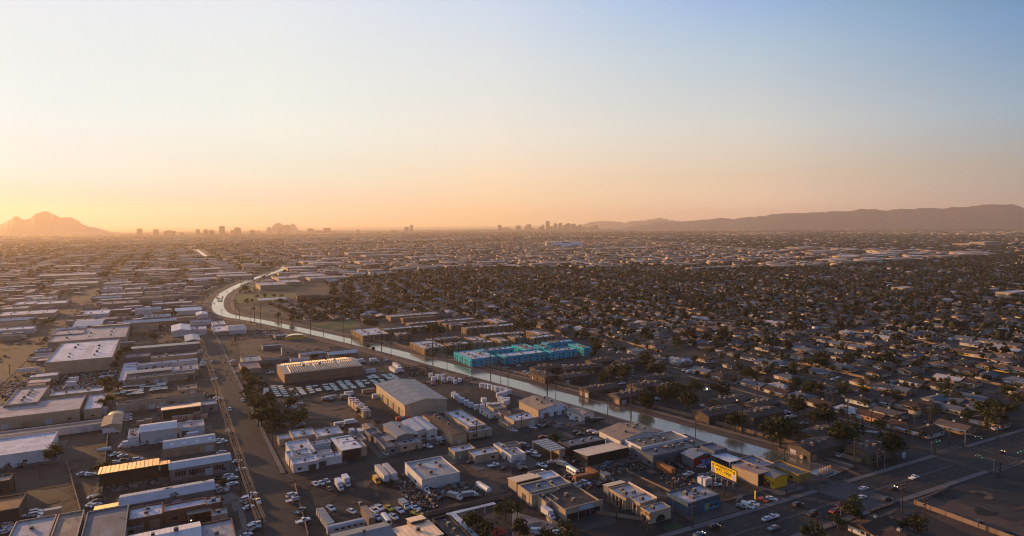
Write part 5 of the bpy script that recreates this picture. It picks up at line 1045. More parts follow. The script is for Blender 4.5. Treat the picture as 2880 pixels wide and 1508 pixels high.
        if k.get('bands'):
            for i in range(k['bands']):
                y = -b_ + (i + .5) * D / k['bands']; link('roof_band', MB().quad((-a, y - .35, zt(0, y - .35) + .03), (a, y - .35, zt(0, y - .35) + .03), (a, y + .35, zt(0, y + .35) + .03), (-a, y + .35, zt(0, y + .35) + .03)), 'plain', t, (.5, .52, .54))
            link('back_wall', MB().box(a - .5, -b_ + .3, 0, a - .3, b_ - .3, h - .3), 'wall', t, CO['tan']); link('end_wall', MB().box(a * .2, -b_ + .3, 0, a - .52, -b_ + .5, h - .3), 'wall', t, CO['tan'])
        if k.get('strips'):
            for i in range(k['strips']):
                x = -a + 3 + i * (W - 6) / k['strips']
                for sg in (-1, 1):
                    if (i * 7 + (sg > 0) * 3) % 11 == 0: continue
                    ya, yb = sg * b_ * .12, sg * b_ * .93; hh = .75; me = MB()
                    p = [(x - .45, ya, zt(x, ya)), (x + .45, ya, zt(x, ya)), (x + .45, yb, zt(x, yb)), (x - .45, yb, zt(x, yb))]; q = [(px_, py_, pz + hh) for px_, py_, pz in p]; q[0] = (x - .05, *q[0][1:]); q[1] = (x + .05, *q[1][1:]); q[2] = (x + .05, *q[2][1:]); q[3] = (x - .05, *q[3][1:])
                    for i0, i1 in ((0, 1), (1, 2), (2, 3), (3, 0)): me.quad(p[i0], p[i1], q[i1], q[i0])
                    me.quad(*q); link('skylight_strip', me, 'plain', t, (.8, .6, .38))  # bright orange colour imitates the sun's glow on the strips
            for i in range(8): link('wall_pilaster', MB().box(-.2, 0, 0, .2, .25, h), 'wall', t, wc, (-a + (i + .5) * W / 8, -b_ - .2, 0))
        if k.get('strip'):
            for i in range(18):
                if i % 9 != 4: link('window', win_mesh(.9, 2.2, 'y'), None, t, None, (-a + 2.5 + i * (W - 5) / 18, -b_, 1.9))
        roofunits(t, W * .8, D * .7, h, units, r, zt)
    # openings
    if kind == 'apt':
        for ax, ln in (('y', W), ('x', D), ('x2', D), ('y2', W)):
            n = int(ln // 5)
            for i in range(n):
                p = (i + .5) / n * ln - ln / 2 + (.5 if i % 2 else -.5)
                loc = {'y': (p, -b_), 'x': (-a, p), 'x2': (a, p), 'y2': (p, b_)}[ax]
                fr = MB().box(-1.0, -.22, .3, 1.0, 0, 5.3) if ax[0] == 'y' else MB().box(-.22, -1.0, .3, 0, 1.0, 5.3)
                rz = math.pi if ax[1:] == '2' else 0
                if dist < 900: link('window_surround', fr, 'wall', t, jit(wc, .12, r), (*loc, 0), rz)
                for z in ((.6, 3.4) if dist < 900 else ()):
                    o = link('window', win_mesh(1.2, 1.6, ax[0]), None, t, None, (loc[0] - (.2 if ax == 'x' else (-.2 if ax == 'x2' else 0)), loc[1] - (.2 if ax == 'y' else (-.2 if ax == 'y2' else 0)), z), rz)
        if W > 20 and wall != 'teal': link('stair_bay', MB().box(-1.6, -b_ - .05, .1, 1.6, -b_ + .5, 5.6), 'wall', t, (.07, .04, .03) if wall == 'teal' else (.08, .06, .045))
    elif k.get('sign') or k.get('arch') or k.get('blue') or k.get('red') or k.get('yel') or k.get('deco') or k.get('win') or k.get('doors') or k.get('big') or k.get('strips') or kind == 'canopy': pass
    elif dist < 620 and h > 2.9 and kind != 'shed': frontage(t, W, D, h, wall, r, label, near)
    elif kind == 'shed' and dist < 620:
        link('open_side_shade', MB().box(-a + .6, -b_ + .12, .1, a - .6, -b_ + .3, hi_ - .5), 'plain', t, (.025, .022, .02))  # dark sheet on the wall paints the shade inside an open front
    if k.get('win'):
        for f_ in range(3):
            for i in range(22): link('window', win_mesh(1.8, 2.0, 'y'), None, t, None, (-a + 2 + i * (W - 4) / 21, -b_, 2 + f_ * 4.2))
    return t, W, D
def text(s, size, m, parent, loc, rot, name='lettering', sx=1., col=None, ext=.03):
    cu = bpy.data.curves.new(name, 'FONT'); cu.body = s; cu.size = size; cu.extrude = ext; cu.align_x = 'CENTER'; cu.align_y = 'CENTER'; cu.resolution_u = 3; cu.offset = size * .018
    o = bpy.data.objects.new(name, cu); dg = bpy.context.evaluated_depsgraph_get(); COL.objects.link(o); dg.update()
    me = bpy.data.meshes.new_from_object(o.evaluated_get(bpy.context.evaluated_depsgraph_get())); bpy.data.objects.remove(o)
    o = link(name, me, None, parent); me.materials.clear(); me.materials.append(M[m]); o.location = loc; o.rotation_euler = rot; o.scale = (sx, 1, 1)
    if col: o.color = (*col, 1)
    return o
mat('shine', (.8, .65, .35), rough=.25, metal=.8, noise=.1)  # gold tint stands in for the sun's glint on the curved roof
BUILT = []
for tpl in BUILDINGS: BUILT.append((tpl, building(*tpl)))
for tpl, (t, W, D) in BUILT:
    kind, name, x0, y0, x1, y1, h, wall, roof, units, label, k = tpl; a, b_ = W / 2, D / 2
    if k.get('sign'):
        link('front_parapet', MB().box(-a - .3, -b_ - .5, h - 1.5, a + .3, -b_ - .05, h + .9), 'wall', t, CO['tan'])
        link('sign_board', MB().box(-2.2, -b_ - .62, h - 1.1, 4.2, -b_ - .505, h + .35), 'plain', t, (.35, .5, .62))
        text('~~ Motors ~~' if 0 else '', 1, 'plain', t, (0, 0, 0), (0, 0, 0)) if 0 else None
        for x in (-a + .2, -a / 3, a / 3, a - .2): link('post', MB().box(x - .12, -b_ - .45, 0, x + .12, -b_ - .21, h - 1.4), 'plain', t, (.3, .3, .3))
        link('shop_front', MB().box(-a + .8, -b_ - .04, .2, a - .8, -b_ + .05, h - 1.7), 'glass', t)
    if k.get('doors'):
        n = k['doors'] + 1
        for i in range(n):
            y = b_ - 3 - i * (D - 4) / n
            link('roller_door', door_mesh(3.0, 3.3, 'x'), None, t, (.13, .07, .04) if i % 2 == 0 else (.03, .03, .03), (-a, y, .05))
        for i in range(n + 1): link('buttress', MB().box(-a - .7, 0, 0, -a - .02, .35, 4), 'wall', t, CO['tan'], (0, b_ - .6 - i * (D - 1) / (n + .2), 0))
        if n == 2: link('door', door_mesh(1.4, 2.4, 'x'), None, t, (.12, .3, .5), (-a - .02, -b_ + 2.2, .05))
        link('side_fin', MB().box(a + .05, -b_, h - .2, a + .25, b_, h + .9), 'plain', t, (.6, .5, .45))
    if k.get('arch'):
        mb = MB(); n = 10; z0 = .3; P_ = [(math.cos(math.pi * i / n) * 2.3, z0 + .6 + math.sin(math.pi * i / n) * 2.1) for i in range(n + 1)]
        mb.v = [(x, -b_ - .03, z) for x, z in P_] + [(-2.3, -b_ - .03, z0), (2.3, -b_ - .03, z0)]; mb.f = [tuple(reversed(range(n + 3)))]
        link('arched_window', mb, 'glass', t)
        ring = MB()
        for i in range(n):
            q = [(P_[i][0], P_[i][1]), (P_[i + 1][0], P_[i + 1][1])]; c_ = (0, z0 + .6); f_ = 1.14
            o_ = [(c_[0] + (x - c_[0]) * f_, c_[1] + (z - c_[1]) * f_) for x, z in q]; ring.quad((q[0][0], -b_ - .12, q[0][1]), (q[1][0], -b_ - .12, q[1][1]), (o_[1][0], -b_ - .12, o_[1][1]), (o_[0][0], -b_ - .12, o_[0][1]))
            ring.quad((q[1][0], -b_ - .12, q[1][1]), (q[0][0], -b_ - .12, q[0][1]), (q[0][0], -b_, q[0][1]), (q[1][0], -b_, q[1][1]))
        link('arch_trim', ring, 'wall', t, CO['tan2'])
        link('sign_band', MB().box(-a - .12, -b_ + .2, h - 1.5, -a - .02, b_ - .6, h - .35), 'plain', t, (.55, .36, .2))
        text('AUTO REPAIR', 1.35, 'plain', t, (-a - .14, 0, h - .92), (R(90), 0, R(-90)), col=(.05, .02, .01), sx=.95)
        text('GARAGE', .5, 'plain', t, (0, -b_ - .05, h - .9), (R(90), 0, 0), col=(.12, .08, .05)) if 0 else None
        link('entry', door_mesh(2.6, 2.7, 'x'), None, t, (.02, .02, .02), (-a, -b_ + 3.5, .03))
    if k.get('blue'):
        link('painted_panel', MB().box(0, -b_ - .08, .2, a - .5, -b_ - .02, 3.0), 'plain', t, (.05, .22, .34)); link('painted_panel', MB().box(.5, -b_ - .14, .9, 2.2, -b_ - .085, 3.1), 'plain', t, (.45, .42, .05))
        text('AUTO', .9, 'plain', t, (1.35, -b_ - .15, 2.5), (R(90), 0, 0), col=(.05, .1, .05), sx=.6)
        for x in (4, 6.5): link('window', win_mesh(1.8, 1.4, 'y'), None, t, None, (x, -b_ - .06, 1.1))
        for i in range(14):
            link('junk_piece', MB().box(-.5, -.4, 0, .5, .4, .7, .1, .1), 'plain', t, jit((.08, .06, .05), .4), (RBS.uniform(-3, 3), RBS.uniform(-2, 5), h - .5), RBS.uniform(0, 3))
        for x, y in ((-3, -1), (0, -2.5), (2, 2)): link('turbine_vent', MB().cyl(0, 0, 0, .8, .4, 8, .55), 'metal_grey', t, None, (x, y, h - .5))
    if k.get('red'):
        link('red_front', MB().box(-a - .1, -b_ - .2, 0, a + .1, -b_ - .06, h - .2), 'plain', t, (.24, .03, .025))
        for x in (-.5, 2.9): link('blue_door', door_mesh(2.5, 3.2, 'y'), None, t, (.16, .32, .62), (x, -b_ - .21, .05))
    if k.get('yel'):
        text('FAMOUS', 2.5, 'plain', t, (-a - .06, .6, 2.4), (R(90), 0, R(-90)), col=(.03, .02, .02), sx=.85)
        link('entry', door_mesh(1.6, 2.2, 'x'), None, t, (.04, .04, .06), (-a, -.6, .02)); link('red_base', MB().box(-a - .3, b_ - 3.5, 0, -a - .05, b_, 1.6), 'plain', t, (.3, .03, .02))
    if k.get('deco'):
        for i, (x, z, w_) in enumerate([(-8.5, 4.6, 2.2), (-6.2, 5.3, 2.4), (-3.8, 6, 2.4), (-1.2, 7.0, 2.8), (1.6, 6.2, 2.8), (4.4, 7.0, 2.6), (7, 5.8, 2.4), (9.3, 5.0, 2.2)]):
            x_ = x * a / 10.6; link('stepped_pier', MB().box(x_ - w_ / 2 * a / 10.6, -b_ - .5, 0 if i in (0, 3, 5, 7) else 2.8, x_ + w_ / 2 * a / 10.6, -b_ - .06, z), 'wall', t, (.6, .66, .72))
        for x in (-5, .3, 6): link('roller_door', door_mesh(2.6, 2.7, 'y'), None, t, (.12, .1, .08), (x * a / 10.6, -b_ - .06, .03))
# giant hall
t = thing('exhibition_hall', (1850, 2800, 0), 'giant blue white hall standing above the distant warehouses', 'hall', rz=R(-28.5))
link('wall', MB().box(-79, -36, 0, 74, 36, 29), 'wall', t, (.62, .70, .78)); link('roof', MB().box(-72, -32, 29.02, 68, 32, 30), 'plain', t, (.5, .45, .4))
for x, w_, z in ((-56, 38, 9), (34, 36, 11), (-9, 45, 24.5)): link('dark_band', MB().box(x - w_ / 2, -36.6, z, x + w_ / 2, -36.1, z + 4), 'plain', t, (.06, .05, .05))
link('tower_end', MB().box(-112, -34, 0, -79.2, 28, 30), 'wall', t, (.72, .55, .4)); link('dark_band', MB().box(-101, -34.7, 21, -88, -34.1, 26), 'plain', t, (.2, .12, .08))
# towers of the skyline
mat('tower_wall', obj=True, noise=.1, scale=.02, rough=.6)
for i, (x, y, w_, z) in enumerate(TOWERS):
    z *= 1; r = random.Random(i); t = thing('office_tower', (x, y, 0), 'x', 'tower', 'towers on the skyline'); d = w_ * r.uniform(.6, .9)
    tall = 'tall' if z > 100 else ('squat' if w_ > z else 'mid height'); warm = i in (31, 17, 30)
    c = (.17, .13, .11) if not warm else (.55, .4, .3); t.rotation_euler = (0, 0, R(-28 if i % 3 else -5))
    fl = max(3, int(z / 14)); link('wall', MB().box(-w_ / 2, -d / 2, 0, w_ / 2, d / 2, z), 'tower_wall', t, jit(c, .25, r))
    bm_ = MB()
    for f_ in range(fl):
        z0 = z * (f_ + .35) / fl; bm_.box(-w_ / 2 - .6, -d / 2 - .6, z0, w_ / 2 + .6, d / 2 + .6, z0 + z / fl * .45)
    link('window_band', bm_, 'glass', t)
    link('roof_plant', MB().box(-w_ * .25, -d * .25, z + .02, w_ * .2, d * .25, z + max(4, z * .06)), 'tower_wall', t, (.2, .17, .15))
    near = 'behind the canal curve' if x < 3200 else ('left of the skyline centre' if x < 6500 else 'in the densest skyline group'); auto(t, '%s hazy office tower' % tall, x, y)
for (x, y), l in (((2347, 14457), 0), ((4289, 12063), 0), ((13592, 22033), 0)): pass

# ------------------------------------------------------------------ houses
def house_models():
    out = []
    for W, D, kind in ((11, 16, 'hip'), (10, 17, 'gy'), (12, 15, 'hip'), (11, 15.5, 'gy'), (15, 10, 'gx'), (14, 11, 'hipx')):
        a, b_, h, e = W / 2, D / 2, 2.7, .6; wm = MB().box(-a, -b_, 0, a, b_, h); rf = MB(); rise = 1.75
        E_ = [(-a - e, -b_ - e, h - .1), (a + e, -b_ - e, h - .1), (a + e, b_ + e, h - .1), (-a - e, b_ + e, h - .1)]
        if kind in ('hip', 'gy'):
            q = a * .9 if kind == 'hip' else -e; r0, r1 = (0, -b_ + q, h + rise), (0, b_ - q, h + rise)
            rf.quad(E_[3], E_[0], r0, r1); rf.quad(E_[1], E_[2], r1, r0); rf.tri(E_[0], E_[1], r0); rf.tri(E_[2], E_[3], r1)
        else:
            q = b_ * .9 if kind == 'hipx' else -e; r0, r1 = (-a + q, 0, h + rise), (a - q, 0, h + rise)
            rf.quad(E_[0], E_[1], r1, r0); rf.quad(E_[2], E_[3], r0, r1); rf.tri(E_[3], E_[0], r0); rf.tri(E_[1], E_[2], r1)
        rf.quad(E_[3], E_[2], E_[1], E_[0])
        fa = MB()
        for i in range(4):
            p, q_ = E_[i], E_[(i + 1) % 4]; fa.quad((p[0], p[1], p[2] - .18), (q_[0], q_[1], q_[2] - .18), (q_[0], q_[1], q_[2] + .01), (p[0], p[1], p[2] + .01))
        wm = wm.mesh('wall'); wm.materials.append(M['wall']); rf = rf.mesh('roof'); rf.materials.append(M['roof_shingle']); fa = fa.mesh('fascia'); fa.materials.append(M['plain'])
        out.append((W, D, kind, wm, rf, fa))
    return out
HM = house_models(); GAR = door_mesh(4.2, 2.1, 'x')
WALLS = [(.36, .26, .17), (.42, .34, .26), (.5, .46, .4), (.3, .2, .13), (.24, .18, .15), (.4, .25, .14)]
RC = {'T': (.115, .085, .065), 'T2': (.12, .10, .088), 'BR': (.058, .036, .026), 'B': (.10, .125, .15), 'G': (.085, .082, .08), 'W': (.36, .36, .38), 'D': (.03, .03, .034), 'Y': (.17, .10, .06), 'OR': (.085, .042, .028)}
RN = {'T': 'tan roofed', 'T2': 'pale roofed', 'BR': 'brown roofed', 'B': 'blue grey roofed', 'G': 'grey roofed', 'W': 'white roofed', 'D': 'black roofed', 'Y': 'yellow walled', 'OR': 'orange walled'}
CNT = {'house': 0}
def house(x, y, rc, lit, detail=2, hand=True):
    CNT['house'] += 1; r = random.Random(int(x * 13 + y * 7)); mi = r.randrange(6) if not hand else r.choice([0, 1, 2, 3, 3, 4])
    if rc == 'D': mi = 3
    W, D, kind, wm, rf, fa = HM[mi]; OCC.append((x - W / 2, y - D / 2, x + W / 2, y + D / 2))
    t = thing('house', (x, y, 0), 'x', 'house', 'houses of the housing area'); auto(t, '%s low house' % RN[rc], x, y)
    wc = {'Y': (.62, .42, .10), 'OR': (.5, .27, .13), 'D': (.6, .6, .58)}.get(rc) or jit(r.choice(WALLS) if not lit else (.55, .42, .28), .15, r)  # lit houses: sunlight put into a warmer, brighter wall colour
    link('wall', wm, None, t, wc); link('roof', rf, None, t, jit(RC[rc], .15, r)); link('fascia', fa, None, t, jit((.4, .35, .3), .3, r))
    if detail > 0:
        a, b_ = W / 2, D / 2
        for i in range(3): link('window', win_mesh(1.6, 1.1, 'x'), None, t, None, (-a, -b_ + 2.2 + i * (D - 4) / 2.6, 1.0))
        for i in range(2): link('window', win_mesh(1.6, 1.1, 'y'), None, t, None, (-a + 2.6 + i * (W - 5), -b_, 1.0))
        o = link('garage_door', GAR, None, t, (.55, .52, .48), (-a, b_ - 3, .02))
        link('rooftop_unit', UNIT, None, t, None, (0 if kind in ('gy', 'hip') else 2, .5, 4.3)).scale = (.7, .7, .7)
        if r.random() < .5:
            link('porch_roof', MB().box(-a - 3.4, -b_ + 1, 2.4, -a - .62, -b_ + 7, 2.55), 'roof_metal', t, r.choice([(.5, .52, .55), (.3, .3, .3), (.2, .26, .32)]))
            for yy in (-b_ + 1.3, -b_ + 6.7): link('post', MB().box(-a - 3.3, yy - .07, 0, -a - 3.16, yy + .07, 2.4), 'plain', t, (.4, .35, .3))
    return t
for x, y, c, lit in HOUSES: house(x, y, c, lit)
BRM = {}
for i, (x, y, w_, d_) in enumerate(BROWN_BLOCKS):
    k = {'units': 1}; tt, W, D = building('gx' if w_ > d_ else 'gy', 'brown_flats', x - w_ / 2, y - d_ / 2, x + w_ / 2, y + d_ / 2, 4.9, 'flat_shade', 'BR', 5, 'x', {})
    auto(tt, 'brown two storey block of flats', x, y); tt['group'] = 'brown two storey flats'; tt['category'] = 'apartment building'
# arcaded brown house
ARC = [q for q in HOUSES if q[2] == 'OR']

def inpoly(px, py, poly_):
    c = np.zeros(px.shape, bool); n = len(poly_)
    for i in range(n):
        x0, y0 = poly_[i]; x1, y1 = poly_[(i + 1) % n]
        m_ = ((y0 > py) != (y1 > py)) & (px < (x1 - x0) * (py - y0) / ((y1 - y0) if y1 != y0 else 1e-9) + x0); c ^= m_
    return c
CPA = np.array(CP); _u = np.r_[0, np.cumsum(np.hypot(*np.diff(CPA, axis=0).T))]; _q = np.arange(0, _u[-1], 7.); CPA = np.c_[np.interp(_q, _u, CPA[:, 0]), np.interp(_q, _u, CPA[:, 1])]
def near_canal(x, y, r_):
    q = CPA[::3]; return np.array([np.min(np.hypot(q[:, 0] - a, q[:, 1] - b_)) < r_ if (0 < a < 400 and (b_ < 1960 or 2740 < b_ < 3750)) else False for a, b_ in zip(x, y)])
def free(x, y, rx, ry, occ):
    return not np.any((occ[:, 0] < x + rx) & (occ[:, 2] > x - rx) & (occ[:, 1] < y + ry) & (occ[:, 3] > y - ry))
HX, HY = math.sin(R(28.5)), math.cos(R(28.5))
def inview(x, y, m_=1.04): 
    f = x * HX + y * HY; s = x * HY - y * HX
    return (f > 100) & (np.abs(s) < .8 * m_ * f + 30)
rg_ = np.random.default_rng(4)
gpatch = [(min(p[0] for p in g_[2]), min(p[1] for p in g_[2]), max(p[0] for p in g_[2]), max(p[1] for p in g_[2])) for g_ in GROUND if g_[1] in ('grass', 'lawn') or g_[0] in ('parking_court', 'dark_field')]
roadr = [r_ for _, r_ in ROADS]
occ = np.array(OCC + gpatch + roadr)
# housing area: streets along Y, two house rows per street
cand = []
for s in range(-14, 72):
    X0 = 362 + 62 * s
    for side in (-1, 1):
        y = 180 + rg_.uniform(0, 10)
        while y < 3600:
            y += rg_.uniform(16.5, 21.5); yy = y; xx = X0 + side * (16.5 + rg_.uniform(-1.5, 1.5)) + 22 * math.sin(y / 170 + s) * min(1, max(0, (y - 420) / 300)) + (0 if y < 420 else 9 * math.sin(y / 60.))
            cand.append((xx, yy))
cand = np.array(cand); cand = cand[inview(cand[:, 0], cand[:, 1])]; cand = cand[inpoly(cand[:, 0], cand[:, 1], RES)]
keep = []
bl_ = 0
for x, y in cand:
    if (y % 420) < 14: continue
    if np.min(np.hypot(CPA[:, 0] - x, CPA[:, 1] - y)) < 34 and y < 1960: continue
    if x < 352 and y < 460: continue
    if free(x, y, 6.3, 8.8, occ): keep.append((x, y))
keep.sort(key=lambda p: math.hypot(*p))
for s in range(-14, 40):     # the housing streets, each with its two pale pavements
    X0 = 362 + 62 * s; run = []
    def flush():
        if len(run) > 3:
            struct('housing_street', strip(run, 9.2, .2 + .001 * (s % 9)), 'road')
            rn = np.array(run); 
            for o_ in (-5.6, 5.6): struct('sidewalk', strip([(x_ + o_, y_) for x_, y_ in run], 1.7, .3), 'conc')
    y = 182
    while y < 2000:
        x = X0 + 22 * math.sin(y / 170 + s) * min(1, max(0, (y - 420) / 300)) + (0 if y < 420 else 9 * math.sin(y / 60.))
        ok_ = (s != 0 or y > 421) and inpoly(np.array([x]), np.array([y]), RES)[0] and inview(x, y) and free(x, y, 5, 8, occ) and np.min(np.hypot(CPA[:, 0] - x, CPA[:, 1] - y)) > 34
        if ok_: run.append((x, y))
        else: flush(); run = []
        y += 12
    flush()
rcs = ['T', 'T2', 'BR', 'B', 'G', 'G', 'G', 'BR', 'BR', 'T', 'D', 'T', 'G', 'T2', 'W', 'B']
NHOUSE = max(0, 300 - CNT['house']); STUFFH = []
for i, (x, y) in enumerate(keep):
    if i < NHOUSE: house(x, y, rcs[int(rg_.integers(len(rcs)))], rg_.random() < .25, 1 if i < 120 else 0, False)
    else: STUFFH.append((x, y))
def scatter(name, tv, tf, pos, rot, scl, cols, m, kind='stuff'):
    """one mesh made of many transformed copies of a template, coloured per copy"""
    tv = np.array(tv, float); n = len(pos); nv = len(tv)
    if n == 0: return None
    c, s = np.cos(rot)[:, None], np.sin(rot)[:, None]; v_ = tv[None] * scl[:, None, :]
    X = v_[..., 0] * c - v_[..., 1] * s + pos[:, 0:1]; Y = v_[..., 0] * s + v_[..., 1] * c + pos[:, 1:2]; Z = v_[..., 2] + pos[:, 2:3]
    V = np.stack([X, Y, Z], -1).reshape(-1, 3).astype(np.float32)
    fl = np.array([len(f) for f in tf]); fi = np.concatenate([np.array(f) for f in tf])
    loops = (fi[None] + (np.arange(n) * nv)[:, None]).ravel().astype(np.int32); tot = np.tile(fl, n); st = np.concatenate([[0], np.cumsum(tot)[:-1]]).astype(np.int32)
    me = bpy.data.meshes.new(name); me.vertices.add(len(V)); me.vertices.foreach_set('co', V.ravel()); me.loops.add(len(loops)); me.loops.foreach_set('vertex_index', loops)
    me.polygons.add(len(tot)); me.polygons.foreach_set('loop_start', st); me.polygons.foreach_set('loop_total', tot.astype(np.int32))
    if cols is not None:
        at_ = me.color_attributes.new('Col', 'FLOAT_COLOR', 'POINT'); cc = np.ones((n, nv, 4), np.float32); cc[..., :3] = cols if cols.ndim == 3 else cols[:, None, :]
        at_.data.foreach_set('color', cc.ravel())
    me.update(calc_edges=True)
    o = link(name, me, m)
    if kind: o['kind'] = kind
    return o
def hv(kind):     # template: walls (8 verts) + roof (own verts), unit size 1x1, wall 2.7 high
    v_ = [(-.5, -.5, 0), (.5, -.5, 0), (.5, .5, 0), (-.5, .5, 0), (-.5, -.5, 2.7), (.5, -.5, 2.7), (.5, .5, 2.7), (-.5, .5, 2.7)]
    f_ = [(0, 1, 5, 4), (1, 2, 6, 5), (2, 3, 7, 6), (3, 0, 4, 7)]
    r_ = [(-.54, -.53, 2.6), (.54, -.53, 2.6), (.54, .53, 2.6), (-.54, .53, 2.6), (0, -.3 if kind else -.53, 4.3), (0, .3 if kind else .53, 4.3)]
    return v_ + r_, f_ + [(11, 8, 12, 13), (9, 10, 13, 12), (8, 9, 12), (10, 11, 13)]
def pick(n, cols, jitter=.15):
    cols = np.array(cols); c = cols[rg_.integers(len(cols), size=n)]; return c * (1 + rg_.uniform(-jitter, jitter, (n, 1)))
def houses_stuff(P_, name):
    P_ = np.array(P_); n = len(P_); tv, tf = hv(True); wc = pick(n, WALLS); rc_ = pick(n, [RC[k] for k in rcs]); cols = np.concatenate([np.repeat(wc[:, None], 8, 1), np.repeat(rc_[:, None], 6, 1)], 1)
    rot = np.where(rg_.random(n) < .75, 0, math.pi / 2) + rg_.normal(0, .06, n)
    scatter(name, tv, tf, np.c_[P_, np.zeros(n)], rot, np.c_[rg_.uniform(9, 12, n), rg_.uniform(12, 17, n), rg_.uniform(.85, 1.2, n)], cols, 'mass')
if STUFFH: houses_stuff(STUFFH, 'housing_mass')

# ------------------------------------------------------------------ procedural warehouses
FW = []
tvb = [(-.5, -.5, 0), (.5, -.5, 0), (.5, .5, 0), (-.5, .5, 0), (-.5, -.5, 1), (.5, -.5, 1), (.5, .5, 1), (-.5, .5, 1)]; tfb = [(0, 1, 5, 4), (1, 2, 6, 5), (2, 3, 7, 6), (3, 0, 4, 7), (8, 9, 10, 11)]
tvb = tvb + [(-.49, -.49, .96), (.49, -.49, .96), (.49, .49, .96), (-.49, .49, .96)]
cw = []
for bx_ in range(-14, 60):
    for by_ in range(0, 60):
        X0, Y0 = -110 + bx_ * 78, 250 + by_ * 62
        for q in range(2): cw.append((X0 + rg_.uniform(-10, 10) + 18, Y0 + 16 + q * 30 + rg_.uniform(-3, 3), rg_.uniform(24, 62), rg_.uniform(13, 24)))
cw = np.array(cw); cw = cw[inview(cw[:, 0], cw[:, 1])]; cw = cw[inpoly(cw[:, 0], cw[:, 1], WH)]
d_ = np.hypot(cw[:, 0], cw[:, 1]); cw = cw[np.argsort(d_)]
occ = np.array(OCC + gpatch + roadr + [(24, 100, 50, 760)])
WST = []
NW = 0
for x, y, w_, dd in cw:
    if np.min(np.hypot(CPA[:, 0] - x, CPA[:, 1] - y)) < 30 + w_ / 2: continue
    s = 1
    while s > .35 and not free(x, y, w_ * s / 2 + 2, dd * s / 2 + 2, occ): s -= .2
    if s <= .35: continue
    w_ *= s; dd *= s
    occ = np.vstack([occ, [(x - w_ / 2, y - dd / 2, x + w_ / 2, y + dd / 2)]])
    if rg_.random() < .12 : continue
    if NW < 60:
        NW += 1; rf = rg_.choice(['W', 'W2', 'W', 'G2', 'T2', 'LIT2', 'M'])
        t, W_, D_ = building('flat' if rf not in ('M', 'LIT2') else 'gx', 'warehouse', x - w_ / 2, y - dd / 2, x + w_ / 2, y + dd / 2, float(rg_.uniform(4.5, 7.5)), str(rg_.choice(['tan', 'grey', 'white', 'brick'])), str(rf), 3, 'x', {}, False)
        auto(t, {'W': 'white roofed', 'W2': 'pale roofed', 'G2': 'grey roofed', 'T2': 'tan roofed', 'LIT2': 'cream gabled', 'M': 'blue grey gabled'}[str(rf)] + ' warehouse', x, y); t['group'] = 'warehouses of the industrial area'
    else: WST.append((x, y, w_, dd))
def boxes_stuff(P_, name, hmin=5, hmax=9, walls=None, roofs=None, rot=0.):
    P_ = np.array(P_); n = len(P_)
    wc = pick(n, walls or [CO['tan'], CO['grey'], CO['brick'], (.5, .38, .27), CO['T2']]); rc_ = pick(n, roofs or [CO['W'], CO['W'], CO['W'], CO['W2'], CO['W2'], CO['T2'], CO['LIT2'], CO['BR2'], CO['G3']])
    cols = np.concatenate([np.repeat(wc[:, None], 8, 1), np.repeat(rc_[:, None], 4, 1)], 1)
    scatter(name, tvb, tfb, np.c_[P_[:, :2], np.zeros(n)], np.full(n, rot), np.c_[P_[:, 2], P_[:, 3], rg_.uniform(hmin, hmax, n)], cols, 'mass')
small = []
xx_, yy_ = rg_.uniform(-520, 1300, 9000), rg_.uniform(300, 2300, 9000); k_ = inview(xx_, yy_) & inpoly(xx_, yy_, WH)
for x, y in zip(xx_[k_], yy_[k_]):
    w_, dd = rg_.uniform(6, 24), rg_.uniform(5, 13)
    if np.min(np.hypot(CPA[:, 0] - x, CPA[:, 1] - y)) < 30 + w_ / 2 or not free(x, y, w_ / 2 + 1.5, dd / 2 + 1.5, occ): continue
    occ = np.vstack([occ, [(x - w_ / 2, y - dd / 2, x + w_ / 2, y + dd / 2)]]); OCC.append((x - w_ / 2, y - dd / 2, x + w_ / 2, y + dd / 2)); small.append((x, y, w_, dd))
    if len(small) > 900: break
boxes_stuff(small, 'outbuildings', 2.8, 5)
if WST: boxes_stuff(WST, 'warehouse_mass')
# very far built mass, all the way to the foot of the hills
def rings(n, d0, d1, power=1.0):
    u = rg_.random(n); d = d0 * (d1 / d0) ** (u ** power); a = rg_.uniform(R(-13), R(70), n); return np.sin(a) * d, np.cos(a) * d, d
x, y, d = rings(8500, 1900, 16000)
near_ = inpoly(x, y, RES) | inpoly(x, y, WH); f_ = x * HX + y * HY
band = np.sin(x * .00075 + 1.3) + np.sin(y * .0011 + x * .0004) + .8 * np.sin((x - y) * .0021)
img_x = (x * HY - y * HX) / f_
ind = band + np.where((img_x > -.35) & (img_x < .25) & (f_ < 6500), 2.2, -.2) > .4
mk = (~near_) & (f_ > 1700) & ~near_canal(x, y, 45)
xs_, ys_, ds_ = x[mk & ind], y[mk & ind], d[mk & ind]; n = len(xs_)
boxes_stuff(np.c_[xs_, ys_, rg_.uniform(22, 80, n) * (1 + ds_ / 9000), rg_.uniform(14, 34, n) * (1 + ds_ / 8000)], 'far_warehouse_mass', 6, 11)
mk2 = mk & ~ind; n = mk2.sum()
scatter('far_housing_mass', hv(True)[0], hv(True)[1], np.c_[x[mk2], y[mk2], np.zeros(n)], rg_.uniform(-.1, .1, n), np.c_[rg_.uniform(11, 20, n), rg_.uniform(14, 30, n), rg_.uniform(.9, 1.5, n)], np.repeat(pick(n, WALLS + [RC['T'], RC['B'], RC['G'], (.5, .5, .5)])[:, None], 14, 1), 'mass')

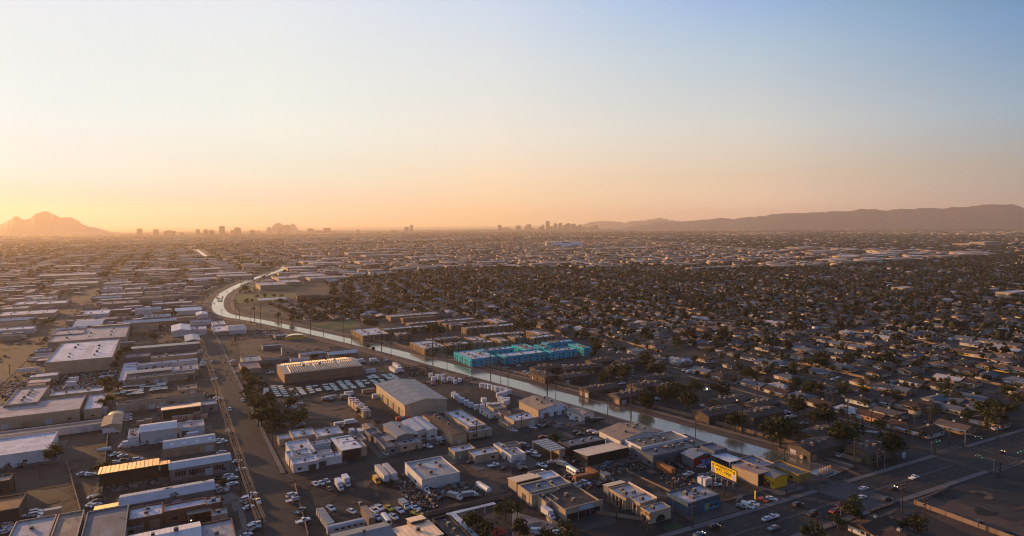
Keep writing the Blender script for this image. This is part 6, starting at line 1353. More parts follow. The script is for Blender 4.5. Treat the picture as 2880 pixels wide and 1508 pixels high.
# ------------------------------------------------------------------ trees
def leaf_cloud(seed, nl, per, rad, flat=.75, size=.09):
    r = np.random.default_rng(seed); mb = MB(); cs = []
    for i in range(nl):
        u = r.normal(size=3); u /= np.linalg.norm(u); rr = rad * r.uniform(.25, .66); c = u * rr; c[2] = c[2] * flat; cs.append((c, rad * r.uniform(.3, .5)))
    for c, cr in cs:
        u = r.normal(size=(per, 3)); u /= np.linalg.norm(u, axis=1)[:, None]; pr = cr * r.uniform(.55, 1.05, per)[:, None]; P_ = c + u * pr * (1, 1, flat)
        for p, n_ in zip(P_, u):
            n_ = n_ + r.normal(size=3) * .55; n_ /= np.linalg.norm(n_); t1 = np.cross(n_, r.normal(size=3)); t1 /= np.linalg.norm(t1) + 1e-9; t2 = np.cross(n_, t1); s = size * rad * r.uniform(.6, 1.4)
            mb.quad(tuple(p - t1 * s), tuple(p - t2 * s * .8), tuple(p + t1 * s), tuple(p + t2 * s * .8))
    return mb
CROWNS = []
for s in range(7):
    me = leaf_cloud(s, [9, 12, 14, 8, 11, 16, 10][s], 34, 1., [.7, .85, .65, .95, .75, .6, .8][s]).mesh('crown'); me.materials.append(M['leaves']); CROWNS.append(me)
TR_ = MB().cyl(0, 0, 0, .75, .05, 6, .035)
for k in range(4):
    a = k * 1.7; TR_.bar((0, 0, .6), (.35 * math.cos(a), .35 * math.sin(a), 1.05), .025)
TRUNK = TR_.mesh('trunk'); TRUNK.materials.append(M['trunk'])
TPH = {0: 'broad dark olive tree', 1: 'round bushy green tree', 2: 'small round tree', 3: 'tall narrow dark tree'}
NT = [0]
def tree(x, y, r, hand=True):
    NT[0] += 1; s = NT[0] % 7; q = random.Random(NT[0]); t = thing('tree', (x, y, 0), 'x', 'tree', 'trees among the buildings', q.uniform(0, 6.28))
    zc = r * .95; o = link('crown', CROWNS[s], None, t, None, (0, 0, zc)); o.scale = (r * .98, r * q.uniform(.85, 1.1), r * q.uniform(.8, 1.05))
    o = link('trunk', TRUNK, None, t, None, (0, 0, -.05)); o.scale = (r, r, zc)
    auto(t, TPH[2 if r < 4.5 else (0 if r > 7.4 else 1)], x, y)
allt = [(x, y, r) for x, y, r in TREES]
hk = np.array([(x, y) for x, y in keep]) if keep else np.zeros((0, 2))
extra = []
for x, y in hk:
    n = int(rg_.integers(4, 7))
    for q in range(n):
        dx = rg_.choice([-1, 1]) * rg_.uniform(8.5, 18); dy = rg_.uniform(-11, 11)
        r = rg_.uniform(1.6, 4.6) if rg_.random() < .85 else rg_.uniform(4.6, 8); extra.append((x + dx, y + dy, r))
for hx_, hy_, _, _ in HOUSES:
    for q in range(2): extra.append((hx_ + rg_.choice([-1, 1]) * rg_.uniform(9, 13), hy_ + rg_.uniform(-10, 10), rg_.uniform(2, 4.5)))
occ2 = np.array([o for o in OCC] + roadr + gpatch)
def okt(x, y, r): return free(x, y, r * .45, r * .45, occ2) and np.min(np.hypot(CPA[:, 0] - x, CPA[:, 1] - y)) > 20 + r
extra = [e for e in extra if okt(*e)]
# clumps at random in the industrial area
for _ in range(9000):
    x, y = rg_.uniform(-900, 2600), rg_.uniform(500, 3600)
    if inview(x, y) and inpoly(np.array([x]), np.array([y]), WH)[0]:
        r = rg_.uniform(2., 6.5)
        if math.hypot(x, y) < 1300 and rg_.random() < .8: continue
        if okt(x, y, r): extra.append((x, y, r))
extra.sort(key=lambda p: math.hypot(p[0], p[1])); kk = max(0, 300 - len(allt))
for e in allt + extra[:kk]: tree(*e)
rest = extra[kk:]
# low poly crowns for the mass
def blob(seed, n=3):
    r = np.random.default_rng(seed); mb = MB(); ph = (1 + 5 ** .5) / 2
    iv = np.array([(-1, ph, 0), (1, ph, 0), (-1, -ph, 0), (1, -ph, 0), (0, -1, ph), (0, 1, ph), (0, -1, -ph), (0, 1, -ph), (ph, 0, -1), (ph, 0, 1), (-ph, 0, -1), (-ph, 0, 1)], float); iv /= np.linalg.norm(iv[0])
    fc = [(0, 11, 5), (0, 5, 1), (0, 1, 7), (0, 7, 10), (0, 10, 11), (1, 5, 9), (5, 11, 4), (11, 10, 2), (10, 7, 6), (7, 1, 8), (3, 9, 4), (3, 4, 2), (3, 2, 6), (3, 6, 8), (3, 8, 9), (4, 9, 5), (2, 4, 11), (6, 2, 10), (8, 6, 7), (9, 8, 1)]
    for k in range(n):
        c = r.normal(size=3) * (.42, .42, .2) if n > 1 else np.zeros(3); s = r.uniform(.45, .7) if n > 1 else 1.
        k0 = len(mb.v); mb.v += [tuple(c + p * s * r.uniform(.65, 1.2) * (1, 1, .85) + (0, 0, .9)) for p in iv]; mb.f += [tuple(k0 + i for i in f) for f in fc]
    return mb
for k in range(4):
    P_ = np.array([e for i, e in enumerate(rest) if i % 4 == k]); 
    if k < 3: lb = leaf_cloud(50 + k, 7, 11, 1., .75, .2); lb.v = [(a, b_, c + .9) for a, b_, c in lb.v]
    else: lb = blob(3, 4)
    if len(P_): n = len(P_); scatter('tree_mass', lb.v, lb.f, np.c_[P_[:, :2], np.zeros(n)], rg_.uniform(0, 6.28, n), np.c_[P_[:, 2], P_[:, 2], P_[:, 2]] * rg_.uniform(.85, 1.15, (n, 3)), None, 'far_leaves')
x, y, d = rings(46000, 1700, 22000, .85); near_ = inpoly(x, y, RES) | (inpoly(x, y, WH) & (rg_.random(len(x)) < .35)); f_ = x * HX + y * HY
band = np.sin(x * .00075 + 1.3) + np.sin(y * .0011 + x * .0004) + .8 * np.sin((x - y) * .0021); img_x = (x * HY - y * HX) / f_
ind = band + np.where((img_x > -.35) & (img_x < .25) & (f_ < 6500), 2.2, -.2) > .4
mk = (~near_) & ~near_canal(x, y, 36) & (f_ > 1500) & (~ind | (rg_.random(len(x)) < .6)); n = mk.sum(); bl = blob(1, 1); bl2 = blob(9, 2); sc = (4.5 + d[mk] / 1500)
h2 = rg_.random(n) < .5; X_, Y_, D_ = x[mk], y[mk], d[mk]
for nm, sel, tb in (('far_tree_mass', h2, bl), ('far_tree_mass', ~h2, bl2)):
    k_ = sel.sum(); s_ = sc[sel]; scatter(nm, tb.v, tb.f, np.c_[X_[sel], Y_[sel], np.full(k_, -1.)], rg_.uniform(0, 6.28, k_), np.c_[s_ * rg_.uniform(.8, 2.2, k_), s_ * rg_.uniform(.8, 2., k_), rg_.uniform(3.2, 6.5, k_)], None, 'far_leaves')
# palms
PC = MB()
for i in range(14):
    a = i * 2.4; up = .4 if i % 2 else -.1
    for sg in (-1, 1):
        n_ = np.array((-math.sin(a), math.cos(a), 0)) * .12 * sg; p0 = np.array((0, 0, 0.)); p1 = np.array((math.cos(a) * .8, math.sin(a) * .8, .45 + up)); p2 = np.array((math.cos(a) * 1.6, math.sin(a) * 1.6, -.25 + up))
        PC.quad(tuple(p0), tuple(p1 + n_ - (0, 0, .1)), tuple(p1), tuple(p0)); PC.quad(tuple(p1), tuple(p1 + n_ * 2 - (0, 0, .2)), tuple(p2), tuple(p2))
PC.f = [f for f in PC.f]; PC = PC.mesh('fronds'); PC.materials.append(M['leaves']); PT = MB().cyl(0, 0, 0, 1, .18, 6, .13).mesh('trunk'); PT.materials.append(M['trunk'])
for x, y, h in PALMS:
    t = thing('palm_tree', (x, y, 0), 'x', 'palm tree', 'palms of the housing area'); auto(t, 'slim palm tree', x, y); link('trunk', PT, None, t).scale = (1, 1, h); o = link('fronds', PC, None, t, None, (0, 0, h)); o.scale = (1.4, 1.4, 1.4)

# ------------------------------------------------------------------ vehicles
CARC = {'w': (.62, .62, .63), 'd': (.03, .028, .03), 'g': (.22, .235, .25), 'r': (.28, .02, .015), 'b': (.05, .13, .3), 'y': (.75, .42, .02), 'o': (.6, .22, .06), 'gr': (.12, .2, .12)}
CARN = {'w': 'white', 'd': 'dark', 'g': 'grey', 'r': 'red', 'b': 'blue', 'y': 'yellow', 'o': 'orange', 'gr': 'green'}
WH_ = MB().cyl(0, 0, -.11, .11, .34, 10, ax='x').mesh('wheel'); WH_.materials.append(M['rubber'])
def loft(prof, hw, tuck=.0):
    mb = MB(); n = len(prof)
    for sx in (-1, 1):
        mb.v += [(sx * (hw - tuck * max(0, z - .7)), y, z) for y, z in prof]
    mb.f.append(tuple(range(n))); mb.f.append(tuple(reversed(range(n, 2 * n))))
    for i in range(n):
        j = (i + 1) % n; mb.f.append((j, i, n + i, n + j))
    return mb
def car_model(kind):
    if kind == 'sedan': L_, prof, cab, cw_ = 4.6, [(-2.3, .3), (2.3, .3), (2.32, .62), (2.2, .78), (1.0, .92), (-1.6, .98), (-2.28, .92), (-2.33, .6)], (-1.75, 1.05, 1.42, -1.1, .35), .9
    elif kind == 'suv': L_, prof, cab, cw_ = 4.8, [(-2.4, .35), (2.4, .35), (2.42, .75), (2.25, .98), (1.2, 1.08), (-2.3, 1.12), (-2.42, .7)], (-2.25, 1.2, 1.78, -1.95, .55), .95
    elif kind == 'van': L_, prof, cab, cw_ = 5.4, [(-2.7, .35), (2.7, .35), (2.72, .8), (2.4, 1.15), (1.9, 1.3), (-2.65, 1.3), (-2.72, .7)], (-2.6, 1.95, 2.15, -2.5, 1.2), .98
    else: L_, prof, cab, cw_ = 5.6, [(-2.8, .45), (2.8, .45), (2.82, .85), (2.7, 1.02), (1.3, 1.12), (-.55, 1.12), (-.56, .8), (-2.6, .8), (-2.6, 1.12), (-2.82, 1.12)], (-.5, 1.35, 1.78, -.3, .6), .97
    parts = {'body': loft(prof, cw_, .05)}
    y0, y1, zt, ty0, ty1 = cab; zb = prof[4][1] if kind != 'sedan' else .93; zb = min(zb, 1.3) - .02; gw, tw_ = cw_ - .06, cw_ - .24
    gl = MB(); gl.v = [(-gw, y0, zb), (gw, y0, zb), (gw, y1, zb), (-gw, y1, zb), (-tw_, ty0, zt - .05), (tw_, ty0, zt - .05), (tw_, ty1, zt - .05), (-tw_, ty1, zt - .05)]
    gl.f = [(0, 1, 5, 4), (1, 2, 6, 5), (2, 3, 7, 6), (3, 0, 4, 7)]; parts['windows'] = gl
    rf = MB(); rf.box(-tw_ - .02, ty0 - .03, zt - .06, tw_ + .02, ty1 + .03, zt, .06, .06)
    for sx in (-1, 1):
        for p, q in (((gw, y0, zb), (tw_, ty0, zt - .05)), ((gw, y1, zb), (tw_, ty1, zt - .05)), ((gw, (y0 + y1) / 2, zb), (tw_, (ty0 + ty1) / 2, zt - .05))): rf.bar((sx * p[0], p[1], p[2]), (sx * q[0], q[1], q[2]), .05)
    parts['roof_panel'] = rf
    if kind == 'van':
        parts['windows'].v = parts['windows'].v; side = MB().box(-cw_ + .03, -2.62, 1.28, cw_ - .03, .6, 2.12, .1, .05); parts['cargo_body'] = side
    hl = MB().box(-.18, 0, 0, .18, .06, .16); parts['_hl'] = hl
    mats = {'body': 'paint', 'windows': 'glass', 'roof_panel': 'paint', 'cargo_body': 'paint'}
    out = []
    for k_, mb in parts.items():
        if k_ == '_hl': continue
        me = mb.mesh(k_); me.materials.append(M[mats[k_]]); out.append((k_, me))
    return L_, cw_, out
CM = {k: car_model(k) for k in ('sedan', 'suv', 'van', 'pickup')}
HLm = MB().box(-.18, -.03, 0, .18, .04, .16).mesh('headlight'); HLm.materials.append(mat('lens', (.5, .5, .48), rough=.2, noise=0)); TLm = MB().box(-.18, -.04, 0, .18, .03, .14).mesh('taillight'); TLm.materials.append(mat('red_lens', (.25, .01, .01), rough=.3, noise=0))
HLo = MB().box(-.22, -.03, -.05, .22, .06, .2).mesh('headlight'); HLo.materials.append(M['lamp_warm']); TLo = MB().box(-.22, -.06, -.03, .22, .03, .18).mesh('taillight'); TLo.materials.append(M['tail'])
def box_truck(x, y, rz, L_, h, col, label, cab='w', auto_=None):
    t = thing('box_truck', (x, y, 0), label, 'truck', None, rz)
    # front at +y local
    link('cargo_box', MB().box(-1.22, -L_ / 2, .95, 1.22, L_ / 2 - 2.1, h), 'paint', t, CARC[col] if col in CARC else CO['tan']); link('box_rim', MB().box(-1.25, L_ / 2 - 2.16, h - .12, 1.25, L_ / 2 - 2.04, h + .02), 'paint', t, (.4, .4, .4))
    link('chassis', MB().box(-.5, -L_ / 2 + .1, .5, .5, L_ / 2 - .3, .93), 'rubber', t); link('cab', loft([(L_ / 2 - 1.95, .55), (L_ / 2, .55), (L_ / 2 + .02, 1.25), (L_ / 2 - .75, 1.4), (L_ / 2 - 1.1, 2.15), (L_ / 2 - 1.95, 2.2)], 1.02), 'paint', t, CARC[cab])
    link('windscreen', MB().quad((-.9, L_ / 2 - .74, 1.42), (.9, L_ / 2 - .74, 1.42), (.8, L_ / 2 - 1.06, 2.1), (-.8, L_ / 2 - 1.06, 2.1)), 'glass', t)
    for yy in (-L_ / 2 + 1.4, L_ / 2 - 1.1):
        for sx in (-1, 1): o = link('wheel', WH_, None, t, None, (sx * .98, yy, .45)); o.scale = (1.6, 1.3, 1.3)
    return t
PROM = {'w': 'white', 'd': 'dark', 'g': 'grey'}
carlist = sorted(CARS, key=lambda c: math.hypot(c[0], c[1])); carrest = []; nc = 0
for x, y, kd, hd, cl in carlist:
    if kd == 'truck':
        t = box_truck(x, y, R(-hd), 7, 2.6, 'g' if cl != 'y' else 'y', 'x', 'w' if cl != 'y' else 'y'); t['group'] = 'small work trucks'; auto(t, 'small flat bodied work truck', x, y); continue
    if nc >= 300: carrest.append((x, y, hd)); continue
    nc += 1; L_, cw_, parts = CM[kd]; t = thing({'sedan': 'parked_car', 'suv': 'parked_car', 'van': 'parked_van', 'pickup': 'pickup_truck'}[kd], (x, y, .05 if not (340 < x < 368 or 150 < y < 176 or 27 < x < 44.5) else .2), 'x', {'sedan': 'car', 'suv': 'car', 'van': 'van', 'pickup': 'pickup truck'}[kd], 'parked and driving vehicles', R(-hd))
    cc = jit(CARC[cl], .12); dist = math.hypot(x, y)
    for nm, me in parts: link(nm, me, None, t, cc)
    if dist < 620:
        for sx in (-1, 1):
            for sy in (-1, 1): link('wheel', WH_, None, t, None, (sx * (cw_ - .1), sy * L_ * .31, .34))
    if dist < 420:
        road = 152 < y < 176 and x > 120
        for sx in (-1, 1):
            link('headlight', HLo if (road and hd == 90 and cl != 'w') or (x, y) in () else HLm, None, t, None, (sx * (cw_ - .3), L_ / 2 + .02, .66)); link('taillight', TLo if road and hd == -90 else TLm, None, t, None, (sx * (cw_ - .3), -L_ / 2 - .02, .72))
    auto(t, '%s %s' % (CARN[cl], {'sedan': 'parked sedan', 'suv': 'parked estate car', 'van': 'parked van', 'pickup': 'pickup truck'}[kd]), x, y)
# mass of small distant parked cars
cv = MB().box(-.9, -2.3, .3, .9, 2.3, .95, .05, .1); cv.box(-.85, -1.6, .95, .85, 1.0, 1.45, .2, .5)
pc = [(x, y, R(-h)) for x, y, h in carrest]
for x, y in keep:
    if rg_.random() < .7: pc.append((x + (9.5 if rg_.random() < .5 else -9.5), y + rg_.uniform(-7, 7), rg_.choice([0, 1.57])))
for x, y, w_, dd in WST[:400] + [(float(a), float(b_), float(c), float(d__)) for a, b_, c, d__ in cw[:500]]:
    for q in range(5): pc.append((x + rg_.uniform(-w_ / 2, w_ / 2), y - dd / 2 - rg_.uniform(3, 9), rg_.choice([0, .1, 1.5])))
for k in range(26):
    pc.append((12 + rg_.uniform(-3, 6), 330 + k * 17 + rg_.uniform(-2, 2), 1.3))
occ3 = np.array(OCC + [(-113, 376, -20, 420), (20, 0, 30, 900)]); pc = [p for p in pc if free(p[0], p[1], 1.5, 1.5, occ3)]; P_ = np.array(pc); n = len(P_)
scatter('parked_vehicles', cv.v, cv.f, np.c_[P_[:, :2], np.full(n, .05)], P_[:, 2], np.ones((n, 3)), pick(n, [CARC['w'], CARC['w'], CARC['d'], CARC['g'], (.3, .3, .3), (.2, .05, .03)]), 'mass')

def trailer(x, y, rz, L_, h, col, label, kind):
    cc = CARC.get(col) or CO['tan']; cat = 'trailer'
    if kind == 'container':
        t = thing('cargo_container', (x, y, 0), label, 'container', None, rz); cc = {'t': CO['T'], 'w': (.6, .6, .6), 'r': (.4, .07, .03), 'b': (.06, .16, .35), 'g': (.3, .31, .31), 'o': (.34, .13, .05)}[col]
        link('shell', MB().box(-1.22, -L_ / 2, .12, 1.22, L_ / 2, h), 'plain', t, cc)
        me = MB().box(-.04, -.04, .2, .04, .04, h - .1).mesh('rib'); me.materials.append(M['plain'])
        for i in range(int(L_ / 1.0)):
            for sx in (-1, 1): link('rib', me, None, t, cc, (sx * 1.25, -L_ / 2 + .5 + i, 0))
        link('door', MB().box(-1.1, -L_ / 2 - .05, .2, 1.1, -L_ / 2 - .01, h - .1), 'plain', t, jit(cc, .2)); return t
    if kind in ('trailer',):
        t = thing('semi_trailer', (x, y, 0), label, 'trailer', None, rz); link('cargo_box', MB().box(-1.28, -L_ / 2, 1.1, 1.28, L_ / 2, h), 'paint', t, cc); link('chassis', MB().box(-.6, -L_ / 2 + .2, .75, .6, L_ / 2 - .5, 1.08), 'rubber', t)
        link('door_frame', MB().box(-1.2, -L_ / 2 - .06, 1.2, 1.2, -L_ / 2 - .01, h - .1), 'paint', t, jit(cc, .2)); link('roof_panel', MB().box(-1.2, -L_ / 2 + .1, h + .005, 1.2, L_ / 2 - .1, h + .05), 'plain', t, (.5, .44, .38))
        for yy in (-L_ / 2 + 1.2, -L_ / 2 + 2.4):
            for sx in (-1, 1): o = link('wheel', WH_, None, t, None, (sx * 1.05, yy, .5)); o.scale = (2, 1.45, 1.45)
        for sx in (-1, 1): link('landing_leg', MB().box(sx * .8 - .08, L_ / 2 - 2.6, 0, sx * .8 + .08, L_ / 2 - 2.45, 1.1), 'metal_grey', t)
        return t
    if kind in ('camper', 'silver'):
        t = thing('camper_trailer', (x, y, 0), label, 'camper', None, rz); body = MB(); n = 8; P_ = []
        P_ = [(-1.25, .55), (1.25, .55), (1.25, h - .7), (.95, h - .18), (.4, h), (-.4, h), (-.95, h - .18), (-1.25, h - .7)]
        body.v = [(x_, -L_ / 2, z) for x_, z in P_] + [(x_, L_ / 2, z) for x_, z in P_]; body.f = [tuple(range(8)), tuple(reversed(range(8, 16)))] + [((i + 1) % 8, i, 8 + i, 8 + (i + 1) % 8) for i in range(8)]
        link('body', body, 'paint', t, (.62, .6, .58) if kind == 'camper' else (.42, .42, .42))
        for i in range(int(L_ / 2.4)):
            for sx in (-1, 1): link('window', win_mesh(1.3, .7, 'x'), None, t, None, (sx * 1.24, -L_ / 2 + 1.4 + i * 2.3, 1.5))
        link('window', win_mesh(1.5, .8, 'y'), None, t, None, (0, -L_ / 2, 1.5))
        for sx in (-1, 1): link('wheel', WH_, None, t, None, (sx * 1.1, 0, .36))
        return t
    if kind == 'tank':
        t = thing('tank_trailer', (x, y, 0), label, 'trailer', None, rz); link('tank', MB().cyl(0, 1.7, -L_ / 2, L_ / 2, .95, 14, ax='y'), 'paint', t, (.55, .55, .55)); link('chassis', MB().box(-.5, -L_ / 2, .6, .5, L_ / 2, .85), 'rubber', t)
        for yy in (-L_ / 2 + 1, -L_ / 2 + 2):
            for sx in (-1, 1): link('wheel', WH_, None, t, None, (sx * .9, yy, .4))
        return t
    if kind == 'shed':
        t = thing('yard_shed', (x, y, 0), label, 'shed'); link('wall', MB().box(-1.8, -1.8, 0, 1.8, 1.8, 2.7), 'wall', t, CO['tan']); link('roof', MB().box(-2, -2, 2.72, 2, 2, 2.86), 'roof', t, CO['G4']); link('door', door_mesh(1, 2, 'y'), None, t, (.1, .08, .06), (0, -1.8, .02)); return t
for kind, x, y, L_, rot, h, col, label in BOXES:
    if kind in ('boxtruck', 'boxtruckx', 'boxtruckl'): box_truck(x, y, {'boxtruck': math.pi, 'boxtruckx': -math.pi / 2, 'boxtruckl': math.pi / 2}[kind], L_ + .3, h, col if col in CARC else 't', label)
    else: trailer(x, y, R(rot), L_, h, col, label, kind)
mat('green_lens', (.02, .4, .25), emit=(.05, .9, .5, .6), noise=0); mat('lamp_off', (.5, .5, .45), noise=0)
# ------------------------------------------------------------------ tanks, lids, crates
TKM = MB().cyl(0, 0, 0, 3.0, 1.65, 18); TKM = TKM.mesh('shell'); TKM.materials.append(M['plain']); TKR = MB()
for i in range(18):
    a, b_ = 2 * math.pi * i / 18, 2 * math.pi * (i + 1) / 18; TKR.bar((1.68 * math.cos(a), 1.68 * math.sin(a), 2.95), (1.68 * math.cos(b_), 1.68 * math.sin(b_), 2.95), .06)
TKR = TKR.mesh('rim'); TKR.materials.append(M['plain']); TKL = MB().cyl(0, 0, 3.0, 3.14, .35, 8).mesh('hatch'); TKL.materials.append(M['plain'])
for i, (x, y) in enumerate(TANKS):
    t = thing('storage_tank', (x, y, 0), 'x', 'tank', 'white round tanks standing in the yard'); s = rnd.uniform(.9, 1.08)
    for nm, me, c in (('shell', TKM, (.66, .64, .63)), ('rim', TKR, (.6, .6, .6)), ('hatch', TKL, (.4, .4, .4))):
        o = link(nm, me, None, t, jit(c, .06)); o.scale = (s, s, s)
    auto(t, 'white open yard tank', x, y)
DB = MB().cyl(0, 0, 0, 1.1, 1.75, 16, 1.5).mesh('base'); DB.materials.append(M['plain']); DL = MB().cyl(0, 0, 1.12, 1.3, 2.0, 20).mesh('lid'); DL.materials.append(M['plain']); DK = MB().cyl(0, 0, 1.31, 1.42, .3, 8).mesh('knob'); DK.materials.append(M['plain'])
for x, y in DISCS:
    t = thing('lidded_vat', (x, y, 0), 'x', 'vat', 'disc shaped lids in rows on the paved yard')
    link('base', DB, None, t, jit((.12, .1, .08), .2)); link('lid', DL, None, t, jit((.6, .62, .52), .08)); link('knob', DK, None, t, (.2, .2, .2)); auto(t, 'disc lid on a dark base', x, y)
CB = MB().box(-1.1, -1.1, 0, 1.1, 1.1, 2.3).box(-1.05, -1.05, 2.35, 1.05, 1.05, 4.5).mesh('crate_body'); CB.materials.append(M['plain']); CL = MB().box(-1.16, -1.16, 2.28, 1.16, 1.16, 2.38).box(-1.1, -1.1, 4.5, 1.1, 1.1, 4.62).mesh('crate_lid'); CL.materials.append(M['plain'])
for i, (x, y) in enumerate(CRATES):
    for dx in (0, 2.6):
        t = thing('stacked_crate', (x + dx, y, 0), 'x', 'crate', 'tall crate stacks catching the sun'); link('crate_body', CB, None, t, jit((.5, .38, .27), .15)).scale = (1, 1, 1 - .08 * ((i + (dx > 0)) % 3)); link('crate_lid', CL, None, t, jit((.62, .55, .5), .1)).scale = (1, 1, 1 - .08 * ((i + (dx > 0)) % 3)); auto(t, 'tall sunlit crate stack', x + dx, y)

# ------------------------------------------------------------------ poles and cables
PM_ = {}
def pole(x, y, h, ph, lamp=False):
    t = thing('utility_pole', (x, y, 0), 'x', 'utility pole', 'utility poles'); big = h > 17
    link('shaft', MB().cyl(0, 0, 0, h, .40 if big else .27, 8, .24 if big else .18), 'wood_pole', t)
    for k, z in enumerate([h - .6, h - 2.2] if h > 9 else [h - .5]):
        arm = link('crossarm', MB().box(-1.5, -.13, z - .13, 1.5, .13, z + .13), 'wood_pole', t)
        for xx in (-1.35, -.5, .5, 1.35): link('insulator', MB().cyl(xx, 0, z + .09, z + .4, .09, 6), 'metal_grey', arm)
    if 9 < h < 16 and int(x + y) % 3 == 0: link('transformer', MB().cyl(.45, 0, h - 4.2, h - 3.1, .3, 8), 'metal_grey', t)
    auto(t, ph, x, y)
LEFT = [(27 - .2 * (k % 2), 238 + k * 36.5, 11.5) for k in range(15)]
allp = []
for x, y, h in LEFT: pole(x, y, h, 'wide street line pole'); allp.append((x, y, h))
near_c, tall_c, oth = [], [], []
for x, y, h in POLES:
    if min(math.hypot(x - a, y - b_) for a, b_, _ in allp) < 4: continue
    allp.append((x, y, h)); h = max(h, 4.5)
    dc = float(np.min(np.hypot(CPA[:, 0] - x, CPA[:, 1] - y))); i = int(np.argmin(np.hypot(CPA[:, 0] - x, CPA[:, 1] - y))); side = x - CPA[i, 0]
    if dc < 26 and y < 1000: (tall_c if h > 15 else near_c).append((x, y, h, side))
    else: oth.append((x, y, h))
    pole(x, y, h, 'tall canal transmission pole' if (dc < 26 and h > 15) else ('wooden pole on the canal bank' if dc < 26 else ('tall wooden utility pole' if h > 10 else 'short wooden pole')))
def cable(p, q, sag, offs, label, r_=.035):
    mb = MB()
    for ox, oz in offs:
        P_ = []
        for k in range(9):
            u = k / 8; P_.append((p[0] + (q[0] - p[0]) * u + ox, p[1] + (q[1] - p[1]) * u, p[2] + (q[2] - p[2]) * u - sag * 4 * u * (1 - u) + oz))
        for k in range(8): mb.bar(P_[k], P_[k + 1], r_, 3)
    return mb
def line(pts, label, offs, r_=.035):
    for i in range(len(pts) - 1):
        p, q = pts[i], pts[i + 1]
        if math.hypot(p[0] - q[0], p[1] - q[1]) > 130: continue
        for k, o_ in enumerate(offs):
            o = link('overhead_cable', cable((*p[:2], p[2]), (*q[:2], q[2]), 1.1, [o_], label, r_), 'wire'); tag(o, 'x', 'cable', 'overhead cables'); auto(o, label, (p[0] + q[0]) / 2, (p[1] + q[1]) / 2)
line(LEFT[:13], 'sagging cable along the wide street', [(-1.35, -.2), (-.5, -.2), (.5, -.2), (1.35, -.2), (-1.35, -1.8), (1.35, -1.8)], .06)
line(sorted([p for p in near_c if p[3] < 0], key=lambda p: p[1]), 'thin cable along the near canal bank', [(-1.2, -.2), (1.2, -.2)], .03)
line(sorted([p for p in tall_c], key=lambda p: p[1]), 'high cable along the far canal bank', [(-1.2, -.2), (1.2, -.2)], .03)

# ------------------------------------------------------------------ billboard
t = thing('billboard', (212.9, 197.7, 0), 'large yellow lawyer billboard on posts facing the low sun', 'billboard')
W_, z0, z1 = 7.2, 4.3, 8.9
link('frame', MB().box(-.1, -W_ - .15, z0 - .15, .35, W_ + .15, z1 + .15), 'plain', t, (.08, .06, .05))
link('poster', MB().box(-.16, -W_, z0, -.105, W_, z1), 'paint', t, (.86, .60, .012))
RX = (R(90), 0, R(-90))
def bt(s, size, y, z, sx=1., c=(.03, .025, .02)): text(s, size, 'plain', t, (-.18, y, z), RX, col=c, sx=sx, ext=.01)
bt('LERNER&ROWE', 1.35, .1, 8.05, 1.08); bt('INJURY ATTORNEYS', .55, -.2, 7.2, 1.15, (.3, .2, .03)); bt('977-1900', 1.75, -.1, 6.05, 1.3); bt('CAR ACCIDENTS & PERSONAL INJURY', .42, 0, 4.85, 1.0, (.3, .2, .03))
for y, s, suit in ((6.1, 1, (.33, .3, .42)), (-5.9, -1, (.62, .55, .68))):     # printed flat figures, one at either end
    pr = MB(); n = 12; pr.v = [(-.20, y + .5 * math.cos(6.283 * i / n), z1 - 1.35 + .68 * math.sin(6.283 * i / n)) for i in range(n)]; pr.f = [tuple(reversed(range(n)))]; link('printed_face', pr, 'plain', t, (.36, .19, .12))
    pr = MB(); pr.v = [(-.19, y - 1.0, z0 + .02), (-.19, y - .95, z1 - 2.5), (-.19, y - .3, z1 - 1.95), (-.19, y + .3, z1 - 1.95), (-.19, y + .95, z1 - 2.5), (-.19, y + 1.0, z0 + .02)]; pr.f = [tuple(range(6))]; link('printed_suit', pr, 'plain', t, suit)
    pr = MB().quad((-.21, y - .09, z0 + .2), (-.21, y - .06, z1 - 2.0), (-.21, y + .06, z1 - 2.0), (-.21, y + .09, z0 + .2)); link('printed_tie', pr, 'plain', t, (.12, .01, .03))
    pr = MB(); pr.v = [(-.22, y + .54 * math.cos(a), z1 - 1.2 + .68 * math.sin(a)) for a in (0, .5, 1.0, 1.57, 2.1, 2.6, 3.14)] + [(-.22, y, z1 - .95)]; pr.f = [tuple(range(8))]; link('printed_hair', pr, 'plain', t, (.04, .02, .015))
for yy in (-5, -1.7, 1.7, 5): link('post', MB().box(.36, yy - .16, 0, .66, yy + .16, z1 - .4), 'metal_grey', t)
link('catwalk', MB().box(-1.1, -W_ - .6, z0 - .35, -.2, W_ + .6, z0 - .25), 'plain', t, (.1, .08, .07))
for yy in (-4.5, 0, 4.5): link('lamp_arm', MB().bar((-.2, yy, z0 - .3), (-1.6, yy, z0 - .1), .05), 'metal_grey', t)

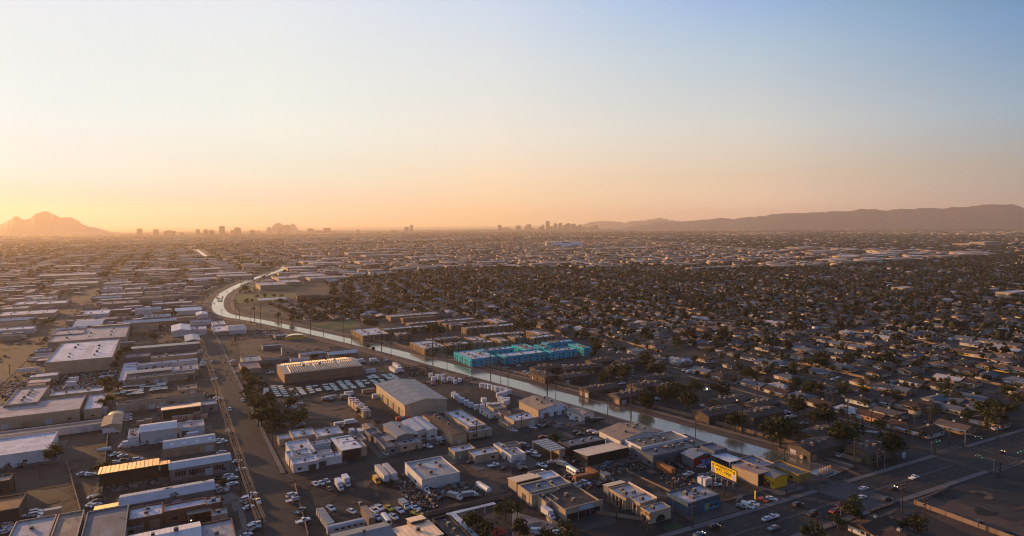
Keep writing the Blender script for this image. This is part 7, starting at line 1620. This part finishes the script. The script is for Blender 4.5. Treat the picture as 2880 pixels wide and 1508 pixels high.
# ------------------------------------------------------------------ propane tank on legs, yellow van, flag, bins
t = thing('fuel_tank', (116.9, 242.2, 0), 'white horizontal fuel tank on legs beside the fenced lane', 'tank', None, R(8))
link('tank', MB().cyl(0, 2.9, -4.4, 4.4, 1.25, 16, ax='y').cyl(0, 2.9, -5.0, -4.4, .6, 16, 1.25, ax='y').cyl(0, 2.9, 4.4, 5.0, 1.25, 16, .6, ax='y'), 'paint', t, (.62, .6, .6))
for yy in (-3, 3):
    link('leg', MB().box(-1, yy - .15, 0, -.75, yy + .15, 2.4).box(.75, yy - .15, 0, 1, yy + .15, 2.4), 'metal_grey', t)
link('ladder', MB().box(-1.4, 3.6, 0, -1.3, 4.1, 4.2), 'metal_grey', t); link('vent_cap', MB().cyl(0, 1, 4.1, 4.8, .2, 8), 'metal_grey', t)
def yellow_van(x, y, rz, c, label, hgt=2.6):
    t = thing('high_roof_van', (x, y, 0), label, 'van', None, rz); link('body', loft([(-3, .4), (3, .4), (3.02, 1.0), (2.3, 1.25), (1.5, hgt - .1), (1.1, hgt), (-2.95, hgt)], 1.0, .06), 'paint', t, c)
    link('windscreen', MB().quad((-.85, 2.3, 1.32), (.85, 2.3, 1.32), (.8, 1.56, hgt - .2), (-.8, 1.56, hgt - .2)), 'glass', t)
    for sx in (-1, 1):
        link('side_window', MB().box(sx * .97 - .04, .5, 1.4, sx * .97 + .04, 1.5, 2.0), 'glass', t)
        for yy in (-1.9, 1.9): link('wheel', WH_, None, t, None, (sx * .92, yy, .36))
yellow_van(80.1, 276.5, math.pi, (.72, .36, .01), 'yellow high roofed van in front of the white trailers'); 
t = thing('semi_tractor', (86.7, 268.5, 0), 'dark road tractor parked with its nose to the yard', 'truck', None, math.pi); link('cab', loft([(-1.2, 1), (2.6, .9), (2.62, 1.9), (1.2, 2.1), (.9, 3.1), (-1.2, 3.2)], 1.15), 'paint', t, (.02, .02, .025)); link('chassis', MB().box(-.5, -3.4, .7, .5, 2.4, 1.0), 'rubber', t); link('windscreen', MB().quad((-1, 1.2, 2.12), (1, 1.2, 2.12), (1, .93, 3.0), (-1, .93, 3.0)), 'glass', t); link('bumper', MB().box(-1.1, 2.62, .5, 1.1, 2.75, 1.0), 'metal_grey', t)
for sx in (-1, 1):
    for yy in (-2.7, -1.5, 1.9): o = link('wheel', WH_, None, t, None, (sx * 1.0, yy, .5)); o.scale = (1.8, 1.45, 1.45)
def pz(v): return v
t = thing('feather_flag', (211.9, 179.4, 0), 'tall yellow feather flag behind the white vans', 'flag'); link('pole', MB().cyl(0, 0, 0, 4.6, .05, 6), 'metal_grey', t)
fl = MB().box(-.02, .05, 1, .02, .6, 4.6); link('banner', fl, 'plain', t, (.75, .55, .02))
t = thing('sign_board', (205.3, 181.9, 0), 'grey car lot sign board on two posts beside the parked vans', 'sign', None, R(10)); link('board', MB().box(-2, -.06, 1.9, 2, .06, 3.3), 'plain', t, (.22, .27, .28))
for xx in (-1.8, 1.8): link('post', MB().box(xx - .06, -.05, 0, xx + .06, .05, 1.9), 'metal_grey', t)
t = thing('sign_board', (44.4, 270.8, 0), 'white yard sign on two thin posts beside the parked pickups', 'sign'); link('board', MB().box(-1.6, -.05, 1.6, 1.6, .05, 2.9), 'plain', t, (.4, .42, .42))
for xx in (-1.5, 1.5): link('post', MB().box(xx - .05, -.05, 0, xx + .05, .05, 1.6), 'metal_grey', t)
t = thing('sign_board', (315.0, 178.4, 0), 'small white sign cabinet on the empty corner lot', 'sign'); link('board', MB().box(-1, -.2, .6, 1, .2, 3), 'plain', t, (.5, .55, .6)); link('foot', MB().box(-.6, -.15, 0, .6, .15, .6), 'plain', t, (.3, .3, .3))

# ------------------------------------------------------------------ walls and fences
PN = {}
def panel_wall(p, q, h, c, label, pl_=5.8, th=.2, m='wall', cat='wall', name='block_wall'):
    p, q = np.array(p, float), np.array(q, float); d = q - p; L_ = np.linalg.norm(d); n = max(1, round(L_ / pl_)); pl_ = L_ / n; rz = math.atan2(d[1], d[0])
    t = thing(name, (p[0], p[1], 0), label, cat, None, rz); k = (round(pl_, 1), h, th, m)
    if k not in PN:
        me = MB().box(.2, -th / 2, 0, pl_ - .2, th / 2, h - .1).mesh('wall_panel'); me.materials.append(M[m]); ps = MB().box(-.2, -th, 0, .2, th, h).mesh('pillar'); ps.materials.append(M[m]); PN[k] = (me, ps)
    for i in range(n):
        link('wall_panel', PN[k][0], None, t, jit(c, .1), (i * pl_, 0, 0)); link('pillar', PN[k][1], None, t, jit(c, .1), (i * pl_, 0, 0))
    return t
CW_ = (.24, .17, .125)
FP = [(181.8, 633.9), (204.3, 554.0), (229.2, 464.3), (244.3, 401.7), (257.9, 340.2), (273.4, 280.8), (279.2, 247.2), (285.0, 218.6), (291.8, 185.0)]
for i in range(len(FP) - 1): panel_wall(FP[i], FP[i + 1], 2.1, CW_, 'canal side panel wall, ' + ['farthest stretch behind the tan blocks', 'stretch behind the nearest teal blocks', 'stretch beside the car court', 'stretch behind the brown flats', 'middle stretch opposite the tan cooler roof', 'stretch under a tall pole', 'stretch beside the big shade trees', 'stretch opposite the canal gates', 'end stretch beside the main road'][i])
panel_wall((266.5, 145.8), (266.5, 59.1), 2.0, CW_, 'panel wall running away from the road beside the dark field'); panel_wall((267.5, 146.3), (294.7, 147.8), 1.2, CW_, 'low return wall at the corner of the dark field')
for p, q, h, l in [((127.5, 207.6), (127.7, 183.7), 2.2, 'tan block wall dropping from the blue grey shop to the street trees'), ((186.0, 231.6), (188.5, 195.0), 1.0, 'low block wall with holes beside the empty parking lot'), ((147.7, 202.4), (160.0, 188.3), 1.6, 'broken low wall between the brown shop and the repair garage'),
    ((43.1, 239.5), (47.3, 291.3), 1.5, 'sagging yard fence beside the parked pickups'), ((87.9, 233.7), (126.1, 233.4), 1.8, 'dark low wall behind the white path'), ((-45.7, 373.0), (-33.7, 305.6), 1.6, 'dark fence on the near side of the bare yard'), ((-31.6, 420.8), (-27.6, 320.5), 1.8, 'fence between the bare yard and the tan barn'),
    ((193.4, 186.0), (225.6, 185.2), .7, 'low wall with orange posts in front of the used car lot'), ((243.2, 184.5), (257.8, 178.4), 1, 'low wall by the canal gates')]: panel_wall(p, q, h, CW_ if 'tan' not in l else CO['tan'], l, 4.5)
panel_wall((321.8, 231.9), (344.9, 203.1), 1.2, (.6, .6, .6), 'white picket fence in front of the arcaded house', 2.4, .06, 'plain', 'fence', 'picket_fence'); panel_wall((359.3, 294.2), (359.3, 256.9), 1.2, (.6, .58, .58), 'white panel fence along the housing street', 2.4, .06, 'plain', 'fence', 'picket_fence')
k = 0
for s in range(0, 7):     # back walls between the house rows
    for y in range(200, 760, 80):
        x = 362 + 62 * s + 31
        if inview(x, y) and (x, y) and free(x, y + 35, 1, 34, np.array(OCC)): 
            t = panel_wall((x, y), (x, y + 68), 1.7, (.26, .18, .12), 'x', 17); auto(t, 'long low garden wall', x, y + 34); t['group'] = 'garden walls between the houses'

# ------------------------------------------------------------------ canal works, bridge rail, white path
t = thing('canal_trash_rack', (270.0, 208.4, 0), 'lit steel walkway with handrails along the canal edge', 'walkway', None, R(95)); link('deck', MB().box(-6, -.8, .6, 6, .8, .9), 'conc', t)
for xx in np.linspace(-5.8, 5.8, 9): link('rail_post', MB().box(xx - .06, .7, .9, xx + .06, .82, 2.1), 'plain', t, (.5, .34, .2))
for z in (1.5, 2.1): link('handrail', MB().box(-5.9, .7, z, 5.9, .8, z + .08), 'plain', t, (.5, .34, .2))
link('motor_house', MB().box(-7.6, -1, .6, -6.1, 1, 2.4, .1, .1), 'plain', t, (.5, .38, .24))
t = thing('canal_gate', (263.6, 184.3, 0), 'cluster of steel canal gates with lifting wheels beside the bridge', 'sluice gate', None, R(5)); link('deck', MB().box(-5, -1, .8, 5, 1, 1.2), 'conc', t); link('abutment', MB().box(-5.4, -1.2, 0, 5.4, -1.02, 1.1), 'conc', t)
for xx in (-4, -2, 0, 2, 4):
    link('gate_frame', MB().box(xx - .1, -.1, 1.2, xx + .1, .1, 3.4), 'plain', t, (.45, .3, .16)); link('lifting_wheel', MB().cyl(0, 3.1, xx - .3, xx - .2, .45, 10, ax='x'), 'plain', t, (.45, .3, .16)); link('gate_leaf', MB().box(xx - .85, -1.4, -.1, xx + .85, -1.25, 1.4), 'metal_grey', t)
for z in (1.8, 2.3): link('handrail', MB().box(-5, .9, z, 5, 1, z + .08), 'plain', t, (.5, .34, .2))
for yy, l in ((150.1, 'bridge rail on the downstream side of the canal crossing'), (173.8, 'bridge rail beside the canal gates')):
    t = thing('bridge_rail', (253.9, yy, .45), l, 'railing'); link('rail', MB().box(-9, -.12, .8, 9, .12, 1.0), 'conc', t)
    for xx in np.linspace(-8.8, 8.8, 9): link('rail_post', MB().box(xx - .12, -.1, 0, xx + .12, .1, .8), 'conc', t)
t = thing('covered_walk', (93.8, 225.0, 0), 'white roofed covered walk bending between dark roofs and garden', 'covered walk')
link('roof', MB().box(-1, -1, 3.0, 19.9, 1.0, 3.15), 'roof', t, (.5, .55, .6)); link('roof', MB().box(.2, -26, 2.98, 2.4, -1.02, 3.13), 'roof', t, (.5, .55, .6))
for xx in range(0, 19, 5): link('post', MB().box(xx, -.8, 0, xx + .15, -.65, 3), 'plain', t, (.4, .4, .4))
for yy in range(-25, -2, 5): link('post', MB().box(2.1, yy, 0, 2.25, yy + .15, 3), 'plain', t, (.4, .4, .4))
t = thing('shade_tent', (104.5, 204.5, 0), 'red pyramid shade tent in the garden behind the dark roof', 'tent'); link('canopy', MB().tri((-2.6, -2.6, 2.2), (2.6, -2.6, 2.2), (0, 0, 3.6)).tri((2.6, -2.6, 2.2), (2.6, 2.6, 2.2), (0, 0, 3.6)).tri((2.6, 2.6, 2.2), (-2.6, 2.6, 2.2), (0, 0, 3.6)).tri((-2.6, 2.6, 2.2), (-2.6, -2.6, 2.2), (0, 0, 3.6)), 'plain', t, (.4, .02, .02))
for sx in (-2.5, 2.5):
    for sy in (-2.5, 2.5): link('leg', MB().box(sx - .05, sy - .05, 0, sx + .05, sy + .05, 2.2), 'metal_grey', t)
# traffic signals and street lights at the big crossing
for x, y, dx, dy, l in [(331.9, 174.8, 8, 0, 'north west'), (361.8, 147.5, -8, 0, 'south east'), (332.2, 147.5, 0, 8, 'south west'), (362.1, 174.3, 0, -8, 'north east')]:
    t = thing('traffic_signal', (x, y, 0), 'traffic signal mast reaching over the %s corner of the big crossing' % l, 'traffic light'); link('pole', MB().cyl(0, 0, 0, 6.5, .14, 8), 'metal_grey', t); link('mast_arm', MB().bar((0, 0, 6), (dx, dy, 6.4), .09), 'metal_grey', t)
    for u in (.6, .95): hd_ = link('signal_head', MB().box(dx * u - .2, dy * u - .2, 5.5, dx * u + .2, dy * u + .2, 6.6), 'rubber', t); link('green_lamp', MB().box(dx * u - .22, dy * u - .22, 5.6, dx * u - .2, dy * u + .15, 5.85), 'green_lens', hd_)
for x, y, l in [(174.7, 188.2, 'lamp post in the empty parking lot behind the repair garage'), (294.7, 175.6, 'street lamp on the main road beside the empty corner lot'), (221.7, 148.2, 'street lamp on the near side of the main road'), (364.2, 200.9, 'street lamp at the mouth of the housing street'), (364.2, 254.9, 'street lamp by the white panel fence'), (361.8, 323.6, 'street lamp halfway along the housing street')]:
    t = thing('street_lamp', (x, y, 0), l, 'street lamp'); link('pole', MB().cyl(0, 0, 0, 8, .1, 6, .07), 'metal_grey', t); link('arm', MB().bar((0, 0, 7.9), (-1.6, 0, 8.2), .05), 'metal_grey', t); link('lamp_head', MB().box(-2.2, -.15, 8.1, -1.5, .15, 8.25), 'lamp_off', t)
# wall lamps that are lit in the photograph
for i, (x, y, z, l) in enumerate([(-3.1, 262.6, 4.4, 'lit wall lamp under the twin hatch roof edge'), (5.2, 265.4, 4.4, 'lit wall lamp near the white end roof'), (147.7, 244.5, 4.0, 'lit yard lamp at the striped open shed corner'), (229.5, 196.5, 3.6, 'lit lamp under the pink roof edge'), (310.2, 278.7, 5.8, 'lit lamp on the brown flats gable')]):
    t = thing('wall_lamp', (x, y - .35, z), l, 'lamp'); link('bulb', MB().cyl(0, 0, -.15, .15, .22, 8), 'lamp_warm' if i != 2 else 'lamp_white', t); link('hood', MB().box(-.3, -.25, .16, .3, .3, .22), 'metal_grey', t)

# ------------------------------------------------------------------ scrap heaps and yard clutter (nobody could count these)
def heap(x0, y0, x1, y1, n, cols, name, smax=1.6, zmax=1.6, seed=0):
    r = np.random.default_rng(seed + 77); tb = MB().box(-.5, -.5, 0, .5, .5, 1, .08, .08)
    p = np.c_[r.uniform(x0, x1, n), r.uniform(y0, y1, n), np.full(n, .03)]; c = np.array(cols)[r.integers(len(cols), size=n)] * r.uniform(.7, 1.2, (n, 1))
    o = scatter(name, tb.v, tb.f, p, r.uniform(0, 3.14, n), np.c_[r.uniform(.2, smax, n) ** 1.3, r.uniform(.15, smax * .7, n), r.uniform(.15, zmax, n) * r.uniform(.4, 1, n)], c, 'mass'); return o
JC = [(.08, .06, .05), (.16, .08, .05), (.22, .21, .2), (.1, .1, .1), (.2, .13, .08), (.38, .38, .38), (.04, .04, .04), (.06, .05, .045), (.12, .09, .07)]; WC_ = [(.6, .6, .6), (.5, .5, .52), (.3, .3, .3), (.1, .08, .07)]
HP = [(-29, 323, 5, 334, 150, JC), (-31, 339, -1, 345, 70, JC), (-28, 297, 21, 307, 140, WC_), (-27, 285, 19, 293, 60, JC), (94, 245, 115, 257, 170, JC), (85, 239, 96, 261, 100, JC), (87, 261, 94, 282, 60, JC), (148, 224, 176, 244, 120, JC), (174, 230, 197, 243, 90, JC),
      (-111, 548, -36, 599, 420, JC + WC_), (-101, 543, -41, 561, 120, WC_), (-31, 641, 2, 700, 160, JC), (-25, 761, 20, 829, 200, JC), (-20, 901, 54, 958, 260, JC + WC_), (59, 698, 109, 756, 160, JC), (99, 587, 143, 615, 140, [(.3, .26, .2), (.16, .13, .1)]), (148, 427, 202, 440, 120, JC), (163, 461, 186, 495, 140, [(.07, .05, .04), (.12, .08, .06)]),
      (192, 203, 209, 222, 60, JC), (-13, 262, 11, 268, 40, JC), (99, 316, 111, 328, 40, JC), (39, 499, 59, 698, 60, [(.2, .13, .07)]), (-10, 706, 22, 734, 90, JC), (-142, 645, -127, 705, 40, JC), (-61, 1014, 30, 1079, 200, JC + WC_), (-10, 851, 40, 878, 100, JC + WC_)]
for i, (x0, y0, x1, y1, n, c) in enumerate(HP): heap(x0, y0, x1, y1, int(n * 1.8), c, 'scrap_heap', 2.2 if n > 100 else 1.4, 1.5, i)
# garden sheds, pools, patio roofs and other backyard pieces that fleck the housing area
hk2 = np.array(keep[:1500]); n = len(hk2)
if n:
    k_ = rg_.random(n) < .55; q = hk2[k_]; m_ = len(q); tb = MB().box(-.5, -.5, 0, .5, .5, 1)
    scatter('garden_sheds', tb.v, tb.f, np.c_[q + rg_.uniform(-3, 3, (m_, 2)) + np.c_[rg_.choice([-12., 12.], m_), rg_.choice([-6., 6.], m_)], np.full(m_, .03)], rg_.choice([0, 1.57], m_), np.c_[rg_.uniform(2, 6, m_), rg_.uniform(2, 5, m_), rg_.uniform(1.8, 2.8, m_)], pick(m_, [(.5, .52, .55), (.3, .33, .36), (.4, .3, .2), (.1, .22, .32), (.6, .6, .6)]), 'mass')
    gw_ = MB().box(-.5, -.5, 0, .5, .5, 1); q = hk2; m_ = len(q)
    scatter('garden_wall_mass', gw_.v, gw_.f, np.c_[q[:, 0] + 18.5, q[:, 1], np.zeros(m_)], np.zeros(m_), np.c_[np.full(m_, .25), np.full(m_, 20.), np.full(m_, 1.7)], pick(m_, [(.3, .2, .13), (.24, .17, .12)]), 'mass')
    scatter('garden_wall_mass', gw_.v, gw_.f, np.c_[q[:, 0], q[:, 1] + 10.6, np.zeros(m_)], np.zeros(m_), np.c_[np.full(m_, 26.), np.full(m_, .25), np.full(m_, 1.7)], pick(m_, [(.3, .2, .13), (.24, .17, .12)]), 'mass')
# scrub in the vacant lot beside the wide street
lb = leaf_cloud(71, 5, 12, 1., .7, .22); lb.v = [(a, b_, c + .6) for a, b_, c in lb.v]; n = 160; rr = np.random.default_rng(8)
scatter('scrub', lb.v, lb.f, np.c_[rr.uniform(47, 62, n), rr.uniform(372, 520, n), np.zeros(n)], rr.uniform(0, 6, n), rr.uniform(.6, 2.2, (n, 3)), None, 'leaves')
n = 500; i_ = rr.integers(len(CPA) - 170, len(CPA), n); sd = rr.choice([-1, 1], n) * rr.uniform(13, 22, n)
scatter('bank_scrub', lb.v, lb.f, np.c_[CPA[i_, 0] + sd, CPA[i_, 1] + rr.uniform(-8, 8, n), np.full(n, .2)], rr.uniform(0, 6, n), rr.uniform(.2, .7, (n, 3)), None, 'leaves')

# small sheds, pallets and parked plant strewn through the industrial blocks
rr = np.random.default_rng(21); x = rr.uniform(-620, 900, 26000); y = rr.uniform(240, 2300, 26000); k_ = inview(x, y) & inpoly(x, y, WH) & (np.hypot(x, y) < 2300); x, y = x[k_], y[k_]
oc = np.array(OCC + [r_ for r_ in roadr]); k_ = np.array([free(a, b_, 1.2, 1.2, oc) and np.min(np.hypot(CPA[:, 0] - a, CPA[:, 1] - b_)) > 24 for a, b_ in zip(x, y)]); x, y = x[k_], y[k_]; k_ = (np.sin(x * .11) + np.sin(y * .13 + x * .03) + rr.normal(0, .7, len(x))) > .25; x, y = x[k_][:7000], y[k_][:7000]; n = len(x); tb = MB().box(-.5, -.5, 0, .5, .5, 1, .05, .05); big = rr.random(n) < .12
scatter('yard_clutter', tb.v, tb.f, np.c_[x, y, np.full(n, .03)], rr.choice([0, 1.57, .3], n), np.c_[np.where(big, rr.uniform(3, 10, n), rr.uniform(.6, 3, n)), np.where(big, rr.uniform(2, 5, n), rr.uniform(.6, 2.4, n)), np.where(big, rr.uniform(2, 3.4, n), rr.uniform(.4, 1.8, n))], np.array(JC + WC_ + [(.35, .3, .25), (.05, .05, .05), (.1, .07, .05)])[rr.integers(len(JC) + len(WC_) + 3, size=n)], 'mass')

rr = np.random.default_rng(5); mb = MB(); gc = []
x = rr.uniform(-300, 420, 14000); y = rr.uniform(110, 900, 14000); k_ = inview(x, y) & (np.hypot(x, y) < 900) & ~inpoly(x, y, RES) & ~((x > 26) & (x < 44)); x, y = x[k_], y[k_]; x, y = x[:3200], y[:3200]
for i, (x0, y0, x1, y1) in enumerate(OCC[:230]):      # paved aprons round the buildings
    if math.hypot(x0, y0) > 950 or x1 - x0 > 90: continue
    q = [rr.uniform(1, 4), rr.uniform(3, 10), rr.uniform(1, 5), rr.uniform(.5, 4)]; k0 = len(mb.v); z = .146 + i * 1e-4; mb.v += [(x0 - q[0], y0 - q[1], z), (x1 + q[2], y0 - q[1], z), (x1 + q[2], y1 + q[3], z), (x0 - q[0], y1 + q[3], z)]; mb.f.append((k0, k0 + 1, k0 + 2, k0 + 3))
    c = np.array([(.03, .027, .026), (.06, .05, .044), (.085, .072, .062), (.045, .036, .03), (.022, .02, .02), (.11, .10, .09)][rr.integers(6)]); gc += [(*c, 1)] * 4
for i, (a, b_) in enumerate(zip(x, y)):
    n = 7; s1, s2 = rr.uniform(.8, 9) * rr.uniform(.4, 1), rr.uniform(.6, 5) * rr.uniform(.4, 1); r0 = rr.choice([0, 1.57]) + rr.normal(0, .15); k0 = len(mb.v); z = .105 + i * 1.2e-5
    for j in range(n):
        q = 6.283 * j / n; u_, v_ = math.cos(q) * s1 * rr.uniform(.7, 1.2), math.sin(q) * s2 * rr.uniform(.7, 1.2); mb.v.append((a + u_ * math.cos(r0) - v_ * math.sin(r0), b_ + u_ * math.sin(r0) + v_ * math.cos(r0), z))
    mb.f.append(tuple(range(k0, k0 + n))); c = np.array([(.014, .013, .013), (.08, .056, .04), (.03, .025, .023), (.12, .085, .06), (.06, .053, .05), (.02, .016, .014)][rr.integers(6)]) * rr.uniform(.8, 1.2); gc += [(*c, 1)] * n
me = mb.mesh('ground_patches'); at_ = me.color_attributes.new('Col', 'FLOAT_COLOR', 'POINT'); at_.data.foreach_set('color', np.array(gc, np.float32).ravel()); struct('ground_patches', me, 'mass')
# tyre tracks on the bare lots
mb = MB()
for i in range(90):
    a, b_ = (rr.uniform(50, 95), rr.uniform(235, 290)) if i < 30 else ((rr.uniform(-45, 20), rr.uniform(300, 420)) if i < 60 else (rr.uniform(130, 200), rr.uniform(230, 300))); h_ = rr.uniform(0, 6.28); cv_ = rr.uniform(-.12, .12); pts = []
    for j in range(9): pts.append((a, b_)); a += math.cos(h_) * 2.5; b_ += math.sin(h_) * 2.5; h_ += cv_
    for off in (-.8, .8):
        q = strip([(px_ - off * math.sin(h_), py_ + off * math.cos(h_)) for px_, py_ in pts], .28, .145 + i * 1e-4); k0 = len(mb.v); mb.v += q.v; mb.f += [tuple(k0 + w_ for w_ in f) for f in q.f]
struct('tyre_tracks', mb, 'darkf')

resolve()
